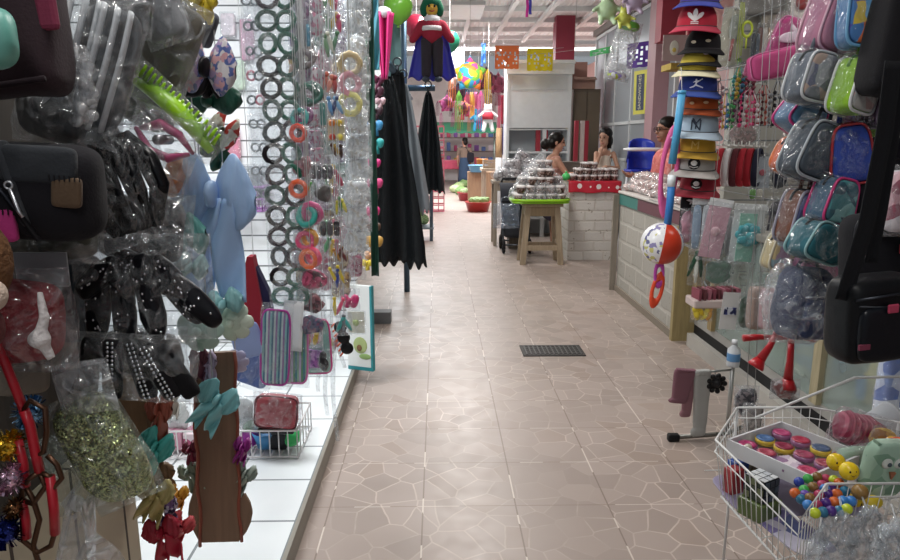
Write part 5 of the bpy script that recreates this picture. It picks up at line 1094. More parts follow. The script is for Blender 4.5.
for (x0, y0, x1, y1, lab, c) in [(228, 395, 256, 430, 'silvery clear bag of white ties lying in the low wire basket', '#c9ced0'), (160, 392, 192, 436, 'clear bag of white lace standing in the low wire basket', '#dfe2e0'), (240, 415, 290, 434, 'crumpled clear film over the toys in the low wire basket', '#9db8a4')]:
    pack(lab, x0, y0, x1, y1, 3.06, 'mass', [c], .3, name='film_bag', cat='bag', string=False, d=.08)
# shelf on the back wall with a purple basket, seen past the bows
t = thing('wire_basket', 'small lilac basket hung on the white slats behind the blue bow', 'basket', at(245, 200, 4.55)); wire_basket(t, .30, .2, .16, M('#a878b8', 'plastic'), 8, 4, .006, 2); t.location = (t.location.x-.05, 4.7, t.location.z-.08)
flat_pouch('cloth_bag', 'grey cloth pouch hung on the white slats over the lilac basket', 'pouch', 228, 166, 262, 192, 4.76, '#8f959c', None, 0, .2, None, d=.1)
flat_pouch('cloth_bag', 'pink pouch high on the white slats', 'pouch', 226, 128, 240, 160, 4.78, '#d88aa0', None, 0, .2, None, d=.06)
for i, (px, y0, y1, c) in enumerate([(247, 20, 60, '#c8a0b4'), (228, 14, 36, '#d8d0d8'), (238, 60, 90, '#b8c8b8')]):
    flat_pouch('cloth_bag', ['small mauve bag on the white slats by the grey strip', 'small pale bag high on the white slats', 'small sage bag on the white slats'][i], 'pouch', px-7, y0, px+7, y1, 4.785, c, None, 0, .25, None, d=.05)
# ================================================================ NEAR GOODS HUNG BY THE CREAM BOARDS
def soft(name, lab, cat, x0, y0, x1, y1, Y, mat, d=.06, e1=.7, e2=.5, tilt=0., yaw=0., film=None, nz=.012, group=None, taper=0.):
    c, w_, h_ = B(x0, y0, x1, y1, Y); t = thing(name, lab, cat, c, group=group, rot=(0, tilt, yaw)); b = MB(); b.sup((0, 0, 0), (w_/2, d/2, h_/2), e1, e2, nu=36, nv=17, nz=nz, ns=16., taper=taper); obj('body', b, mat, t)
    if film: b = MB(); b.bag(w_*1.15, h_*1.15, d*1.5, crush=.3); obj('clear_bag', b, CELLO(film), t)
    return t, w_, h_
def loop_bow(name, lab, x0, y0, x1, y1, Y, m1, m2=None, tails=1, tilt=0., d=.03, cat='hair bow', droop=.0, tlen=.9, group=None, tw=.26):
    """ribbon bow: two puffed loops, a knot, hanging tails"""
    c, w_, h_ = B(x0, y0, x1, y1, Y); t = thing(name, lab, cat, c, group=group, rot=(0, tilt, 0)); m2 = m2 or m1; lz = h_*.22 if tails else 0; lh = h_*.27 if tails else h_*.48
    for q in (-1, 1):
        b = MB()
        def fn(u, v):
            # a flattened tube that starts and ends at the knot
            a = v*2*PI; r = max(.1, math.sin(PI*(.02+.92*u))**.8); x = q*u*w_*.5; k = lh*lerp(.06, 1, r)
            cr = .06*math.sin(u*7+math.cos(a)*5)
            return (x, -d*r*math.sin(a)*.55-.004*math.cos(u*9)*math.cos(a*2)+.003*math.sin(u*26+v*20), lz+k*(math.cos(a)*.9+cr)+.10*lh*math.sin(u*PI)-droop*u*u*h_)
        b.grid(fn, 14, 22, False, True); obj('loop', b, m1, t)
    b = MB(); b.sup((0, -d*.5, lz), (w_*.07, d*.8, lh*.34), .9, .8, nu=18, nv=9); obj('knot', b, m2, t)
    for k in range(2 if tails else 0):
        q = (-1, 1)[k]; b = MB(); b.sheet(lambda u, v: (q*w_*(.06+.22*v*(1-.3*v))+(u-.5)*w_*tw, -d*.2+.012*math.sin(u*4+v*6+k), lz-.1*lh-v*h_*tlen*.7-(.03*h_*(1-abs(u-.5)*2)*-1 if v > .95 else 0)), 8, 18, .003); obj('tail', b, m1, t)
    return t
NEARX = -.56
def rosette(lab, px, py, r, Y, hx, hx2, petals=7):
    c = at(px, py, Y); s = r*sc_at(px, py, Y); t = thing('fabric_flower', lab, 'fabric flower', c)
    for ring, (n, R, rz) in enumerate(((petals, .62, .42), (petals-2, .34, .34))):
        for k in range(n):
            a = k*2*PI/n+ring*.4; b = MB(); b.sup((0, 0, 0), (s*rz, s*.11, s*rz*.9), .9, .9, T(math.cos(a)*s*R, -s*.12*ring, math.sin(a)*s*R) @ Ry(-a) @ Rz(.45), 16, 8, nz=s*.06, ns=3/s); obj('petal', b, M(hx if (k+ring) % 3 else hx2, 'satin'), t)
    b = MB(); b.ell((0, -s*.3, 0), (s*.2, s*.14, s*.2)); obj('centre', b, M(hx2, 'satin'), t); return t
# maroon bag with pink tab, teal pouch, slate case
t, w_, h_ = soft('tote_bag', 'large dark maroon fabric bag hanging at the top corner', 'bag', -46, -34, 63, 96, .88, M('#35252c', 'cloth'), .09, .5, .35, -.06)
b = MB(); b.box((w_*.5, -.03, .02), (.024, .012, .055), bev=.008); obj('tab', b, M('#86324e', 'cloth'), t)
b = MB(); b.tube([(-w_*.45, -.047, -h_*.41), (0, -.055, -h_*.44), (w_*.45, -.047, -h_*.40)], .004, 6); obj('hem', b, M('#241a20', 'cloth'), t)
t, w_, h_ = soft('pouch', 'mint teal rounded pouch in front of the maroon bag', 'pouch', -32, 4, 16, 68, .78, M('#6fb5a8', 'satin'), .04, .6, .8)
b = MB(); b.tube([(-w_*.3, -.022, -.01), (0, -.024, -.014), (w_*.35, -.018, -.01)], .0015, 6); obj('seam', b, M('#3f7a78'), t)
# clear bag of white bands
c, w_, h_ = B(62, -6, 132, 140, 1.0); t = thing('headband_bag', 'big clear bag of white glossy bands beside the maroon bag', 'bag of hairbands', c, rot=(0, .32, 0))
for k in range(6):
    x = (k-2.5)*w_*.15; b = MB(); b.tube([(x-.012+w_*.09*math.sin(q/14*PI+.3), -.012-.014*math.sin(q/14*PI)+.008*(k % 3), h_*(.42-.84*q/14)) for q in range(15)], .0068, 8, flat=.5); obj('white_band', b, M('#dfe4e8', 'plastic'), t)
b = MB(); b.sup((0, .02, 0), (w_*.42, .012, h_*.42), .6, .4); obj('grey_insert', b, M('#5d6164', 'cloth'), t)
b = MB(); b.bag(w_*1.1, h_*1.05, .09, crush=.35, nu=24, nv=28); obj('clear_bag', b, CELLO(.24), t)
# crystal bead bundle
c, w_, h_ = B(66, 52, 92, 126, .93); t = thing('bead_string', 'bunch of clear crystal beads under the pink tab', 'beads', c); rb = random.Random(2)
CR = CELLO(.5, '#f4f6f8', .05)
for k in range(26): b = MB(); r_ = .006+rb.random()*.005; b.ell((rb.uniform(-.4, .4)*w_, rb.uniform(-.01, .01), h_*(.45-.9*k/26)), (r_,)*3, nu=10, nv=7); obj('bead', b, CR, t)
b = MB(); b.tube([(0, .004, h_*.6), (0, .004, -h_*.45)], .0015, 5); obj('thread', b, M('#cccccc'), t)
# grey packs along the top
for i, (x0, y0, x1, y1, Y, tl, lab) in enumerate([(92, -14, 150, 30, 1.08, .2, 'flat smoke grey pouch in clear film along the top'), (128, 0, 196, 84, 1.22, .45, 'tilted stone grey pouch in clear film behind the white bands'), (138, -26, 180, 40, 1.15, -.3, 'pale crumpled film bag over the stone grey pouch')]):
    flat_pouch('pouch', lab, 'pouch', x0, y0, x1, y1, Y, ['#4a4e50', '#6c6860', '#8d9094'][i], None, tl, .3, None, d=.04)
flat_pouch('pouch', 'dark slate pouch beneath the yellow bows', 'pouch', 178, 8, 214, 44, 1.5, '#4a505e', None, .35, None, None, d=.05)
YL = M('#d8c23a', 'satin')
loop_bow('hair_bow', 'pale yellow bow cut off by the photo top edge', 166, -16, 200, 10, 1.3, M('#ddd07a', 'satin'), None, 0)
loop_bow('hair_bow', 'bright yellow bow hanging beside the pale yellow one', 192, -8, 218, 26, 1.4, YL, None, 1)
# floral bow and green bows
FL = PRINT(['#e3dfe4', '#b8a0c8', '#d9a8b0', '#5a6aa8', '#c8c0c8', '#7a86a8'], 85.)
loop_bow('hair_bow', 'black bow with white and lilac floral loops', 178, 36, 236, 100, 1.32, FL, M('#17161a', 'satin'), 0, .12, .03)
soft('pouch', 'black satin pouch behind the floral bow', 'pouch', 168, 52, 206, 96, 1.36, M('#1b1c20', 'satin'), .03, .6, .5, .2)
loop_bow('hair_bow', 'black ribbon bow hanging under the floral loops', 200, 66, 226, 100, 1.38, M('#1a1b1f', 'satin'), None, 1)
GR = M('#1f5444', 'satin')
loop_bow('hair_bow', 'wide forest green satin bow below the floral bow', 176, 84, 242, 120, 1.42, GR, None, 0, -.12, .03)
CRM = PRINT(['#e8e2d4', '#dfd9c8', '#ece8dc', '#c2453a'], 60.)
loop_bow('hair_bow', 'cream bow with red specks and green knot', 206, 112, 238, 152, 1.48, CRM, GR, 0, .55, .03)
loop_bow('hair_bow', 'small dark green bow behind the light blue satin bow', 202, 138, 236, 170, 1.52, GR, None, 1, -.35)
# lime comb in film
c, w_, h_ = B(126, 84, 224, 146, 1.14); t = thing('headband_comb', 'lime green toothed headband in clear film', 'headband', c, rot=(0, .78, 0)); LM = M('#a6e022', 'plastic')
b = MB(); b.tube([(-w_*.5, 0, -.004), (-w_*.25, -.01, .008), (0, -.014, .012), (w_*.25, -.01, .008), (w_*.5, 0, -.004)], [.006, .013, .016, .013, .006], 10); obj('band', b, LM, t)
for k in range(17):
    u = k/16-.5; b = MB(); b.tube([(u*w_*.95, -.01, .01), (u*w_*.95, -.018, .031+.004*(k % 2))], [.0042, .0022], 6); obj('tooth', b, LM, t)
b = MB(); b.bag(w_*1.15, h_*.62, .06, crush=.3, nu=24, nv=10, c=(0, 0, .004)); obj('clear_bag', b, CELLO(.18), t)
# pink claw, coral pack
c, w_, h_ = B(132, 118, 196, 166, 1.12); t = thing('claw_clip', 'rose pink hair claw in film below the lime headband', 'hair clip', c, rot=(0, .35, 0)); PKM = M('#b8507c', 'plastic')
for q in (-1, 1): b = MB(); b.tube([(-w_*.42, q*.01, h_*.1), (-w_*.1, -.012+q*.01, h_*.28*q+h_*.05), (w_*.2, -.012+q*.01, h_*.25*q), (w_*.45, q*.008, -h_*.05)], [.006, .013, .012, .005], 10, flat=.6); obj('jaw', b, PKM, t)
b = MB(); b.tube([(0, -.03, h_*.05), (0, .02, h_*.05)], .008, 10); obj('spring', b, M('#8f8f94', 'metal'), t); b = MB(); b.bag(w_*1.1, h_*1.3, .06, crush=.3); obj('clear_bag', b, CELLO(.24), t)
pack('tall clear pack of coral orange ties next to the black hairbands', 162, 150, 186, 200, 1.3, 'mass', ['#d08050', '#c87a4a', '#d89a6a'], .22, .2, string=False)
# black barrel pouch with patches
c, w_, h_ = B(-14, 140, 100, 244, .86); t = thing('barrel_pouch', 'black zipped pouch with pink, red and brown felt patches', 'pouch', c, rot=(0, .06, .2)); DKC = M('#1c1b20', 'cloth')
b = MB(); b.sup((0, 0, 0), (w_*.5, .055, h_*.46), .75, .42, nu=40, nv=19, nz=.004, ns=20); obj('body', b, DKC, t)
b = MB(); b.sup((w_*.08, -.046, h_*.28), (w_*.3, .013, h_*.17), .5, .3, nu=24, nv=9); obj('flap', b, M('#2c3036', 'cloth'), t)
for nm, x, z, a, e, hx, rt in (('pink_patch', -.21, -.29, .12, .15, '#c23a86', -.12), ('red_patch', -.33, .2, .07, .1, '#b83040', .2), ('brown_patch', .30, .04, .115, .14, '#5d4a38', .05)):
    b = MB(); b.sup((0, 0, 0), (w_*a, .006, h_*e), .4, .3, T(w_*x, -.052, h_*z) @ Ry(rt), 24, 8); pt = obj(nm, b, M(hx, 'cloth'), t)
    b = MB()
    for k in range(7): b.box((w_*x-w_*a+w_*a*2*k/6, -.0595, h_*(z+e*.92)), (.0012, .0015, .007))
    obj('stitching', b, M('#1a181c'), pt)
b = MB(); b.tube([(-.06, -.056, h_*.36), (-.02, -.062, 0), (.012, -.058, -h_*.4)], .0035, 6); zp = obj('zip', b, M('#303238', 'metal'), t)
b = MB(); b.torus(.004, .0013, T(-.014, -.066, .012)); b.tube([(-.013, -.066, .008), (-.004, -.068, -.018), (.0, -.068, -.024)], .0022, 8); obj('zip_pull', b, M('#c9ccd2', 'metal'), zp)
b = MB(); b.sup((0, -.042, .012), (w_*.04, .018, h_*.40), .6, .4, T(-.012, 0, 0) @ Ry(-.25)); obj('strap_band', b, M('#34383e', 'cloth'), t)
soft('pouch', 'olive grey crumpled cloth beneath the black patched pouch', 'pouch', 8, 224, 96, 262, .95, PRINT(['#4a4a40', '#3d3f3a', '#57564a'], 20.), .05, .8, .6, 0, 0, .2, .02)
# black hairbands in film
c, w_, h_ = B(84, 128, 170, 240, 1.02); t = thing('headband_bag', 'clear bag of glossy black hairbands', 'bag of hairbands', c, rot=(0, -.3, 0)); BKP = M('#111114', 'satin', .25)
for k in range(8):
    f_ = k/7-.5; b = MB(); b.tube([(f_*w_*.55-.012, .0, -h_*.42), (f_*w_*.95, -.012-.01*(k % 2), -h_*.1), (f_*w_*.9, -.018, h_*.16), (f_*w_*.45, -.004, h_*.42)], [.006, .0085, .0085, .006], 10, flat=.5); obj('hairband', b, BKP, t)
b = MB(); b.bag(w_*1.05, h_*1.08, .07, crush=.35, nu=24, nv=26); obj('clear_bag', b, CELLO(.15), t)
# black glitter bows in film
c, w_, h_ = B(76, 236, 212, 338, 1.04); t = thing('bow_bag', 'clear bag of black glitter bows with silver dots', 'bag of bows', c, rot=(0, 0, 0)); rb = random.Random(5)
for k, (x, z, a, l) in enumerate([(-.3, .0, .15, .42), (-.12, .04, .02, .46), (.06, .05, -.12, .44), (.22, .1, -.55, .4), (.32, -.02, -.75, .34), (-.2, .2, .9, .28), (-.02, .24, -.9, .3)]):
    m_ = T(x*w_, -.012-.004*(k % 3), z*h_) @ Ry(a); b = MB(); b.sup((0, 0, -.02), (w_*.085, .012, h_*l), .8, .6, m_, 22, 11, nz=.006, ns=30); lb = None; nf = len(b.f)
    for q in range(13): b.ell((rb.uniform(-.06, .06)*w_, -.0125, -.02+rb.uniform(-.8, .8)*h_*l), (.0022, .0014, .0022), m_, 6, 4)
    lb = obj('bow_loop', b, M('#15151a', 'satin', .3), t); lb.data.materials.append(M('#dfe3e8', 'metal', .2))
    for pl in lb.data.polygons:
        if pl.index >= nf: pl.material_index = 1
b = MB(); b.bag(w_*1.02, h_*1.06, .08, crush=.4, nu=30, nv=26); obj('clear_bag', b, CELLO(.17), t)
# studded velvet bands
c, w_, h_ = B(74, 334, 194, 400, 1.0); t = thing('band_bag', 'clear bag of black velvet bands with rows of silver studs', 'bag of hairbands', c, rot=(0, .06, 0))
for k, (x, a) in enumerate([(-.34, .12), (-.14, .04), (.08, -.28), (.24, -.5), (.37, -.6)]):
    m_ = T(x*w_, -.01-.004*(k % 2), 0) @ Ry(a); b = MB(); b.sup((0, 0, 0), (w_*.08, .008, h_*.47), .6, .3, m_, 22, 9); vb = obj('velvet_band', b, M('#151417', 'cloth'), t)
    if k in (1, 2, 3):
        b = MB()
        for col in (-1, 1):
            for q in range(14): b.ell((col*.0035, -.0095, (q/13-.5)*h_*.86), (.0026, .002, .0026), m_, 8, 5)
        obj('stud_pattern', b, M('#cfd4da', 'metal', .2), vb)
b = MB(); b.bag(w_*1.04, h_*1.1, .06, crush=.4, nu=28, nv=20); obj('clear_bag', b, CELLO(.2), t)
# red plush with white trim in film, card, doll
c, w_, h_ = B(-24, 272, 70, 368, .84); t = thing('plush_pack', 'dark red plush toy with white trim in a clear bag', 'plush toy', c)
b = MB(); b.sup((-.01, 0, 0), (w_*.46, .04, h_*.44), .8, .5, None, 34, 17, nz=.012, ns=18); obj('body', b, M('#8e1626', 'fur'), t)
b = MB(); b.tube([(w_*.36, -.03, h_*.36), (w_*.40, -.034, h_*.1), (w_*.33, -.036, -h_*.1), (w_*.40, -.03, -h_*.34)], [.004, .0065, .008, .006], 8); b.ell((w_*.33, -.036, -h_*.12), (.014, .012, .012)); fuse(obj('white_trim', b, M('#e0dcdc', 'fur'), t), .0035, 2)
b = MB(); b.bag(w_*1.08, h_*1.12, .1, crush=.25, nu=22, nv=24); obj('clear_bag', b, CELLO(.16), t)
c, w_, h_ = B(16, 252, 68, 286, .9); t = thing('blank_card', 'grey white card folded above the red plush toy', 'card', c); b = MB(); b.box((0, 0, 0), (w_, .003, h_)); obj('card', b, M('#9b9fa4'), t); b = MB(); b.box((0, -.003, -h_*.47), (w_, .006, .004)); obj('fold', b, M('#7c8084'), t)
c = at(-6, 274, .74); t = thing('plush_doll', 'brown-haired plush doll with pale muzzle at the photo edge', 'doll', c); b = MB(); b.ell((-.014, .01, .012), (.026, .03, .045)); obj('hair', b, M('#6d4a2c', 'fur'), t); b = MB(); b.ell((.0, -.01, -.022), (.016, .018, .018)); obj('muzzle', b, M('#d8c4b4', 'fur'), t)
b = MB(); b.ell((-.024, 0, -.06), (.026, .022, .03)); obj('torso', b, M('#6d3a3a', 'fur'), t)
flat_pouch('pouch', 'dark blue grey square pouch behind the red plush bag', 'pouch', 58, 256, 102, 342, 1.1, '#26303a', None, .0, None, None, d=.05)
# light blue satin bow with long tails, aqua bows
LB = M('#a4c4ee', 'satin'); AQ = M('#8cc4c4', 'satin'); MINT = M('#a3c2b6', 'satin')
loop_bow('hair_bow', 'large light blue satin bow with long tails', 174, 152, 256, 300, 1.36, LB, None, 1, .04, .035, droop=.06, tlen=1.0, tw=.36)
loop_bow('hair_bow', 'slate blue satin bow above the light blue one', 172, 160, 206, 196, 1.42, M('#6f92c2', 'satin'), None, 0, .3)
loop_bow('hair_bow', 'sea green satin bow beside the light blue tails', 164, 214, 208, 264, 1.30, M('#5f9c98', 'satin'), None, 0, -.25, .03)
loop_bow('hair_bow', 'pale aqua bow between the sea green bow and mint flowers', 176, 252, 208, 282, 1.28, M('#a9cfd0', 'satin'), None, 0, .2, .03)
flat_pouch('blank_card', 'pale grey card with a lilac ribbon behind the sea green bow', 'card', 192, 232, 214, 282, 1.4, '#c9cfd6', '#8d7fb0', 0, None, None, d=.008)
loop_bow('hair_bow', 'pale blue green bow on the mint flowers', 206, 288, 244, 318, 1.34, M('#86b8bc', 'satin'), None, 0, -.2, .03)
rosette('mint green fabric flower with folded petals', 199, 330, 24, 1.3, '#8fb0a4', '#a9c6bb'); rosette('pale cream mint flower beside the mint green one', 232, 322, 21, 1.36, '#c2d0c0', '#d0dccc')
rosette('small lilac scalloped fabric flower by the brown board edge', 236, 362, 13, 1.5, '#a3a0c4', '#b9b6d4'); cord(bpy.data.objects['fabric_flower.002'], .01)
# brown display board hung with bows
c, w_, h_ = B(197, 348, 238, 552, 1.42); t = thing('display_board', 'narrow brown board with scalloped edge hung with bows', 'board', c, rot=(0, .03, .25))
BRN = M('#806552', 'wood')
edge = [(-.5, .5), (.5, .5)]+[(.5+.04*math.sin(k*1.4), .5-k/16) for k in range(1, 13)]+[(.62+.16*math.sin((k-12)/4*PI), -.25-(k-12)*.05) for k in range(12, 17)]+[(.42, -.5), (-.5, -.48)]+[(-.62-.12*math.sin((k)/4*PI), -.42+k*.05) for k in range(0, 5)]+[(-.5-.04*math.sin(k*1.3), -.2+k/18) for k in range(1, 12)]
b = MB(); b.prism([(x*w_, z*h_) for x, z in edge], .012); obj('board', b, BRN, t)
RST = M('#8a4636', 'satin')
for q in (-1, 1): b = MB(); b.tube([(q*w_*(.47+.03*math.sin(k*1.5)), -.007, h_*(.5-k/14)) for k in range(15)], .004, 6); obj('rust_edging', b, RST, t)
cord(t, h_*.5, .002)
def side_bow(lab, x0, y0, x1, y1, Y, hx, tilt=0., tails=1): return loop_bow('hair_bow', lab, x0, y0, x1, y1, Y, M(hx, 'satin'), None, tails, tilt, .02)
side_bow('aqua satin bow clipped across the narrow brown board', 190, 378, 234, 438, 1.36, '#86c8cf', .55)
side_bow('deep magenta bow on the edge of the narrow brown board', 233, 436, 250, 466, 1.42, '#8a1f7c', .2); side_bow('dark crimson bow on the inner edge of the narrow brown board', 184, 440, 200, 466, 1.42, '#7a2440', -.2)
side_bow('sage grey bow on the inner edge of the narrow brown board', 182, 460, 204, 494, 1.42, '#8d9c8c', -.5); side_bow('sage grey bow on the outer edge of the narrow brown board', 230, 460, 254, 496, 1.44, '#8d9a90', .5)
side_bow('plum ribbon bow hanging above the narrow brown board', 190, 346, 208, 384, 1.38, '#5a2438', .05)
side_bow('lilac grey ribbon bow beside the plum ribbon', 200, 350, 218, 388, 1.4, '#b8a8c2', -.1)
# second brown board with bows, near the cream boards
c, w_, h_ = B(112, 352, 158, 492, 1.3); t = thing('display_board', 'wide dark brown board behind the teal and rust bows', 'board', c, rot=(0, 0, .2)); b = MB(); b.box((0, 0, 0), (w_, .012, h_), bev=.004); obj('board', b, M('#7d6248', 'wood'), t); b = MB(); b.box((w_*.3, -.008, 0), (w_*.06, .006, h_)); obj('batten', b, M('#6d5640', 'wood'), t); cord(t, h_*.5, .002)
side_bow('turquoise ribbon bow on the dark brown board', 132, 424, 168, 490, 1.18, '#4fb3ac', .5)
side_bow('rust red ribbon bow on the dark brown board', 146, 386, 172, 456, 1.2, '#a05544', .1)
side_bow('white lace bow beside the rust red bow', 162, 384, 180, 420, 1.24, '#e0ded6', -.1)
side_bow('straw yellow ribbon bow under the turquoise bow', 134, 474, 172, 528, 1.17, '#b8aa70', .3)
loop_bow('hair_bow', 'purple plaid bow under the straw yellow bow', 152, 492, 180, 536, 1.2, PRINT(['#6a4a80', '#c9c0d4', '#8a6a9a', '#3f3050'], 90.), None, 1, -.2, .02)
side_bow('orange amber bow behind the plaid bow', 166, 484, 188, 512, 1.28, '#d89a30', .2)
side_bow('pale ochre bow peeping behind the straw yellow bow', 150, 462, 178, 500, 1.3, '#8d7050', -.3)
side_bow('bright red ribbon bow at the foot of the dark brown board', 146, 514, 186, 566, 1.18, '#a8243a', -.25)
side_bow('coral red bow beside the bright red bow', 164, 510, 192, 548, 1.25, '#c84a50', .5)
# green gold sequin pouch in film
c, w_, h_ = B(58, 392, 150, 506, .93); t = thing('sequin_pouch', 'green gold sequin pouch in a clear bag with plain header', 'pouch', c, rot=(0, -.42, 0))
b = MB(); b.sup((0, 0, 0), (w_*.36, .02, h_*.5), .6, .5, None, 30, 15, nz=.006); obj('body', b, M('#a3ac78', 'glitter', None, 420.), t)
b = MB(); b.bag(w_*.86, h_*1.12, .06, crush=.2, nu=20, nv=24); obj('clear_bag', b, CELLO(.24, '#d5e2da'), t)
c, w_, h_ = B(56, 360, 114, 416, .92); t = thing('film_bag', 'empty silvery film bag top above the sequin pouch', 'bag', c, rot=(0, -.15, 0)); b = MB(); b.bag(w_, h_, .035, crush=.5); obj('film', b, CELLO(.45), t); b = MB(); b.box((0, 0, h_*.44), (w_*.9, .004, h_*.06)); obj('seal', b, CELLO(.6), t)
c, w_, h_ = B(38, 430, 104, 515, .98); t = thing('film_bag', 'greenish empty film bag hanging behind the red chain', 'bag', c, rot=(0, -.3, 0)); b = MB(); b.bag(w_, h_, .04, crush=.4); obj('film', b, CELLO(.42, '#c2d2c6'), t); b = MB(); b.box((0, 0, h_*.45), (w_*.8, .004, h_*.05)); obj('seal', b, CELLO(.6), t)
c, w_, h_ = B(50, 500, 112, 580, .9); t = thing('plastic_sheet', 'white translucent plastic sheet bunched below the sequin pouch', 'plastic sheet', c); b = MB(); b.sheet(lambda u, v: ((u-.5)*w_*(1-.5*(1-v)), .03*math.sin(u*11+v*3), (.5-v)*h_+.01*math.sin(u*9)), 34, 24, .001); obj('film', b, CELLO(.5, '#e8ebee'), t); b = MB(); b.ell((0, 0, h_*.5), (.012, .01, .012)); obj('knot', b, CELLO(.7), t)
# red and bronze chain of wire hooks
t = thing('wire_hook_chain', 'chain of bronze wire hooks with red plastic sleeves', 'hook chain', at(20, 440, .8)); c0_ = t.location
def lk(pts, Y=.8): return [at(x, y, Y)-c0_ for x, y in pts]
RED = M('#b3202f', 'plastic'); BRZ = M('#5d4436', 'metal', .4)
for pts, m_, r_ in (([(-6, 338), (6, 365), (14, 385), (24, 410)], RED, .0055), ([(24, 410), (30, 425), (36, 455), (40, 472)], RED, .006), ([(18, 440), (24, 465), (26, 486)], RED, .0055), ([(50, 476), (54, 510), (55, 534)], RED, .006), ([(22, 500), (26, 520), (27, 538)], RED, .0055)):
    b = MB(); b.tube(lk(pts), r_, 8); obj('red_sleeve', b, m_, t)
for pts in ([(40, 472), (30, 478), (22, 492), (24, 540), (38, 552), (52, 545), (55, 534), (50, 476), (42, 472)], [(24, 410), (30, 400), (44, 408), (48, 432), (42, 452), (34, 456)], [(26, 486), (34, 500), (38, 520), (34, 545), (40, 566)], [(40, 470), (46, 486), (34, 504), (22, 500)], [(46, 455), (58, 465), (63, 478), (54, 488), (46, 482)]):
    b = MB(); p3 = lk(pts); b.tube(wobble(p3, .004, 30.), .0036, 7); obj('wire_link', b, BRZ, t)
def pompom(lab, px, py, r, Y, hx, sc_=150.):
    c = at(px, py, Y); s = r*sc_at(px, py, Y); t = thing('tinsel_pompom', lab, 'pompom', c); b = MB(); b.ell((0, 0, 0), (s*.7,)*3); rp = random.Random(px)
    obj('core', b, M(hx, 'glitter', None, 260.), t); b = MB()
    for k in range(70):
        d = Vector((rp.gauss(0, 1), rp.gauss(0, 1), rp.gauss(0, 1))).normalized(); x = d.cross(Vector((.3, .5, .8))).normalized()*s*.16; e = d*s*1.05; b.add([d*s*.5-x*.5, d*s*.5+x*.5, e+x, e-x, d*s*.5-x*.5+d.cross(x)*.3, e+d.cross(x)*.3], [(0, 1, 2, 3), (0, 3, 5, 4)], False)
    o = obj('tinsel', b, M(hx, 'metal', .18), t); o['kind'] = 'stuff'; return t
pompom('silver blue tinsel pompom on the red chain', 30, 412, 17, .84, '#6f9ac0'); pompom('gold tinsel pompom below the silver blue one', 8, 446, 17, .8, '#c9a030'); pompom('pale pink glitter pompom under the gold one', 10, 478, 17, .79, '#c9a8bc')
pompom('dark blue tinsel pompom near the photo corner', 6, 532, 17, .79, '#24307a'); pompom('small copper tinsel pompom between pink and dark blue ones', 14, 508, 11, .79, '#7d5a3c')
soft('pouch', 'cream cloth pouch hanging behind the red chain', 'pouch', -8, 366, 46, 396, .92, M('#8d8478', 'cloth'), .03, .7, .5)
soft('pouch', 'dim grey cloth pouch behind the white bands', 'pouch', 20, 92, 84, 142, 1.0, M('#3a3d40', 'satin'), .05, .7, .5, .2, 0, .25)
soft('pouch', 'dark grey pouch in film behind the lime headband', 'pouch', 120, 60, 180, 128, 1.3, M('#6a6e6c', 'satin'), .04, .6, .5, .3, 0, .3)
soft('pouch', 'charcoal pouch in film between black hairbands and patched pouch', 'pouch', 66, 118, 118, 180, 1.1, M('#33363a', 'satin'), .04, .6, .5, .1, 0, .25)
soft('pouch', 'black satin pouch in film behind the glitter bows', 'pouch', 92, 196, 186, 262, 1.16, M('#202226', 'satin'), .04, .6, .5, .1, 0, .25)
soft('pouch', 'dark brown pouch above the wide brown board', 'pouch', 100, 330, 182, 376, 1.2, M('#2a2420', 'satin'), .04, .6, .5, 0, 0, .2)
# ================================================================ CAPS, BALL AND TOYS AT THE STALL CORNER
RK = at(704, 60, 4.55)
t = thing('cap_rack', 'slim grey pole rack that carries the column of caps', 'rack', (RK.x, 4.55, 0)); GM = M('#8f9394', 'metal', .4)
b = MB(); b.tube([(0, 0, 1.02), (0, 0, 3.725)], .012, 8); obj('pole', b, GM, t); b = MB(); b.ell((0, 0, 1.02), (.02, .02, .02)); obj('end_knob', b, GM, t)
def crown_y(x, z, rx, ry, rz): q = 1-(x/rx)**2-(z/rz)**2; return -ry*math.sqrt(max(.02, q))
TREF = []
def leaf(cx, cz, w_, h_, a):
    m_ = T(cx, 0, cz) @ Ry(a); return [tuple((m_ @ Vector((math.sin(k*2*PI/14)*w_*(1 if math.cos(k*2*PI/14) < 0 else .75), 0, -math.cos(k*2*PI/14)*h_))).xz) for k in range(14)]
CAT = [(-.9, .25), (-.6, .5), (-.2, .35), (.3, .15), (.7, .1), (.9, -.45), (.75, -.5), (.5, -.1), (.2, -.12), (-.1, -.1), (-.35, -.6), (-.5, -.55), (-.35, -.05), (-.6, .05)]
JUMP = [(-.12, .95), (.05, .95), (.1, .7), (.35, .75), (.8, 1.05), (.85, .95), (.35, .5), (.12, .35), (.1, .05), (.5, -.1), (1.0, -.35), (.95, -.5), (.4, -.3), (0, -.15), (-.3, -.4), (-.8, -.55), (-.85, -.42), (-.4, -.2), (-.12, .1), (-.1, .45), (-.4, .35), (-.42, .45), (-.15, .65)]
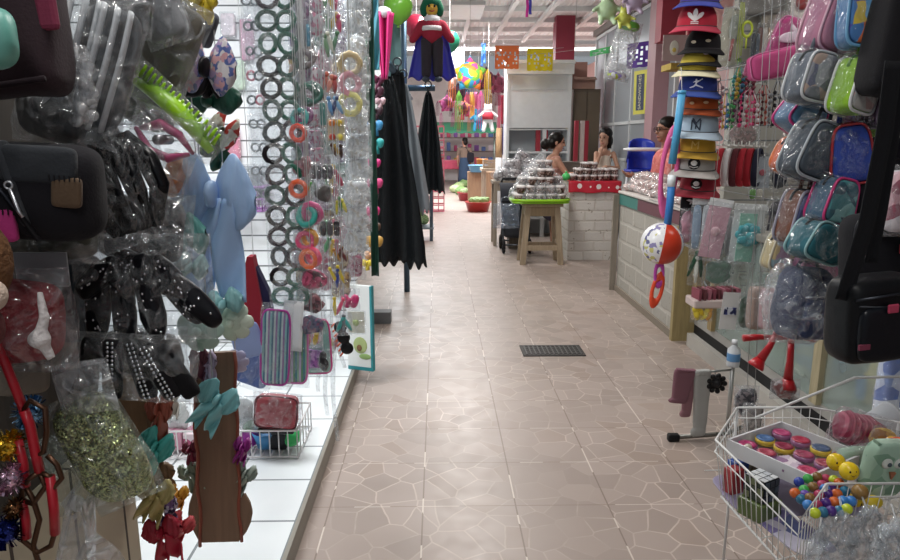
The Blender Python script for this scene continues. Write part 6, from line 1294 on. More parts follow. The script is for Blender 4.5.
def cap(lab, px, py, Y, crown, brim, emblem=None, ecol='#e8e8ea', yaw=-.45, pitch=.08, k=1.0, band=None):
    c = at(px, py, Y); k *= 1.22; rx, ry, rz = .083*k, .09*k, .10*k; t = thing('baseball_cap', lab, 'cap', c, rot=(pitch, .06, yaw))
    cm = crown if not isinstance(crown, str) else M(crown, 'cloth')
    b = MB(); b.grid(lambda u, v: (rx*math.cos(u*2*PI)*math.cos(v*PI/2)**.75, ry*math.sin(u*2*PI)*math.cos(v*PI/2)**.75, rz*math.sin(v*PI/2)**.9-.03), 30, 12, True); b.grid(lambda u, v: (rx*.97*math.cos(u*2*PI)*math.cos(v*PI/2)**.75, ry*.97*math.sin(u*2*PI)*math.cos(v*PI/2)**.75, rz*.97*math.sin(v*PI/2)**.9-.03), 30, 8, True); obj('crown', b, cm, t)
    b = MB()
    def fn(u, v):
        a = (u-.5)*PI*1.02; r0x, r0y = rx*.98, ry*.98; ex = .058*k*math.cos(a)**.55*v if math.cos(a) > 0 else 0
        return (math.sin(a)*(r0x+.02*k*v+ex*.3), -math.cos(a)*r0y-ex, -.03-.35*ex-.02*k*v*math.sin(a)**2)
    b.sheet(fn, 26, 9, .005); obj('brim', b, M(brim, 'cloth') if isinstance(brim, str) else brim, t)
    b = MB(); b.ell((0, 0, rz-.03), (.009, .009, .006), nu=10, nv=6); obj('button', b, cm, t)
    b = MB(); b.tube([(rx*1.005*math.cos(a), ry*1.005*math.sin(a), -.028) for a in [i*2*PI/28 for i in range(28)]], .0035, 6, True); obj('sweatband', b, M(band or '#3a3a3c', 'cloth'), t)
    if emblem:
        parts = []
        if emblem == 'trefoil':
            s = .03*k; parts = [leaf(0, .35*s, .34*s, .85*s, 0), leaf(-.55*s, .15*s, .30*s, .75*s, -.75), leaf(.55*s, .15*s, .30*s, .75*s, .75)]; parts = [[(x, z+.012*k) for x, z in p] for p in parts]
            parts += [[(-.55*s, (-.62-.22*j)*s+.012*k), (.55*s, (-.62-.22*j)*s+.012*k), (.5*s, (-.50-.22*j)*s+.012*k), (-.5*s, (-.50-.22*j)*s+.012*k)] for j in range(2)]
        elif emblem == 'jump': parts = [[(x*.03*k, z*.026*k+.006*k) for x, z in JUMP]]
        elif emblem == 'disc': parts = [[(math.cos(q*.4)*.026*k, math.sin(q*.4)*.026*k+.012*k) for q in range(16)]]
        elif emblem == 'chips': parts = [[(x0+math.cos(q*.52)*.012*k, math.sin(q*.52)*.007*k+z0) for q in range(12)] for x0, z0 in ((.03*k, .012*k), (-.035*k, .006*k))]
        b = MB()
        if emblem in ('NY', 'MM', 'tab'):
            for s_, dx, dz in {'NY': (('N', 0, -.004), ('Y', .0, .004)), 'MM': (('M', 0, 0),), 'tab': (('—', 0, 0),)}[emblem]:
                tm = text_mesh(s_, .062*k if emblem == 'NY' else .05*k, .0006); b.add([(x+dx, y+crown_y(x+dx, z+dz, rx, ry, rz)*1.0-.004, z+dz+.010*k) for x, y, z in tm.v], tm.f, False)
        for p in parts:
            if emblem == 'chips' and p is parts[-1]: obj('emblem', b, M(ecol, 'cloth'), t); b = MB()
            n = len(p); vs = [(x, crown_y(x, z*.6, rx, ry, rz)-.003, z) for x, z in p]; vs2 = [(x, y+.004, z) for x, y, z in vs]; b.add(vs+vs2, [tuple(range(n))]+[((i+1) % n, i, n+i, n+(i+1) % n) for i in range(n)], False)
        obj('emblem', b, M(ecol, 'cloth'), t)
        if emblem == 'disc':
            b = MB(); b.ell((0, -ry-.004, .014*k), (.014*k, .003, .012*k), nu=12, nv=6); b.tube([(-.018*k, -ry-.004, .0), (0, -ry-.006, -.006*k), (.018*k, -ry-.004, .0)], .003, 6); obj('white_mark', b, M('#e9e9e9'), t)
    b = MB(); b.tube([(0, .04, rz-.03), (.02, .11, rz+.0), (.03, .16, rz-.02)], .004, 6); obj('hook', b, GM, t); return t
Yc = 4.36
cap('purple cap with blue brim, topmost of the cap column', 700, -2, Yc, '#4a3d9a', '#3f49a8', 'tab', '#d8d8e8', k=1.12)
cap('red cap with white three-leaf emblem', 697, 22, Yc, '#b3243a', '#b8304a', 'trefoil', '#eceaea', k=1.16)
cap('black cap with small pale chips on its front, under the red three-leaf cap', 703, 44, Yc+.02, '#1c1b1e', '#18181b', 'chips', '#c9c2a8', k=1.05)
cap('black cap with two pale pink badges, lower of the two black caps', 701, 56, Yc+.01, '#1d1c1f', '#1b1b1e', 'chips', '#ecdde0', k=1.0)
cap('mustard yellow cap with cream brim over the blue cap', 698, 66, Yc, '#b5a23a', '#ddd6b4', None, k=1.1)
cap('royal blue cap with white leaping figure emblem', 698, 86, Yc-.01, '#22357e', '#2c4590', 'jump', '#d8d8e4', k=1.15)
cap('rust orange cap with pale studs under the blue cap', 701, 104, Yc-.015, '#b0521f', '#a84a1e', 'chips', '#d8b48a', k=1.02)
cap('light blue cap with dark interlocked NY letters', 698, 126, Yc-.02, '#a9bccb', '#b6c8d6', 'NY', '#3a4252', k=1.22)
cap('amber yellow cap with tone on tone M emblem', 697, 146, Yc-.01, '#c79a35', '#c99f3c', 'MM', '#d8b868', k=1.12)
cap('light grey cap with round dark badge', 696, 164, Yc-.02, '#a9a6a4', '#b8b2ae', 'disc', '#2c2a2e', k=1.16)
cap('dark red cap with round dark badge, lowest of the cap column', 698, 184, Yc, '#962434', '#9c2a3a', 'disc', '#2b1c20', k=1.1)
# black drawstring bag with white leaping cat mark
c, w_, h_ = B(682, 192, 712, 238, 4.42); t = thing('gym_bag', 'black cloth bag with white leaping cat mark below the caps', 'bag', c, rot=(0, 0, -.3)); b = MB(); b.sup((0, 0, 0), (w_*.55, .04, h_*.52), .5, .35, nz=.008); obj('body', b, M('#1a1a1d', 'cloth'), t)
b = MB(); n = len(CAT); vs = [(x*.05-.03, -.046, z*.03+h_*.3) for x, z in CAT]; b.add(vs+[(x, y+.006, z) for x, y, z in vs], [tuple(range(n))]+[((i+1) % n, i, n+i, n+(i+1) % n) for i in range(n)], False); obj('emblem', b, M('#e6e4e4'), t); b = MB(); b.tube([(0, 0, h_*.5), (.03, .08, h_*.7)], .004, 6); obj('cord', b, M('#1a1a1d'), t)
# beach ball
c = at(662, 243.5, 4.2); R = 21*sc_at(662, 243, 4.2); t = thing('beach_ball', 'inflatable beach ball with red, white and printed panels', 'ball', c, rot=(.1, .12, 0))
PRN = PRINT(['#e3e3e5', '#e3e3e5', '#8d86b0', '#e3e3e5', '#e3e3e5', '#6a6a90', '#c8c47a', '#e3e3e5'], 42., rough=.25)
for k, (m_, nm) in enumerate([(M('#e6e5e6', 'plastic'), 'white_panel'), (PRN, 'printed_panel'), (M('#c43a22', 'plastic'), 'red_panel'), (PRN, 'printed_panel'), (M('#c43a22', 'plastic'), 'red_panel'), (M('#e6e5e6', 'plastic'), 'white_panel')]):
    a0 = -PI/2-2.38+k*PI/3; b = MB(); b.grid(lambda u, v: (R*math.cos(a0+u*PI/3)*math.sin(v*PI), R*math.sin(a0+u*PI/3)*math.sin(v*PI), R*math.cos(v*PI)), 9, 18); obj(nm, b, m_, t)
b = MB(); b.lathe([(.0, R*1.02), (.012, R*1.02), (.016, R*.985)], n=12); obj('valve', b, M('#e8e8ea', 'plastic'), t); b = MB(); b.tube([(0, 0, R), (.02, .02, R+.12)], .002, 5); obj('cord', b, M('#cccccc'), t)
def ringtoy(lab, px, py, rx, rz, Y, hx, thick, tilt=0.):
    c = at(px, py, Y); s = sc_at(px, py, Y); t = thing('toy_ring', lab, 'toy ring', c, rot=(0, tilt, .15)); b = MB(); b.torus(rx*s, thick*s, None, 28, 10, 1., rz/rx); obj('ring', b, M(hx, 'plastic'), t)
    b = MB(); b.tube([(0, 0, rz*s), (.0, .01, rz*s+.08)], .003, 5); obj('cord', b, M('#cccccc'), t)
ringtoy('long pink plastic ring around the blue tubes beside the caps', 669, 172, 8, 36, 4.3, '#d8609a', 2.3, .06); ringtoy('magenta plastic ring hanging directly under the beach ball', 659, 274, 4.2, 11, 4.2, '#c04ab0', 1.6); ringtoy('orange red plastic hand ring, lowest under the beach ball', 657, 290, 5, 14, 4.2, '#e04a28', 1.9, .2)
for (x0, y0, x1, y1, hx, lab) in [(682, 92, 672, 164, '#4a9cc8', 'long sky blue foam tube beside the caps'), (672, 176, 667, 228, '#2f78c0', 'mid blue foam tube with white end above the beach ball')]:
    a, e = at(x0, y0, 4.18), at(x1, y1, 4.18); t = thing('foam_tube', lab, 'foam tube', a); d = e-a; b = MB(); b.tube([(0, 0, 0), d*.5+Vector((.004, 0, 0)), d], .023, 12); obj('tube', b, M(hx, 'plastic', .5), t); b = MB(); b.tube([d*-.02, d*(.2 if y0 > 100 else .03)], .025, 12); obj('end_cap', b, M('#dfe6ea' if y0 > 100 else hx, 'plastic'), t); b = MB(); b.tube([(0, 0, 0), (0.02, .1, .15)], .002, 5); obj('cord', b, M('#cccccc'), t)
# egg picture and yellow shelf ledge on the red block
c = at(676, 48, 6.9); t = thing('picture', 'small picture of a cut egg on a pale board behind the caps', 'picture', c); b = MB(); b.box((0, 0, 0), (.26, .012, .24)); obj('board', b, M('#b59c9a'), t); b = MB(); b.box((0, .2, 0), (.02, .4, .02)); obj('bracket', b, M('#8d7a78'), t); b = MB(); b.ell((-.02, -.008, 0), (.045, .004, .07), nu=18, nv=8); eg = obj('egg', b, M('#e0dcd0'), t); b = MB(); b.ell((-.02, -.013, -.02), (.02, .003, .022), nu=14, nv=6); obj('yolk', b, M('#d8c060'), eg)
c = at(690, 66, 7.0); b = MB(); b.box((.1, 0, 0), (.42, .3, .06)); o = obj('ledge_board', b, M('#b59a45', 'wood')); tag(o, 'ochre ledge board under the cut egg picture', 'board'); o.location = (c.x-.08, 7.15, c.z)
c0_ = at(664, 110, 7.3); 
b = MB(); b.box((0, 0, 0), (.05, .04, 4.2)); o = obj('door_frame_post', b, M('#a02c3e', 'plain')); tag(o, 'thin red upright behind the blue tube', 'post'); q = at(685, 110, 7.1); o.location = (q.x, 7.1, 1.6)

# ================================================================ BACK WALL OF THE TOY STALL
YB = 5.02
def peg(t, z=0., x=0.):
    """steel peg from the slatted wall that a pack hangs from"""
    y1 = 5.115-t.location.y
    if y1 > 0: b = MB(); R_ = t.rotation_euler.to_matrix().inverted(); p0 = Vector((x, 0, z)); b.tube([p0+R_ @ Vector(q) for q in ((0, -.01, .012), (0, -.012, 0), (0, .02, -.004), (0, y1, 0))], .0035, 6); obj('peg', b, GM, t)
    return t
def wallpack(lab, x0, y0, x1, y1, kind, cols, film=.16, Y=YB, tilt=0., **k):
    t = pack(lab, x0, y0, x1, y1, Y, kind, cols, film, tilt, name='toy_pack', cat='toy pack', string=False, **k)
    return peg(t, (y1-y0)*sc_at(x0, y0, Y)*.44) if Y > 4.0 else railcord(t, (y1-y0)*sc_at(x0, y0, Y)*.45)
def railcord(t, z=0.):
    x, y, z0 = t.location; y1 = min(max(y, 1.35), 3.85); rx = min((RAILX, 1.6, 1.95), key=lambda q: abs(q-x)); b = MB(); R_ = t.rotation_euler.to_matrix().inverted(); p0 = Vector((0, 0, z)); b.tube([p0, R_ @ Vector((rx-x, y1-y, 2.615-z0))], .0013, 5); obj('cord', b, M('#9d9fa0'), t); return t
RAILX = at(800, 0, 2.1).x+.1
c, w_, h_ = B(720, 10, 742, 66, 4.9); t = thing('brush_card', 'cream card with a pale hairbrush on the slatted wall', 'brush pack', c, rot=(0, .08, 0)); b = MB(); b.box((0, 0, 0), (w_, .004, h_)); obj('card', b, M('#b7b3a0'), t); b = MB(); b.sup((.01, -.016, h_*.18), (w_*.24, .012, h_*.22), .6, .8); obj('brush_head', b, M('#9aa096', 'plastic'), t); b = MB(); b.tube([(.01, -.016, -h_*.02), (.005, -.016, -h_*.4)], [.012, .008], 8); obj('handle', b, M('#a04a48', 'plastic'), t); b = MB(); b.bag(w_*1.1, h_*1.05, .05, crush=.2, c=(0, -.012, 0)); obj('clear_bag', b, CELLO(.2), t); peg(t, h_*.48)
ra = random.Random(8)
for i, (px, y0, y1, hx, lab) in enumerate([(743, 2, 62, '#a8b83a', 'yellow green lanyard hanging beside the hairbrush card'), (748, 20, 46, '#c0d040', 'lime toy racket hanging beside the lanyard'), (740, 58, 80, '#4a8a3a', 'grass green ribbon bunch under the lanyard'), (733, 78, 100, '#5aa84a', 'green ribbon loop among the charms')]):
    a, e = at(px, y0, 4.85), at(px, y1, 4.85); s = sc_at(px, y0, 4.85); t = thing('lanyard' if i != 1 else 'toy_racket', lab, 'lanyard' if i != 1 else 'toy', a); l = a.z-e.z; b = MB()
    if i == 1: b.torus(5*s, 1.2*s, T(0, 0, -l*.35), 20, 8, 1, 1.4); obj('hoop', b, M(hx, 'plastic'), t); b = MB(); b.tube([(0, 0, -l*.6), (0, 0, -l*1.1)], .006, 8); obj('handle', b, M(hx, 'plastic'), t)
    else:
        for q in range(4): b = MB(); b.tube([(q*.008-.012, 0, 0), (q*.012-.02, -.01, -l*.5), (q*.01-.015+.01*math.sin(q), 0, -l)], .004, 6, flat=.4); obj('strap', b, M(hx, 'satin'), t)
    peg(t, .0)
def charms(lab, px, y0, y1, Y, cols, n=5, wpx=9):
    a, e = at(px, y0, Y), at(px, y1, Y); s = sc_at(px, y0, Y); l = a.z-e.z; t = thing('charm_bunch', lab, 'charm bunch', a); r = random.Random(px*3+y0)
    for k in range(n):
        x = (k-(n-1)/2)*wpx*s/n*1.1; m_ = r.randint(4, 6); off = r.uniform(0, .3)*l; b = MB()
        for q in range(m_): rad = r.uniform(.012, .019); rad *= .8; b.ell((x+r.uniform(-.006, .006), -.012*(k % 2)-rad*.3, -off-(l-off)*(q+.5)/m_), (rad,)*3, nu=10, nv=7)
        b.tube([(x*.3, 0, .02), (x, 0, -off), (x, 0, -l)], .003, 5); obj('bead_strand', b, M(cols[k % len(cols)], 'plastic'), t)
    b = MB(); b.torus(.015, .003, T(0, 0, .03)); obj('ring', b, GM, t); peg(t, .04)
charms('pink and white beaded charm bunch under the pink bag', 750, 92, 128, 4.7, ['#d83a78', '#e8e0e4', '#c9486a', '#e86a9a'], 6, 18)
charms('green and red beaded charm bunch beside the rust cap', 726, 96, 130, 4.7, ['#4a9a5a', '#c8404a', '#d8b040', '#3f7aa8', '#5aa86a'], 6, 16)
charms('dark purple charm bunch between green and pink ones', 737, 92, 124, 4.75, ['#4a2a4a', '#6a3a5a', '#b8a8b8', '#3a2238'], 5, 12)
charms('dark red charm bunch next to the pink and white one', 764, 88, 126, 4.75, ['#7a2430', '#a83a40', '#5a2028', '#c85a4a'], 5, 16)
charms('silver and black charm bunch beside the dark red one', 778, 84, 128, 4.7, ['#8d9094', '#2b2b30', '#b8bac0', '#4a4a52'], 5, 14)
charms('silvery pink sequin charm bunch beside the orange cap', 718, 84, 122, 4.6, ['#a88a94', '#c9b8be', '#7d5a66'], 4, 9)
charms('maroon charm bunch under the pink bag corner', 750, 66, 96, 4.72, ['#6a2438', '#8a3a4a', '#4a1c2a'], 5, 14)
charms('teal and gold charm bunch at the yellow lanyard foot', 740, 70, 100, 4.72, ['#3a8a8a', '#b89a3a', '#4a9a4a', '#2f6a8a'], 5, 12)
wallpack('tan card pack with red top edge on the slatted wall', 766, 18, 784, 62, 'card', ['#c9a888', '#b03040'], .14); wallpack('brown and white pack beside the tan card', 756, 24, 768, 62, 'bars', ['#7a4a40', '#d8d0c8'], .14); wallpack('dark blue grey pack by the lanyard', 750, 30, 760, 68, 'bars', ['#3a4250', '#4a5a6a'], .14)
flat_pouch('toy_pack', 'grey cardboard pack row along the wall top', 'pack', 742, -6, 784, 14, YB, '#8d8984', None, 0, .15, None, d=.06); flat_pouch('toy_pack', 'light brown pack beside the grey row at the wall top', 'pack', 762, 12, 800, 30, YB+.02, '#a39888', None, 0, .15, None, d=.05)
wallpack('tall cream toy pack with printed cars at the wall top', 786, -8, 830, 44, 'card', ['#c9beb4', '#8a3a3a', '#3a3a42', '#a88a4a', '#6a6a72'], .2, 4.2)
# pink unicorn style bags
flat_pouch('pencil_bag', 'bright pink bag with a white and rainbow print', 'bag', 770, 22, 816, 66, 4.1, '#a83c74', '#c06494', .35, .1, None, d=.08)
c = at(788, 40, 4.02); b = MB(); b.sup((0, 0, 0), (.075, .006, .03), .7, .8, Ry(-.5)); b.sup((-.03, 0, .03), (.03, .005, .012), .7, .8, Ry(.6)); o = obj('print_patch', b, M('#e0d0dc', 'cloth')); o.parent = bpy.data.objects['pencil_bag']; o.location = (-.04, -.046, .02)
flat_pouch('pencil_bag', 'rose pink folded bag pointing to the caps', 'bag', 748, 50, 810, 76, 4.0, '#b8487c', '#d078a4', -.22, None, None, d=.10)
wallpack('pale pink tissue pack above the rose pink bag', 742, 62, 760, 78, 'mass', ['#c85a8a'], .1, 4.3)
# peg bar with headbands
pa, pb = at(700, 144, 4.75), at(768, 147, 4.75); t = thing('peg_bar', 'white peg bar with cloth headbands on the slatted wall', 'peg bar', pa); d = pb-pa
b = MB(); b.tube([(0, 0, 0), d], .008, 8); obj('bar', b, M('#d3d2cc', 'plastic'), t)
for k in range(9): q = d*(k+.5)/9; b = MB(); b.tube([q+Vector((0, 0, .035)), q, q+Vector((0, -.06, -.005)), q+Vector((0, -.075, .02))], .0045, 6); obj('peg', b, M('#d3d2cc', 'plastic'), t)
b = MB(); b.tube([(0, .02, 0), (0, .4, .0)], .008, 6); b.tube([d+Vector((0, .02, 0)), d+Vector((0, .4, 0))], .008, 6); obj('wall_arms', b, M('#d3d2cc', 'plastic'), t)
for k, (px, hx, nm) in enumerate([(712, '#d6d3d2', 'white terry headband, first on the peg bar beside the caps'), (720, '#a8202e', 'red cloth headband beside the first white one'), (727, '#dcd8d8', 'white headband between two red ones'), (735, '#5a2028', 'maroon headband in the middle of the peg bar'), (742, '#b02432', 'red headband after the maroon one'), (749, '#a41e2c', 'last red headband before the navy one'), (757, '#22243a', 'navy blue headband at the far peg')]):
    c, w_, h_ = B(px-6, 149, px+6, 186, 4.69); t = thing('headband', nm, 'headband', c, rot=(0, .18, .9)); b = MB(); b.grid(lambda u, v: ((h_*.27+.018*math.cos(v*2*PI)*.3)*math.sin(u*2*PI), .022*math.sin(v*2*PI), h_*.5*math.cos(u*2*PI)+.006*math.cos(v*2*PI)), 28, 8, True, True); obj('band', b, M(hx, 'cloth'), t)
wallpack('pale grey shirt pack with a red label next to the peg bar', 752, 155, 772, 190, 'card', ['#a9b0b8', '#b03a50'], .2, 4.7); wallpack('small pack with a lime stripe on the ledge', 748, 188, 764, 200, 'bars', ['#6aa84a', '#c9c4b4'], .2, 4.6); wallpack('dark navy pouch pack past the pale shirt pack', 770, 152, 790, 192, 'mass', ['#1f2436'], .14, 4.7)
wallpack('grey film pack hanging high above the peg bar', 726, 124, 760, 146, 'mass', ['#a08a88', '#8d8480', '#b8a8a4'], .2, 4.95)
# card packs hung at the counter corner
c, w_, h_ = B(690, 200, 712, 258, 4.2)
pack('bag with a pale blue and white toy on white header card', 690, 199, 712, 255, 4.2, 'bars', ['#8fa8c0', '#c9d0d6'], .26, 0, None, 'toy_pack', 'toy pack', True, string=False)
pack('bag with a slanted pink notebook on white header card', 702, 200, 728, 262, 4.15, 'card', ['#d0a0ae', '#e0b8c0'], .26, .15, None, 'toy_pack', 'toy pack', True, string=False)
c, w_, h_ = B(730, 205, 764, 264, 4.1); t = thing('bow_card', 'aqua ribbon flower on a mint band in a white header bag', 'bow pack', c, rot=(0, .05, 0)); b = MB(); b.box((0, .004, 0), (w_*.9, .003, h_*.95)); obj('card', b, M('#cfd4d4'), t); b = MB(); b.box((-.004, 0, -.02), (w_*.5, .006, h_*.82)); obj('mint_band', b, M('#7fb8a4', 'satin'), t)
for k in range(8): a = k*PI/4; b = MB(); b.sup((math.cos(a)*w_*.22, -.016-.006*(k % 2), math.sin(a)*w_*.22), (w_*.17, .012, w_*.13), .9, .8, None, 16, 8); obj('petal', b, M('#2f9fa8', 'satin'), t)
b = MB(); b.ell((0, -.03, 0), (w_*.09, .012, w_*.09)); obj('centre', b, M('#57b8c0', 'satin'), t); b = MB(); b.box((0, -.004, h_*.47), (w_*.95, .004, h_*.1)); obj('header_card', b, M('#d3d5d4'), t); b = MB(); b.bag(w_*1.02, h_*1.02, .07, crush=.25, c=(0, -.01, 0)); obj('clear_bag', b, CELLO(.2), t)
wallpack('small black and white toy pack in film behind the pink notebook', 716, 210, 734, 262, 'bars', ['#2a2c34', '#b8bcc0'], .2, 4.4); wallpack('dark pouch pack between aqua flower and denim boxes', 764, 196, 786, 262, 'mass', ['#24222a', '#2f2c34'], .14, 4.2); wallpack('yellow and lilac print pack beside the aqua flower', 766, 216, 792, 262, 'mass', ['#c8b84a', '#a890b8', '#d8d0c0', '#8a6a5a'], .2, 3.2, .2); wallpack('pink film pack at the block counter corner', 680, 208, 694, 246, 'mass', ['#c090a0'], .26, 4.3)
wallpack('green leaf hair pack low by the counter corner', 688, 246, 704, 286, 'clips', ['#2a5a40', '#dfe4dc', '#1f4a34'], .2, 4.2); wallpack('sea green empty film pack below the pink notebook', 702, 258, 734, 286, 'mass', ['#7d988c'], .3, 4.25)
# shelf of small goods above the plinth
c, w_, h_ = B(690, 284, 738, 306, 4.0); t = thing('comb_box', 'open white tray of pink and brown combs', 'box', c); b = MB(); b.box((0, 0, -h_*.3), (w_, .16, h_*.4), bev=.01); obj('tray', b, M('#c8b8b4', 'plastic'), t)
for k in range(9): b = MB(); b.box((-w_*.42+k*w_*.105, -.02, h_*.12), (.016, .1, h_*.5), Rz(.1)); obj('comb', b, M(['#8a4a58', '#6a3a40', '#a86a78'][k % 3], 'plastic'), t)
b = MB(); b.tube([(0, .06, .0), (0, .16, .05)], .006, 6); obj('hook', b, GM, t)
railcord(pack('bright yellow flower clips in a small bag', 690, 304, 714, 322, 3.95, 'clips', ['#e0c83a', '#d8b82a', '#e8d860', '#e0a85a'], .16, 0, None, 'toy_pack', 'toy pack', string=False), .03)
c, w_, h_ = B(721, 292, 738, 330, 3.9); t = thing('price_card', 'white hanging card with a small navy picture', 'card', c, rot=(0, .06, 0)); b = MB(); b.box((0, 0, 0), (w_, .004, h_)); obj('card', b, M('#d8d7d6'), t); b = MB(); b.box((.002, -.004, -.0), (w_*.72, .003, h_*.2)); obj('picture', b, PRINT(['#2a2f5a', '#c9ccd6', '#3a3f7a'], 40.), t)
b = MB(); b.tube([(0, .0, h_*.5), (0, .01, h_*.5+.05)], .002, 5); obj('cord', b, GM, t)
flat_pouch('toy_pack', 'taupe box pack beside the white hanging card', 'pack', 748, 286, 764, 330, 3.7, '#9a867c', None, 0, .14, None, d=.08); flat_pouch('toy_pack', 'dull pink box pack beside the taupe one', 'pack', 760, 288, 780, 330, 3.6, '#b08a90', None, 0, .14, None, d=.08)
wallpack('dark green film pack beside the white hanging card', 738, 292, 750, 332, 'mass', ['#4a5a50'], .2, 3.85)

# ================================================================ GLASS DISPLAY CASE
XF = 1.95; DY0, DY1 = 2.0, 4.98; dl = DY1-DY0; dm = (DY0+DY1)/2
t = thing('display_case', 'long glass display case with pale frame along the toy stall', 'display case', (XF, dm, 0))
b = MB(); b.box((.3, 0, .085), (.6, dl, .17)); obj('plinth', b, M('#1b1c1e', 'plain'), t); b = MB(); b.box((-.02, 0, .05), (.06, dl, .1)); obj('kick_board', b, M('#b5b1aa', 'plain'), t)
b = MB(); b.box((.3, 0, .2), (.6, dl, .06)); obj('bottom_shelf', b, M('#aaa9a4', 'plain'), t); b = MB(); b.box((.42, 0, .56), (.3, dl-.1, .012)); obj('glass_shelf', b, GLASS(.2), t)
for y, c in ((-dl/2+.03, '#b3a888'), (-.22, '#b3a888'), (dl/2-.35, '#a08a60'), (dl/2-.03, '#a08a60')): b = MB(); b.box((.0, y, .58), (.06, .07, .72)); obj('post', b, M(c, 'wood'), t)
for y0, y1 in ((-dl/2+.07, -.26), (-.18, dl/2-.39)): b = MB(); b.box((.0, (y0+y1)/2, .58), (.008, y1-y0, .70)); obj('front_pane', b, GLASS(.1), t)
b = MB(); b.box((.3, 0, .965), (.64, dl, .05), bev=.01); obj('top_frame', b, M('#8d8a82', 'plain'), t); b = MB(); b.box((.58, 0, .58), (.03, dl, .72)); obj('back_panel', b, M('#8f9a92', 'plain'), t)
for (px, py, Y, kind, c, lab) in [(822, 376, 2.75, 'bowl', '#7fa4cf', 'wide sky blue plastic bowl inside the display case'), (780, 350, 3.3, 'bowl', '#8fb8a0', 'pale green bowl inside the display case'), (786, 392, 3.1, 'box', '#b8c0b8', 'pale box on the display case bottom'), (760, 352, 3.6, 'box', '#a9b8b0', 'grey green box on the case shelf'), (806, 408, 2.8, 'box', '#c9c4b8', 'cream box on the display case bottom by the post')]:
    q = atx(px, py, XF+(.24 if kind == 'bowl' else .2)); x = q.x-.05; Y = q.y; z = .232
    if kind == 'bowl':
        t = thing('plastic_bowl', lab, 'bowl', (x+.05, Y, z)); b = MB(); b.lathe([(0, 0), (.08, 0), (.14, .06), (.18, .13), (.19, .13), (.19, .138), (.17, .138), (.13, .06), (.07, .012), (0, .012)], n=28); obj('bowl', b, M(c, 'plastic'), t)
    else: b = MB(); b.box((0, 0, .06), (.2, .22, .12), bev=.008); o = obj('goods_box', b, M(c)); tag(o, lab, 'box'); o.location = (x+.05, Y, z)
# goods seen through the case beside the post
q = at(866, 398, 2.05)
t = thing('toy_parrot', 'yellow, red and blue toy parrot inside the case behind the post', 'toy', (2.16, atx(866, 405, 2.16).y, .232)); b = MB(); capsule(b, (0, 0, .05), (.02, 0, .14), .045, .05); b.ell((.03, -.01, .2), (.04, .04, .04)); fuse(obj('body', b, M('#d8b03a', 'plastic'), t), .006); b = MB(); b.sup((-.05, -.02, .1), (.02, .03, .07), .8, .8); obj('wing', b, M('#2f6fb8', 'plastic'), t); b = MB(); b.tube([(.06, -.02, .2), (.085, -.03, .185)], [.014, .003], 8); obj('beak', b, M('#c03a2a', 'plastic'), t); b = MB(); b.tube([(-.01, 0, .05), (-.03, .02, .005)], [.03, .015], 8); obj('tail', b, M('#2a9a5a', 'plastic'), t)
# ================================================================ LUNCH BOXES, BAGS, WIRE BASKET
def dim(h): return h
def lunch(lab, x0, y0, x1, y1, Y, hx, front, rim, tilt=0., yaw=0., d=.10, film=.2, e2=.45, band=None, tp=.16):
    c, w_, h_ = B(x0, y0, x1, y1, Y); t = thing('lunch_box', lab, 'lunch box', c, rot=(0, tilt, yaw)); w_ *= .92; h_ *= .92
    mk = lambda m_, k='cloth': m_ if not isinstance(m_, str) else M(m_, k)
    b = MB(); b.sup((0, 0, 0), (w_/2, d/2, h_/2), .32, e2, nu=40, nv=15, nz=.004, ns=14, taper=tp); obj('body', b, mk(hx), t)
    b = MB(); b.sup((0, -d*.46, 0), (w_*.455, d*.07, h_*.455), .4, e2, nu=40, nv=9, taper=tp); obj('front_panel', b, mk(front), t)
    n = 44; pw = lambda x, e: math.copysign(abs(x)**e, x)
    for yy, nm in ((-d*.44, 'front_piping'), (d*.40, 'rear_piping')):
        b = MB(); b.tube([(w_*.492*pw(math.cos(i*2*PI/n), e2)*(1-tp*pw(math.sin(i*2*PI/n), e2)), yy, h_*.492*pw(math.sin(i*2*PI/n), e2)) for i in range(n)], .0042, 6, True); obj(nm, b, M(rim, 'plastic'), t)
    b = MB(); b.tube([(w_*.503*pw(math.cos(i*2*PI/n), e2)*(1-tp*pw(math.sin(i*2*PI/n), e2)), 0, h_*.503*pw(math.sin(i*2*PI/n), e2)) for i in range(3, 21)], .005, 6); z_ = obj('zip', b, M(band or '#2a2c30', 'plastic'), t); b = MB(); b.box((w_*.3, -.01, h_*.51), (.008, .02, .004)); obj('zip_pull', b, M('#c9ccd0', 'metal'), z_)
    b = MB(); b.tube([(-w_*.18, 0, h_*.5), (-w_*.14, 0, h_*.5+.035), (w_*.14, 0, h_*.5+.035), (w_*.18, 0, h_*.5)], .007, 8, flat=.5); obj('handle', b, mk(hx), t)
    if film: b = MB(); b.bag(w_*1.16, h_*1.2, d*1.45, crush=.16, nu=18, nv=20); obj('clear_bag', b, CELLO(film*.4), t)
    return t
FLP = PRINT(['#3f6fa8', '#5a9ac8', '#c8b040', '#4a4a98', '#c86a3a'], 24.)
FACE = PRINT(['#8d8f98', '#a4a6ac', '#6d6f88', '#b09a90', '#7d8088'], 22.)
lunch('dusty pink lunch box in film, top of the hanging boxes', 808, -24, 862, 60, 2.05, '#a8728a', '#b98298', '#c9a0b0', .22, .25, .1, .2)
lunch('blue floral lunch box in film beside the pink one', 842, -22, 892, 48, 1.9, '#4a7aa8', FLP, '#6aa0c8', -.12, -.2, .1, .16)
lunch('grey printed lunch box with white piping', 790, 52, 832, 104, 2.0, '#5f6670', FACE, '#c9ccd0', .14, .25, .09, .22)
lunch('grey printed lunch box with lime sides', 836, 56, 872, 116, 1.9, '#86b52a', PRINT(['#9a9c9c', '#868a90', '#a8908c', '#b0b0ac'], 24.), '#d0d2d2', .2, .35, .09, .22, band='#5a8a2a')
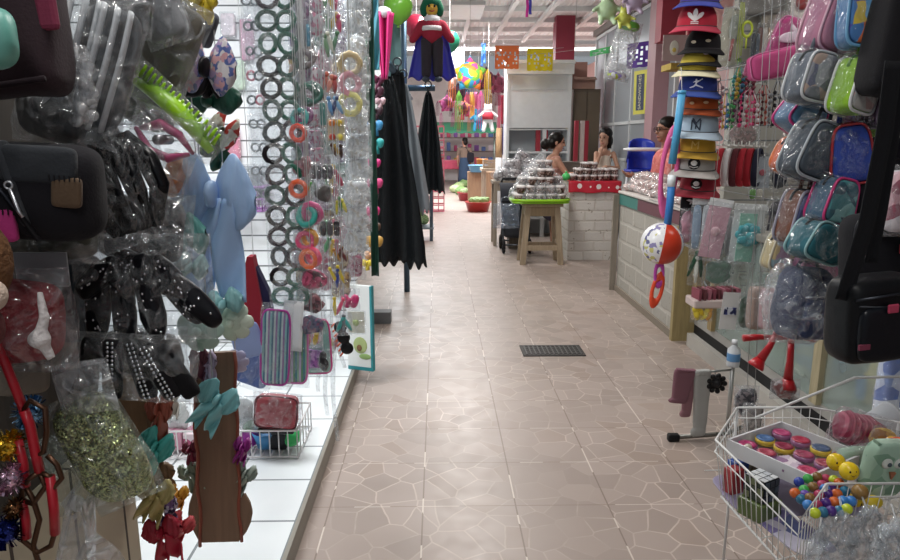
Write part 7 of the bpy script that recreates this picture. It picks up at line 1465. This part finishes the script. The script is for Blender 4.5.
lunch('sky blue lunch box with hot pink edge under the grey printed one', 780, 98, 822, 134, 2.1, '#5a7a98', '#6a9ac0', '#c83a80', .5, .2, .09, .2)
lunch('dim wine lunch box with pale piping below the lime one', 846, 96, 886, 122, 2.0, '#6d3a4a', '#7a4656', '#b8b4b4', -.4, .1, .08, .18)
lunch('charcoal lunch box with pale piping and tag', 788, 120, 836, 182, 1.98, '#39424c', '#444e58', '#aab0b6', .3, .2, .1, .18)
lunch('royal blue lunch box with red zip side', 828, 122, 868, 186, 1.95, '#2c3f90', '#30479c', '#b03038', -.15, -.3, .1, .16, band='#a82a34')
lunch('lime lunch box edge showing behind the royal blue one', 854, 126, 880, 170, 2.12, '#74a030', '#7aa838', '#9ac050', -.2, 0, .07, .12)
lunch('orange round-edged lunch box behind the charcoal one', 776, 136, 802, 174, 2.2, '#c0582c', '#c8602f', '#d88050', .3, 0, .07, .12, .7)
lunch('indigo printed lunch box with brown side in film', 782, 188, 816, 246, 2.0, '#6a4030', PRINT(['#4a5078', '#3f466a', '#5a6088', '#a04a4a'], 26.), '#9a98a8', .12, .2, .09, .24)
lunch('slate lunch box with teal print and hot pink edge', 814, 176, 850, 226, 1.92, '#3f5f78', PRINT(['#3f6a78', '#4a8a90', '#355a6a', '#8ac0c0'], 30.), '#c83a78', .2, .2, .09, .16)
lunch('dark teal lunch box with pale piping, lowest of the hanging boxes', 794, 220, 838, 262, 1.9, '#1f5a66', '#23636e', '#8ab0b4', .35, .2, .1, .2)
lunch('dim purple lunch box hanging in the shade by the black straps', 872, 60, 906, 130, 1.9, '#3f2c44', '#4a3450', '#6a5a70', .1, 0, .09, .1)
lunch('small pale printed lunch box under the dark teal one', 766, 232, 800, 272, 2.2, '#b0a078', PRINT(['#c8b88a', '#a890a8', '#8fa8b0', '#c0a090'], 26.), '#c9c4b0', .1, 0, .07, .2)
# denim backpack in film
c, w_, h_ = B(772, 264, 826, 340, 1.95); t = thing('film_backpack', 'navy backpack wrapped in wrinkled clear film', 'backpack', c, rot=(0, .12, .2))
b = MB(); b.sup((.01, 0, 0), (w_*.42, .07, h_*.48), .6, .45, nu=36, nv=17, nz=.012); obj('body', b, M('#2c3654', 'cloth'), t); b = MB(); b.sup((.015, -.06, -h_*.14), (w_*.32, .025, h_*.28), .5, .4); obj('front_pocket', b, M('#303c5c', 'cloth'), t); b = MB(); b.tube([(-w_*.28, -.075, h_*.12), (0, -.082, h_*.15), (w_*.3, -.072, h_*.12)], .003, 6); obj('zip', b, M('#8d929c', 'metal'), t); b = MB(); b.tube([(-.03, 0, h_*.47), (-.02, 0, h_*.56), (.03, 0, h_*.56), (.04, 0, h_*.47)], .006, 8); obj('handle', b, M('#242c44', 'cloth'), t)
b = MB(); b.bag(w_*1.12, h_*1.12, .22, crush=.25, nu=24, nv=28); obj('clear_bag', b, CELLO(.26), t)
lunch('pink and lilac printed bag in film beside the navy backpack', 820, 246, 852, 318, 2.15, '#b06a88', PRINT(['#a890a8', '#b8a0b0', '#c08098', '#9a98a8'], 26.), '#c85a88', -.15, 0, .07, .22)
lunch('faded pink pouch peeking above the navy backpack', 796, 252, 826, 280, 2.12, '#b8688c', '#c0789a', '#d090b0', .1, 0, .06, .18)
# black crossbody bag and dark rucksack
c, w_, h_ = B(829, 268, 916, 366, 1.5); t = thing('crossbody_bag', 'glossy black crossbody bag with a pink tag and pale triangle', 'bag', c, rot=(0, -.06, .15)); BB = M('#0c0e12', 'satin', .45)
b = MB(); b.sup((0, 0, 0), (w_*.48, .055, h_*.44), .4, .32, nu=40, nv=17, nz=.004); obj('body', b, BB, t); b = MB(); b.sup((0, -.052, -h_*.1), (w_*.40, .014, h_*.28), .4, .35); obj('front_pocket', b, M('#12151b', 'satin', .3), t)
b = MB(); b.tube([(-w_*.44, -.05, h_*.26), (0, -.062, h_*.30), (w_*.44, -.05, h_*.26)], .0035, 6); zz = obj('zip', b, M('#3a3d44', 'metal'), t); b = MB(); b.box((-w_*.06, -.07, h_*.17), (.026, .006, .02), bev=.004); obj('pink_tag', b, M('#b03a58', 'cloth'), t)
b = MB(); b.prism([(.03, h_*.14), (.062, h_*.15), (.052, h_*.06)], .004, T(0, -.066, 0)); obj('pale_triangle', b, M('#5d636c', 'plastic'), t); b = MB(); b.box((-w_*.36, -.064, -h_*.2), (.026, .006, .012)); obj('rose_label', b, M('#7a3048', 'cloth'), t)
b = MB(); b.tube([(-w_*.40, -.052, h_*.20), (w_*.4, -.06, h_*.12)], .0025, 6); obj('seam', b, M('#2c3038'), t)
for k, (pts, wd) in enumerate([([(838, 296), (868, 220), (892, 130), (905, 60)], .020), ([(872, 262), (886, 210), (902, 140), (914, 80)], .016)]):
    P3 = [at(x, y, 1.47+.02*k)-c for x, y in pts]; b = MB()
    def st(u, v, P3=P3, wd=wd):
        f_ = v*(len(P3)-1); i = min(int(f_), len(P3)-2); p = P3[i].lerp(P3[i+1], f_-i); d_ = (P3[i+1]-P3[i]).normalized(); x = d_.cross(Vector((0, 1, 0))); return p+x*(u-.5)*wd*2+Vector((0, .004*math.sin(u*PI), 0))
    b.sheet(st, 5, 24, .003); obj('strap', b, M('#141519', 'cloth'), t)
flat_pouch('rucksack', 'dark rucksack with a red patch behind the crossbody bag', 'backpack', 846, 212, 910, 300, 1.72, '#17171c', '#26262c', -.1, None, '#4a4a50', d=.12)
b = MB(); b.box((.02, -.075, .03), (.03, .008, .026), bev=.004); o = obj('red_patch', b, M('#a02a38', 'cloth')); o.parent = bpy.data.objects['rucksack']
flat_pouch('rucksack', 'deep black backpack high behind the strap', 'backpack', 872, -20, 930, 96, 1.8, '#151418', None, .1, None, '#333338', d=.14)
flat_pouch('rucksack', 'dim black school bag hanging behind the royal blue lunch box', 'backpack', 846, 140, 920, 236, 1.95, '#1b1920', '#2a2830', .1, None, '#333338', d=.12)
flat_pouch('pouch', 'pale pink printed pouch at the photo edge by the strap', 'pouch', 888, 170, 916, 232, 1.62, PRINT(['#b8848e', '#d0a8b0', '#8a4a5a', '#c9c0c4'], 30.), None, 0, .18, None, d=.06)
# rail they hang from
t = thing('bag_rail', 'grey steel rail above the hanging lunch boxes', 'rail', (1.3, 1.2, 0)); a0, a1 = at(800, 0, 2.1), at(895, 0, 1.5)
b = MB(); b.tube([(a0.x-1.3+.1, 1.3, 2.62), (a0.x-1.3, -.0+.9-1.2+1.2, 2.62), (a1.x-1.3, .2, 2.62)], .014, 8); obj('bar', b, GM, t)
b = MB(); b.tube([(a0.x-1.3+.1, 1.3, 2.62), (a0.x-1.3+.1, 3.9, 2.62)], .014, 8); obj('long_bar', b, GM, t)
for rx in (1.6, 1.95): b = MB(); b.tube([(rx-1.3, .1, 2.62), (rx-1.3, 3.9, 2.62)], .012, 8); obj('cross_bar', b, GM, t)
b = MB(); b.tube([(a0.x-1.3+.1, 3.9, 2.62), (a0.x-1.3+.9, 3.91, 2.62)], .014, 8); obj('wall_arm', b, GM, t)
def horn(lab, pts, r, Y):
    P3 = [at(x, y, Y) for x, y in pts]; o = P3[0]; t = thing('toy_horn', lab, 'toy horn', o); Q = [p-o for p in P3]; k = len(Q); b = MB(); b.tube(Q, r, 14); obj('tube', b, M('#a8141f', 'plastic'), t)
    b = MB(); d_ = (Q[-1]-Q[-2]).normalized(); e = Q[-1]; b.tube([e-d_*.004, e+d_*.02, e+d_*.03, e+d_*.032], [r[-1], r[-1]*1.6, r[-1]*1.75, r[-1]*1.5], 16); obj('bell', b, M('#b01822', 'plastic'), t)
    b = MB(); b.ell((0, 0, 0), (.012,)*3, nu=10, nv=8); obj('mouthpiece', b, M('#a8141f', 'plastic'), t); railcord(t)
horn('red plastic toy horn slanting below the navy backpack', [(776, 334), (770, 346), (760, 360)], [.010, .012, .018], 2.4); horn('red plastic toy horn hanging straight beside the slanted one', [(791, 342), (790, 362), (788, 380)], [.011, .012, .017], 2.3)
a = at(768, 338, 2.5); t = thing('toy_bar', 'red plastic toy handle lying level above the slanted horn', 'toy', a); s = sc_at(768, 338, 2.5); b = MB(); b.tube([(-25*s, 0, 0), (-8*s, 0, .004), (10*s, 0, 0), (28*s, 0, .006), (44*s, -.01, 0)], [.014, .011, .010, .011, .013], 12); obj('bar', b, M('#a3131e', 'plastic'), t); b = MB(); b.ell((44*s, -.01, 0), (.016,)*3, nu=10, nv=8); obj('knob', b, M('#a3131e', 'plastic'), t); railcord(t)
railcord(pack('pinkish film pack with grey toy under the horns', 770, 378, 800, 400, 2.3, 'mass', ['#8a5a5a', '#a8a0a0'], .3, 0, None, 'toy_pack', 'toy pack', string=False), .03)

# ---- small sock stand
fp = flo(700, 439); t = thing('sock_stand', 'small wire stand holding socks above the aisle tiles', 'stand', (fp.x, fp.y, 0)); WG = M('#b9bab8', 'metal', .4)
zt_ = at(690, 370, fp.y).z; q = at(728, 402, fp.y)
b = MB(); b.tube([(.14, 0, .03), (.14, 0, zt_+.02)], .011, 8); obj('post', b, WG, t); b = MB(); b.tube([(-.14, -.02, .02), (.14, 0, .03), (.26, .1, .02)], .012, 8); obj('base_bar', b, M('#7d7a74', 'metal'), t); b = MB(); b.tube([(.14, 0, zt_), (-.12, -.03, zt_-.01)], .006, 6); obj('arm', b, WG, t)
b = MB(); b.box((-.15, -.02, .02), (.06, .04, .04), bev=.008); obj('rubber_foot', b, M('#18181a', 'plain'), t)
for (x0, y0, x1, y1, hx, dy, lab, tl) in [(672, 368, 692, 404, '#7d5560', -.02, 'dusty rose knitted sock on the small wire stand', .12), (682, 368, 694, 418, '#8a626a', .0, 'longer mauve sock behind the dusty rose one', .02), (693, 368, 709, 438, '#a3a3a0', -.01, 'long grey ribbed sock on the small wire stand', -.02)]:
    c, w_, h_ = B(x0, y0, x1, y1, fp.y-.02+dy); t = thing('sock', lab, 'sock', c, rot=(0, tl, .1)); b = MB(); b.sup((0, 0, 0), (w_*.5, .014, h_*.5), .6, .25, None, 28, 13, taper=-.18); b.sup((-w_*.1, -.002, -h_*.44), (w_*.5, .014, h_*.07), .7, .6); fuse(obj('leg', b, M(hx, 'cloth'), t), .006, 2); b = MB(); b.sup((0, 0, h_*.46), (w_*.46, .017, h_*.04), .5, .3); obj('cuff', b, M(hx, 'fur'), t)
c = at(716, 383, fp.y-.03); s = sc_at(716, 383, fp.y); t = thing('hair_clip', 'black flower-shaped hair clip on the small wire stand', 'hair clip', c)
for k in range(9): a = k*2*PI/9; b = MB(); b.tube([(0, 0, 0), (math.cos(a)*7*s, -.008, math.sin(a)*7*s)], [.014, .010], 8); b.ell((math.cos(a)*8*s, -.008, math.sin(a)*8*s), (.014, .012, .014), nu=10, nv=7); obj('petal', b, M('#161517', 'plastic'), t)
b = MB(); b.ell((0, -.012, 0), (.02, .014, .02)); obj('centre', b, M('#232224', 'plastic'), t); b = MB(); b.tube([(0, 0, 0), (0, .02, 10*s)], .003, 5); obj('cord', b, GM, t)
g = at(728, 380, fp.y+.02); t = thing('spray_bottle', 'small white bottle with blue label on top of the wire stand post', 'bottle', (fp.x+.14, fp.y, zt_+.02)); b = MB(); b.lathe([(0, 0), (.03, 0), (.032, .01), (.032, .09), (.012, .11), (.012, .12), (0, .12)], n=18); obj('body', b, M('#c8ccd0', 'plastic'), t); b = MB(); b.lathe([(.0325, .03), (.0328, .032), (.0328, .07), (.0325, .072)], n=18); obj('label', b, M('#5a8ab8'), t); b = MB(); b.lathe([(.015, .118), (.015, .14), (0, .142)], n=14); obj('cap', b, M('#d8dade', 'plastic'), t)
railcord(pack('dark keychain pack in film hung beside the white bottle', 734, 384, 758, 420, 2.6, 'mass', ['#4a4a50', '#7a7478', '#3a3a42'], .3, 0, None, 'toy_pack', 'toy pack', string=False), .05)
railcord(pack('grey film pack hung below the red horns', 742, 402, 764, 436, 2.55, 'mass', ['#a09c98', '#7d7a78'], .34, 0, None, 'toy_pack', 'toy pack', string=False), .05)

# ---- white wire basket with toys
ZR, ZB = .73, .56
rim = [(.93, 1.98), (1.16, 1.98), (1.36, 1.86), (1.36, 1.5), (.94, 1.5), (.79, 1.34), (.77, 1.75)]
t = thing('wire_basket', 'big white wire basket heaped with toys beside the aisle', 'basket', (1.05, 1.7, 0)); ctr = Vector((1.05, 1.7, 0))
WB = M('#d9d9d8', 'plastic')
R3 = [Vector((x, y, ZR))-ctr for x, y in rim]; B3 = [Vector((1.05+(x-1.05)*.9, 1.7+(y-1.7)*.9, ZB))-ctr for x, y in rim]
b = MB(); b.tube(R3+[R3[0]], .0034, 7, False); b.tube([p-Vector((0, 0, .035)) for p in R3+[R3[0]]], .002, 6); obj('rim_wire', b, WB, t); b = MB(); b.tube(B3+[B3[0]], .0035, 6); obj('bottom_rim', b, WB, t)
for i in range(len(rim)):
    j = (i+1) % len(rim); n = max(2, int((R3[j]-R3[i]).length/.027)); b = MB()
    for k in range(n): b.tube([R3[i].lerp(R3[j], k/n), B3[i].lerp(B3[j], k/n)], .0012, 5)
    obj('side_wires', b, WB, t)
b = MB()
for k in range(1, 18):
    x = .80+k*.03-1.05; ys_ = (-.12, .24) if x+1.05 > .95 else (-.28, .06); b.tube([(x, ys_[0]-.04, ZB), (x, ys_[1], ZB)], .0016, 5)
for k in range(6): b.tube([(-.24, -.25+k*.09, ZB), (.24, -.1+k*.065, ZB)], .0016, 5)
obj('bottom_wires', b, WB, t)
for i in (0, 2, 4): b = MB(); b.tube([R3[i], (R3[i].x, R3[i].y, 0)], .0045, 7); obj('leg', b, WB, t)
q0, q1, q2 = flo(849, 446, ZR+.0), at(862, 410, 1.86), at(900, 374, 1.75); b = MB(); b.tube([(-.1, .2, ZR), (.16, .16, ZR+.14), (.32, .14, ZR+.15)], .004, 7); obj('handle_wire', b, WB, t)
b = MB(); b.sup((0, 0, 0), (.2, .002, .12), .5, .4, T(-.05, .05, ZB+.006) @ Rx(PI/2)); o = obj('liner', b, M('#8d86a0', 'plastic'), t)
b = MB(); b.sup((0, 0, 0), (.06, .003, .1), .5, .4, T(.9, 1.55, ZB+.012) @ Rx(PI/2) @ Ry(.2)); o = obj('picture_card', b, PRINT(['#a8a4b4', '#b8ac4a', '#6a628d', '#b8b4b8', '#4a527d'], 16.)); tag(o, 'lilac and yellow card lying on the basket bottom', 'card')
# disc box
Zd = .715; cs = [flo(x, y, Zd) for x, y in ((749, 434), (801, 421), (842, 453), (788, 481))]; ce = sum(cs, Vector())/4; u_ = ((cs[1]-cs[0])+(cs[2]-cs[3]))/2; v_ = ((cs[3]-cs[0])+(cs[2]-cs[1]))/2; az = math.atan2(u_.y, u_.x); bw_, bd_ = u_.length, v_.length
t = thing('disc_box', 'open white tray box of round candy-coloured tins', 'box', (ce.x, ce.y, Zd-.045), rot=(0, 0, az)); WHB = M('#cfcfd2', 'plain'); b = MB(); b.box((0, 0, .002), (bw_, bd_, .004)); obj('base', b, WHB, t)
for nm, c_, d_ in (('side', (bw_/2, 0, .022), (.006, bd_, .044)), ('side', (-bw_/2, 0, .022), (.006, bd_, .044)), ('front', (0, -bd_/2, .022), (bw_, .006, .044)), ('back', (0, bd_/2, .022), (bw_, .006, .044))): b = MB(); b.box(c_, d_); obj(nm, b, WHB, t)
dc = ['#a83a68', '#4a6a98', '#b84a78', '#a8485a', '#8a3048', '#a8304a', '#98405a', '#4a5a78', '#b03a60', '#a04a58', '#98304a', '#8a3a6a']; k = 0; r_ = min(bw_/3, bd_/4)*.44
for j in range(4):
    for i in range(3):
        if (i, j) == (0, 2) : continue
        loc = Matrix.Rotation(az, 4, 'Z') @ Vector(((i-1)*bw_/3.1, (1.5-j)*bd_/4.1, 0)); ti = thing('candy_tin', 'small round %s tin in the white tray box' % ['plum', 'slate blue', 'rose', 'brick red', 'wine', 'crimson', 'mauve', 'blue grey', 'raspberry', 'terracotta', 'dark red', 'violet'][k], 'tin', (ce.x+loc.x, ce.y+loc.y, Zd-.028))
        b = MB(); b.lathe([(0, 0), (r_, 0), (r_, .014), (0, .014)], n=22); obj('tin', b, M('#c8a83a' if k % 3 == 1 else '#8d5a80', 'plastic'), ti); b = MB(); b.lathe([(r_*.9, .014), (r_*.9, .017), (r_*.5, .0175), (r_*.45, .016), (0, .016)], n=22); obj('lid', b, M(dc[k], 'plastic'), ti); k += 1
loc = Matrix.Rotation(az, 4, 'Z') @ Vector((-bw_*.33, -bd_*.12, 0)); b = MB(); b.box((0, 0, 0), (bw_*.3, bd_*.3, .006), Rz(.2)); o = obj('flower_card', b, PRINT(['#b8a8b8', '#8a6a8a', '#d0c4cc', '#6a5a78'], 40.)); tag(o, 'small printed card lying among the round tins', 'card'); o.location = (ce.x+loc.x, ce.y+loc.y, Zd-.02)
# bouncy balls and toys
def toyball(lab, px, py, z, r, hx, grp=None, face=False):
    c = flo(px, py, z); t = thing('toy_ball', lab, 'ball', (c.x, c.y, z), group=grp); b = MB(); b.ell((0, 0, 0), (r,)*3, nu=20, nv=14); obj('ball', b, M(hx, 'plastic', .15), t)
    if face:
        for q in (-1, 1): b = MB(); b.ell((q*r*.3-r*.1, -r*.85, r*.3), (r*.11, r*.08, r*.14), nu=8, nv=6); obj('eye', b, M('#2a2018'), t)
        b = MB(); b.tube([(-r*.35, -r*.88, -.02*r), (-r*.1, -r*.97, -.16*r), (r*.2, -r*.92, -.02*r)], r*.05, 6); obj('mouth', b, M('#2a2018'), t)
toyball('yellow smiling ball, back one of the two', 836, 462, .75, .0225, '#d8b820', face=True); toyball('yellow smiling ball, front one of the two', 849, 471, .75, .023, '#e0c020', face=True)
bc = [('#2a3f9a', 'deep blue'), ('#3a7ac0', 'sky blue'), ('#4a2a7a', 'violet'), ('#3fa04a', 'grass green'), ('#b8c830', 'yellow green'), ('#c8602a', 'orange'), ('#7a5a30', 'amber brown'), ('#5a3a9a', 'purple'), ('#2a6a8a', 'petrol'), ('#a83a5a', 'raspberry')]
rq = random.Random(4); pos_ = [(794, 477), (803, 474), (812, 472), (821, 474), (799, 485), (808, 482), (817, 480), (826, 482), (805, 493), (814, 490), (823, 489), (832, 489), (812, 500), (821, 498), (829, 497), (818, 507), (826, 506), (834, 478), (840, 486), (803, 500), (790, 488), (796, 494), (838, 496), (842, 504), (834, 506), (846, 496), (810, 508), (800, 490), (820, 484), (829, 475)]
for i, (px, py) in enumerate(pos_):
    hx, nm = bc[(i*3+i//4) % 10]; toyball('glossy %s bouncy ball in the heap before the tins' % nm, px+5, py+5, .70+.004*(i % 3), .0125, hx, '%s bouncy balls' % nm)
toyball('brown glass-like ball behind the yellow smiling balls', 860, 492, .72, .019, '#8a6a3a'); toyball('neon orange ball at the photo edge', 899, 452, .74, .04, '#e86030')
for i, (px, py, lab) in enumerate([(842, 504, 'yellow and black striped toy bee in the basket front'), (855, 500, 'second yellow and black striped toy bee, beside the first'), (872, 502, 'plain yellow toy chick at the basket front')]):
    c = flo(px, py, .66); t = thing('toy_bee', lab, 'toy', (c.x, c.y, .66)); b = MB(); b.ell((0, 0, 0), (.026, .018, .017), nu=18, nv=12); obj('body', b, STRIPES(['#d8b820', '#2a2418', '#d8b820'], 70.) if i < 2 else M('#d8c030', 'plastic'), t); b = MB(); b.ell((-.024, -.004, .008), (.011,)*3, nu=12, nv=8); obj('head', b, M('#d8b820', 'plastic'), t)
# puzzle cube
c = flo(765, 490, .575); c = flo(761, 488, .645); b = MB(); b.box((0, 0, .025), (.085, .075, .05), Rz(.5), bev=.004); o = obj('toy_box', b, M('#5a6a3a', 'plastic')); tag(o, 'olive green box under the puzzle cube', 'box'); o.location = (c.x, c.y, .568)
t = thing('puzzle_cube', 'black puzzle cube with white and grey stickers in the wire basket', 'puzzle cube', (c.x, c.y, .619), .5); cs_ = .062; b = MB(); b.box((0, 0, cs_/2), (cs_,)*3, bev=.004); obj('core', b, M('#17191c', 'plastic'), t)
st_c = {0: ['#c9ccd0', '#b8bcc2', '#d0d2d4'], 1: ['#27303f', '#3a4a5a', '#2a3442'], 2: ['#4a5040', '#2f3a30', '#6a7050']}
for f in range(3):
    for i in range(3):
        for j in range(3):
            b = MB(); o1, o2 = (i-1)*cs_*.32, (j-1)*cs_*.32
            if f == 0: b.box((o1, o2, cs_+.0006), (cs_*.27, cs_*.27, .0012))
            elif f == 1: b.box((o1, -cs_/2-.0006, cs_/2+o2), (cs_*.27, .0012, cs_*.27))
            else: b.box((-cs_/2-.0006, o1, cs_/2+o2), (.0012, cs_*.27, cs_*.27))
            obj('sticker', b, M(st_c[f][(i+j*2) % 3], 'plastic'), t)
for (px, py, w_, hx, lab) in [(738, 466, .05, '#2f58b0', 'small blue box in the basket corner'), (734, 474, .045, '#a83a40', 'small red box before the blue one'), (752, 462, .035, '#8a7a5a', 'thin tan box beside the blue one')]:
    c = flo(px, py, .62); b = MB(); b.box((0, 0, .03), (w_, .035, .075), bev=.003); o = obj('toy_box', b, M(hx, 'plastic')); tag(o, lab, 'box'); o.location = (c.x, c.y, .572); o.rotation_euler = (0, 0, .4)
pts = [flo(748, 448, .70), flo(760, 470, .66), flo(775, 486, .64)]; t = thing('toy_wand', 'black toy wand leaning between cube and tray box', 'toy', pts[0]); b = MB(); b.tube([p-pts[0] for p in pts], .008, 8); obj('stick', b, M('#1f1f22', 'plastic'), t); b = MB(); b.ell((0, 0, 0), (.012,)*3); obj('tip', b, M('#b8b0a0', 'plastic'), t)
# owl pouch, pink bag, white cup
c, w_, h_ = B(862, 436, 905, 500, 1.58); t = thing('owl_bag', 'pale green owl gift bag with round white eyes', 'bag', c, rot=(.12, .05, .1)); b = MB(); b.sup((0, 0, 0), (w_*.48, .03, h_*.48), .5, .45, nz=.006); obj('body', b, PRINT(['#8fb09a', '#a3c0ac', '#7d9f88', '#b8d0bc'], 28.), t)
for q in (-1, 1): b = MB(); b.ell((q*w_*.15-.006, -.03, h_*.2), (w_*.13, .006, w_*.13), nu=18, nv=8); e_ = obj('eye', b, M('#d8dcd6'), t); b = MB(); b.ell((q*w_*.13-.006, -.036, h_*.2), (w_*.055, .004, w_*.055), nu=12, nv=6); obj('pupil', b, M('#4a5a60'), e_)
b = MB(); b.prism([(-.012, h_*.06), (.004, h_*.06), (-.004, -.01)], .006, T(0, -.034, 0)); obj('beak', b, M('#a8684a'), t); b = MB(); b.prism([(-w_*.4, h_*.5), (-w_*.2, h_*.42), (w_*.15, h_*.42), (w_*.36, h_*.52), (w_*.3, h_*.34), (-w_*.34, h_*.34)], .02); obj('ear_top', b, M('#94b49e'), t)
c, w_, h_ = B(840, 450, 880, 486, 1.66); flat_pouch('gift_bag', 'pale mint gift bag beside the owl bag', 'bag', 838, 446, 874, 490, 1.70, '#9fb8a4', None, -.15, .25, None, d=.04)
c, w_, h_ = B(832, 412, 884, 450, 1.84); t = thing('film_bag', 'bag of raspberry pink ruffles in shiny film', 'bag', c, rot=(.2, .3, 0)); b = MB(); b.sup((0, 0, 0), (w_*.46, .04, h_*.42), .8, .6, nz=.02, ns=24); obj('ruffles', b, STRIPES(['#a83a5a', '#c8607a', '#98304e'], 60.), t); b = MB(); b.bag(w_*1.1, h_*1.15, .11, crush=.3); obj('clear_bag', b, CELLO(.24), t)
c, w_, h_ = B(872, 428, 894, 452, 1.76); t = thing('film_bag', 'small bag of golden brown sweets beside the pink ruffles', 'bag', c, rot=(.2, .3, 0)); b = MB(); b.sup((0, 0, 0), (w_*.5, .03, h_*.5), .8, .7, nz=.01); obj('sweets', b, PRINT(['#b8862a', '#8a5a24', '#c8a040'], 50.), t); b = MB(); b.bag(w_*1.2, h_*1.2, .08, crush=.3); obj('clear_bag', b, CELLO(.2), t)
c = at(878, 420, 1.95); t = thing('foam_cup', 'white plastic tub lying behind the pink ruffles', 'tub', c, rot=(.2, 1.2, .4)); b = MB(); b.lathe([(0, -.05), (.035, -.05), (.045, .05), (.048, .05), (.048, .056), (.04, .052), (.03, -.044), (0, -.044)], n=24); obj('tub', b, M('#d3d6da', 'plastic'), t); t.location.z -= .01
for i, (px, py) in enumerate([(876, 452), (893, 444)]): toyball(['small coral ball beside the owl bag', 'small amber ball above the neon orange one'][i], px, py, .75, .022, ['#d8604a', '#d8a03a'][i])
c = flo(852, 478, .70); t = thing('figurine', 'tiny white figurine beside the yellow smiling balls', 'figurine', (c.x+.01, c.y+.01, .66)); b = MB(); b.lathe([(0, 0), (.016, 0), (.013, .02), (.008, .032), (.012, .042), (0, .056)], n=16); obj('body', b, M('#d8d0d4', 'plastic'), t); b = MB(); b.ell((0, 0, .062), (.01, .01, .01)); obj('head', b, M('#e0dadc', 'plastic'), t)
for k, (x0, y0, x1, y1, Y, lab) in enumerate([(806, 512, 864, 574, 1.42, 'crumpled clear plastic bag hung on the basket front corner'), (842, 508, 892, 566, 1.44, 'second crumpled clear bag beside the first on the basket front'), (868, 520, 912, 580, 1.36, 'low clear plastic bag at the photo corner')]):
    c, w_, h_ = B(x0, y0, x1, y1, Y); t = thing('carrier_bag', lab, 'bag', c, rot=(0, [.15, -.1, .1][k], 0)); b = MB()
    for s_ in (-1, 1): b.sheet(lambda u, v: ((u-.5)*w_*lerp(.45, 1, v**.6)+.012*noise.noise(Vector((u*6, v*7, k*5+s_))), s_*(.022*math.sin(PI*u)*v**.5)+.03*noise.noise(Vector((u*7, v*6, k*9+s_))), (.5-v)*h_+.03*noise.noise(Vector((u*5, 1, k)))), 26, 24, .0008)
    obj('film', b, CELLO(.26), t); b = MB(); b.ell((0, 0, h_*.5), (.016, .012, .014)); obj('knot', b, CELLO(.6), t); b = MB(); b.tube([(0, 0, h_*.5), (0, .03, h_*.5+.03)], .003, 6); obj('tie', b, CELLO(.6), t)
# blue and white pack at the edge, inside the case
PK9 = flat_pouch('toy_pack', 'tall blue and white pack at the photo edge behind the basket', 'pack', 880, 336, 910, 430, 2.35, PRINT(['#8aa0d0', '#c9d4ea', '#6a82c0', '#dfe6f2'], 16.), None, 0, .14, None, d=.08)

railcord(PK9, .2)
# last holds: strings for the few small things that hang free
cord(bpy.data.objects['hair_bow.027'], .01); railcord(bpy.data.objects['toy_pack.020'], .03)
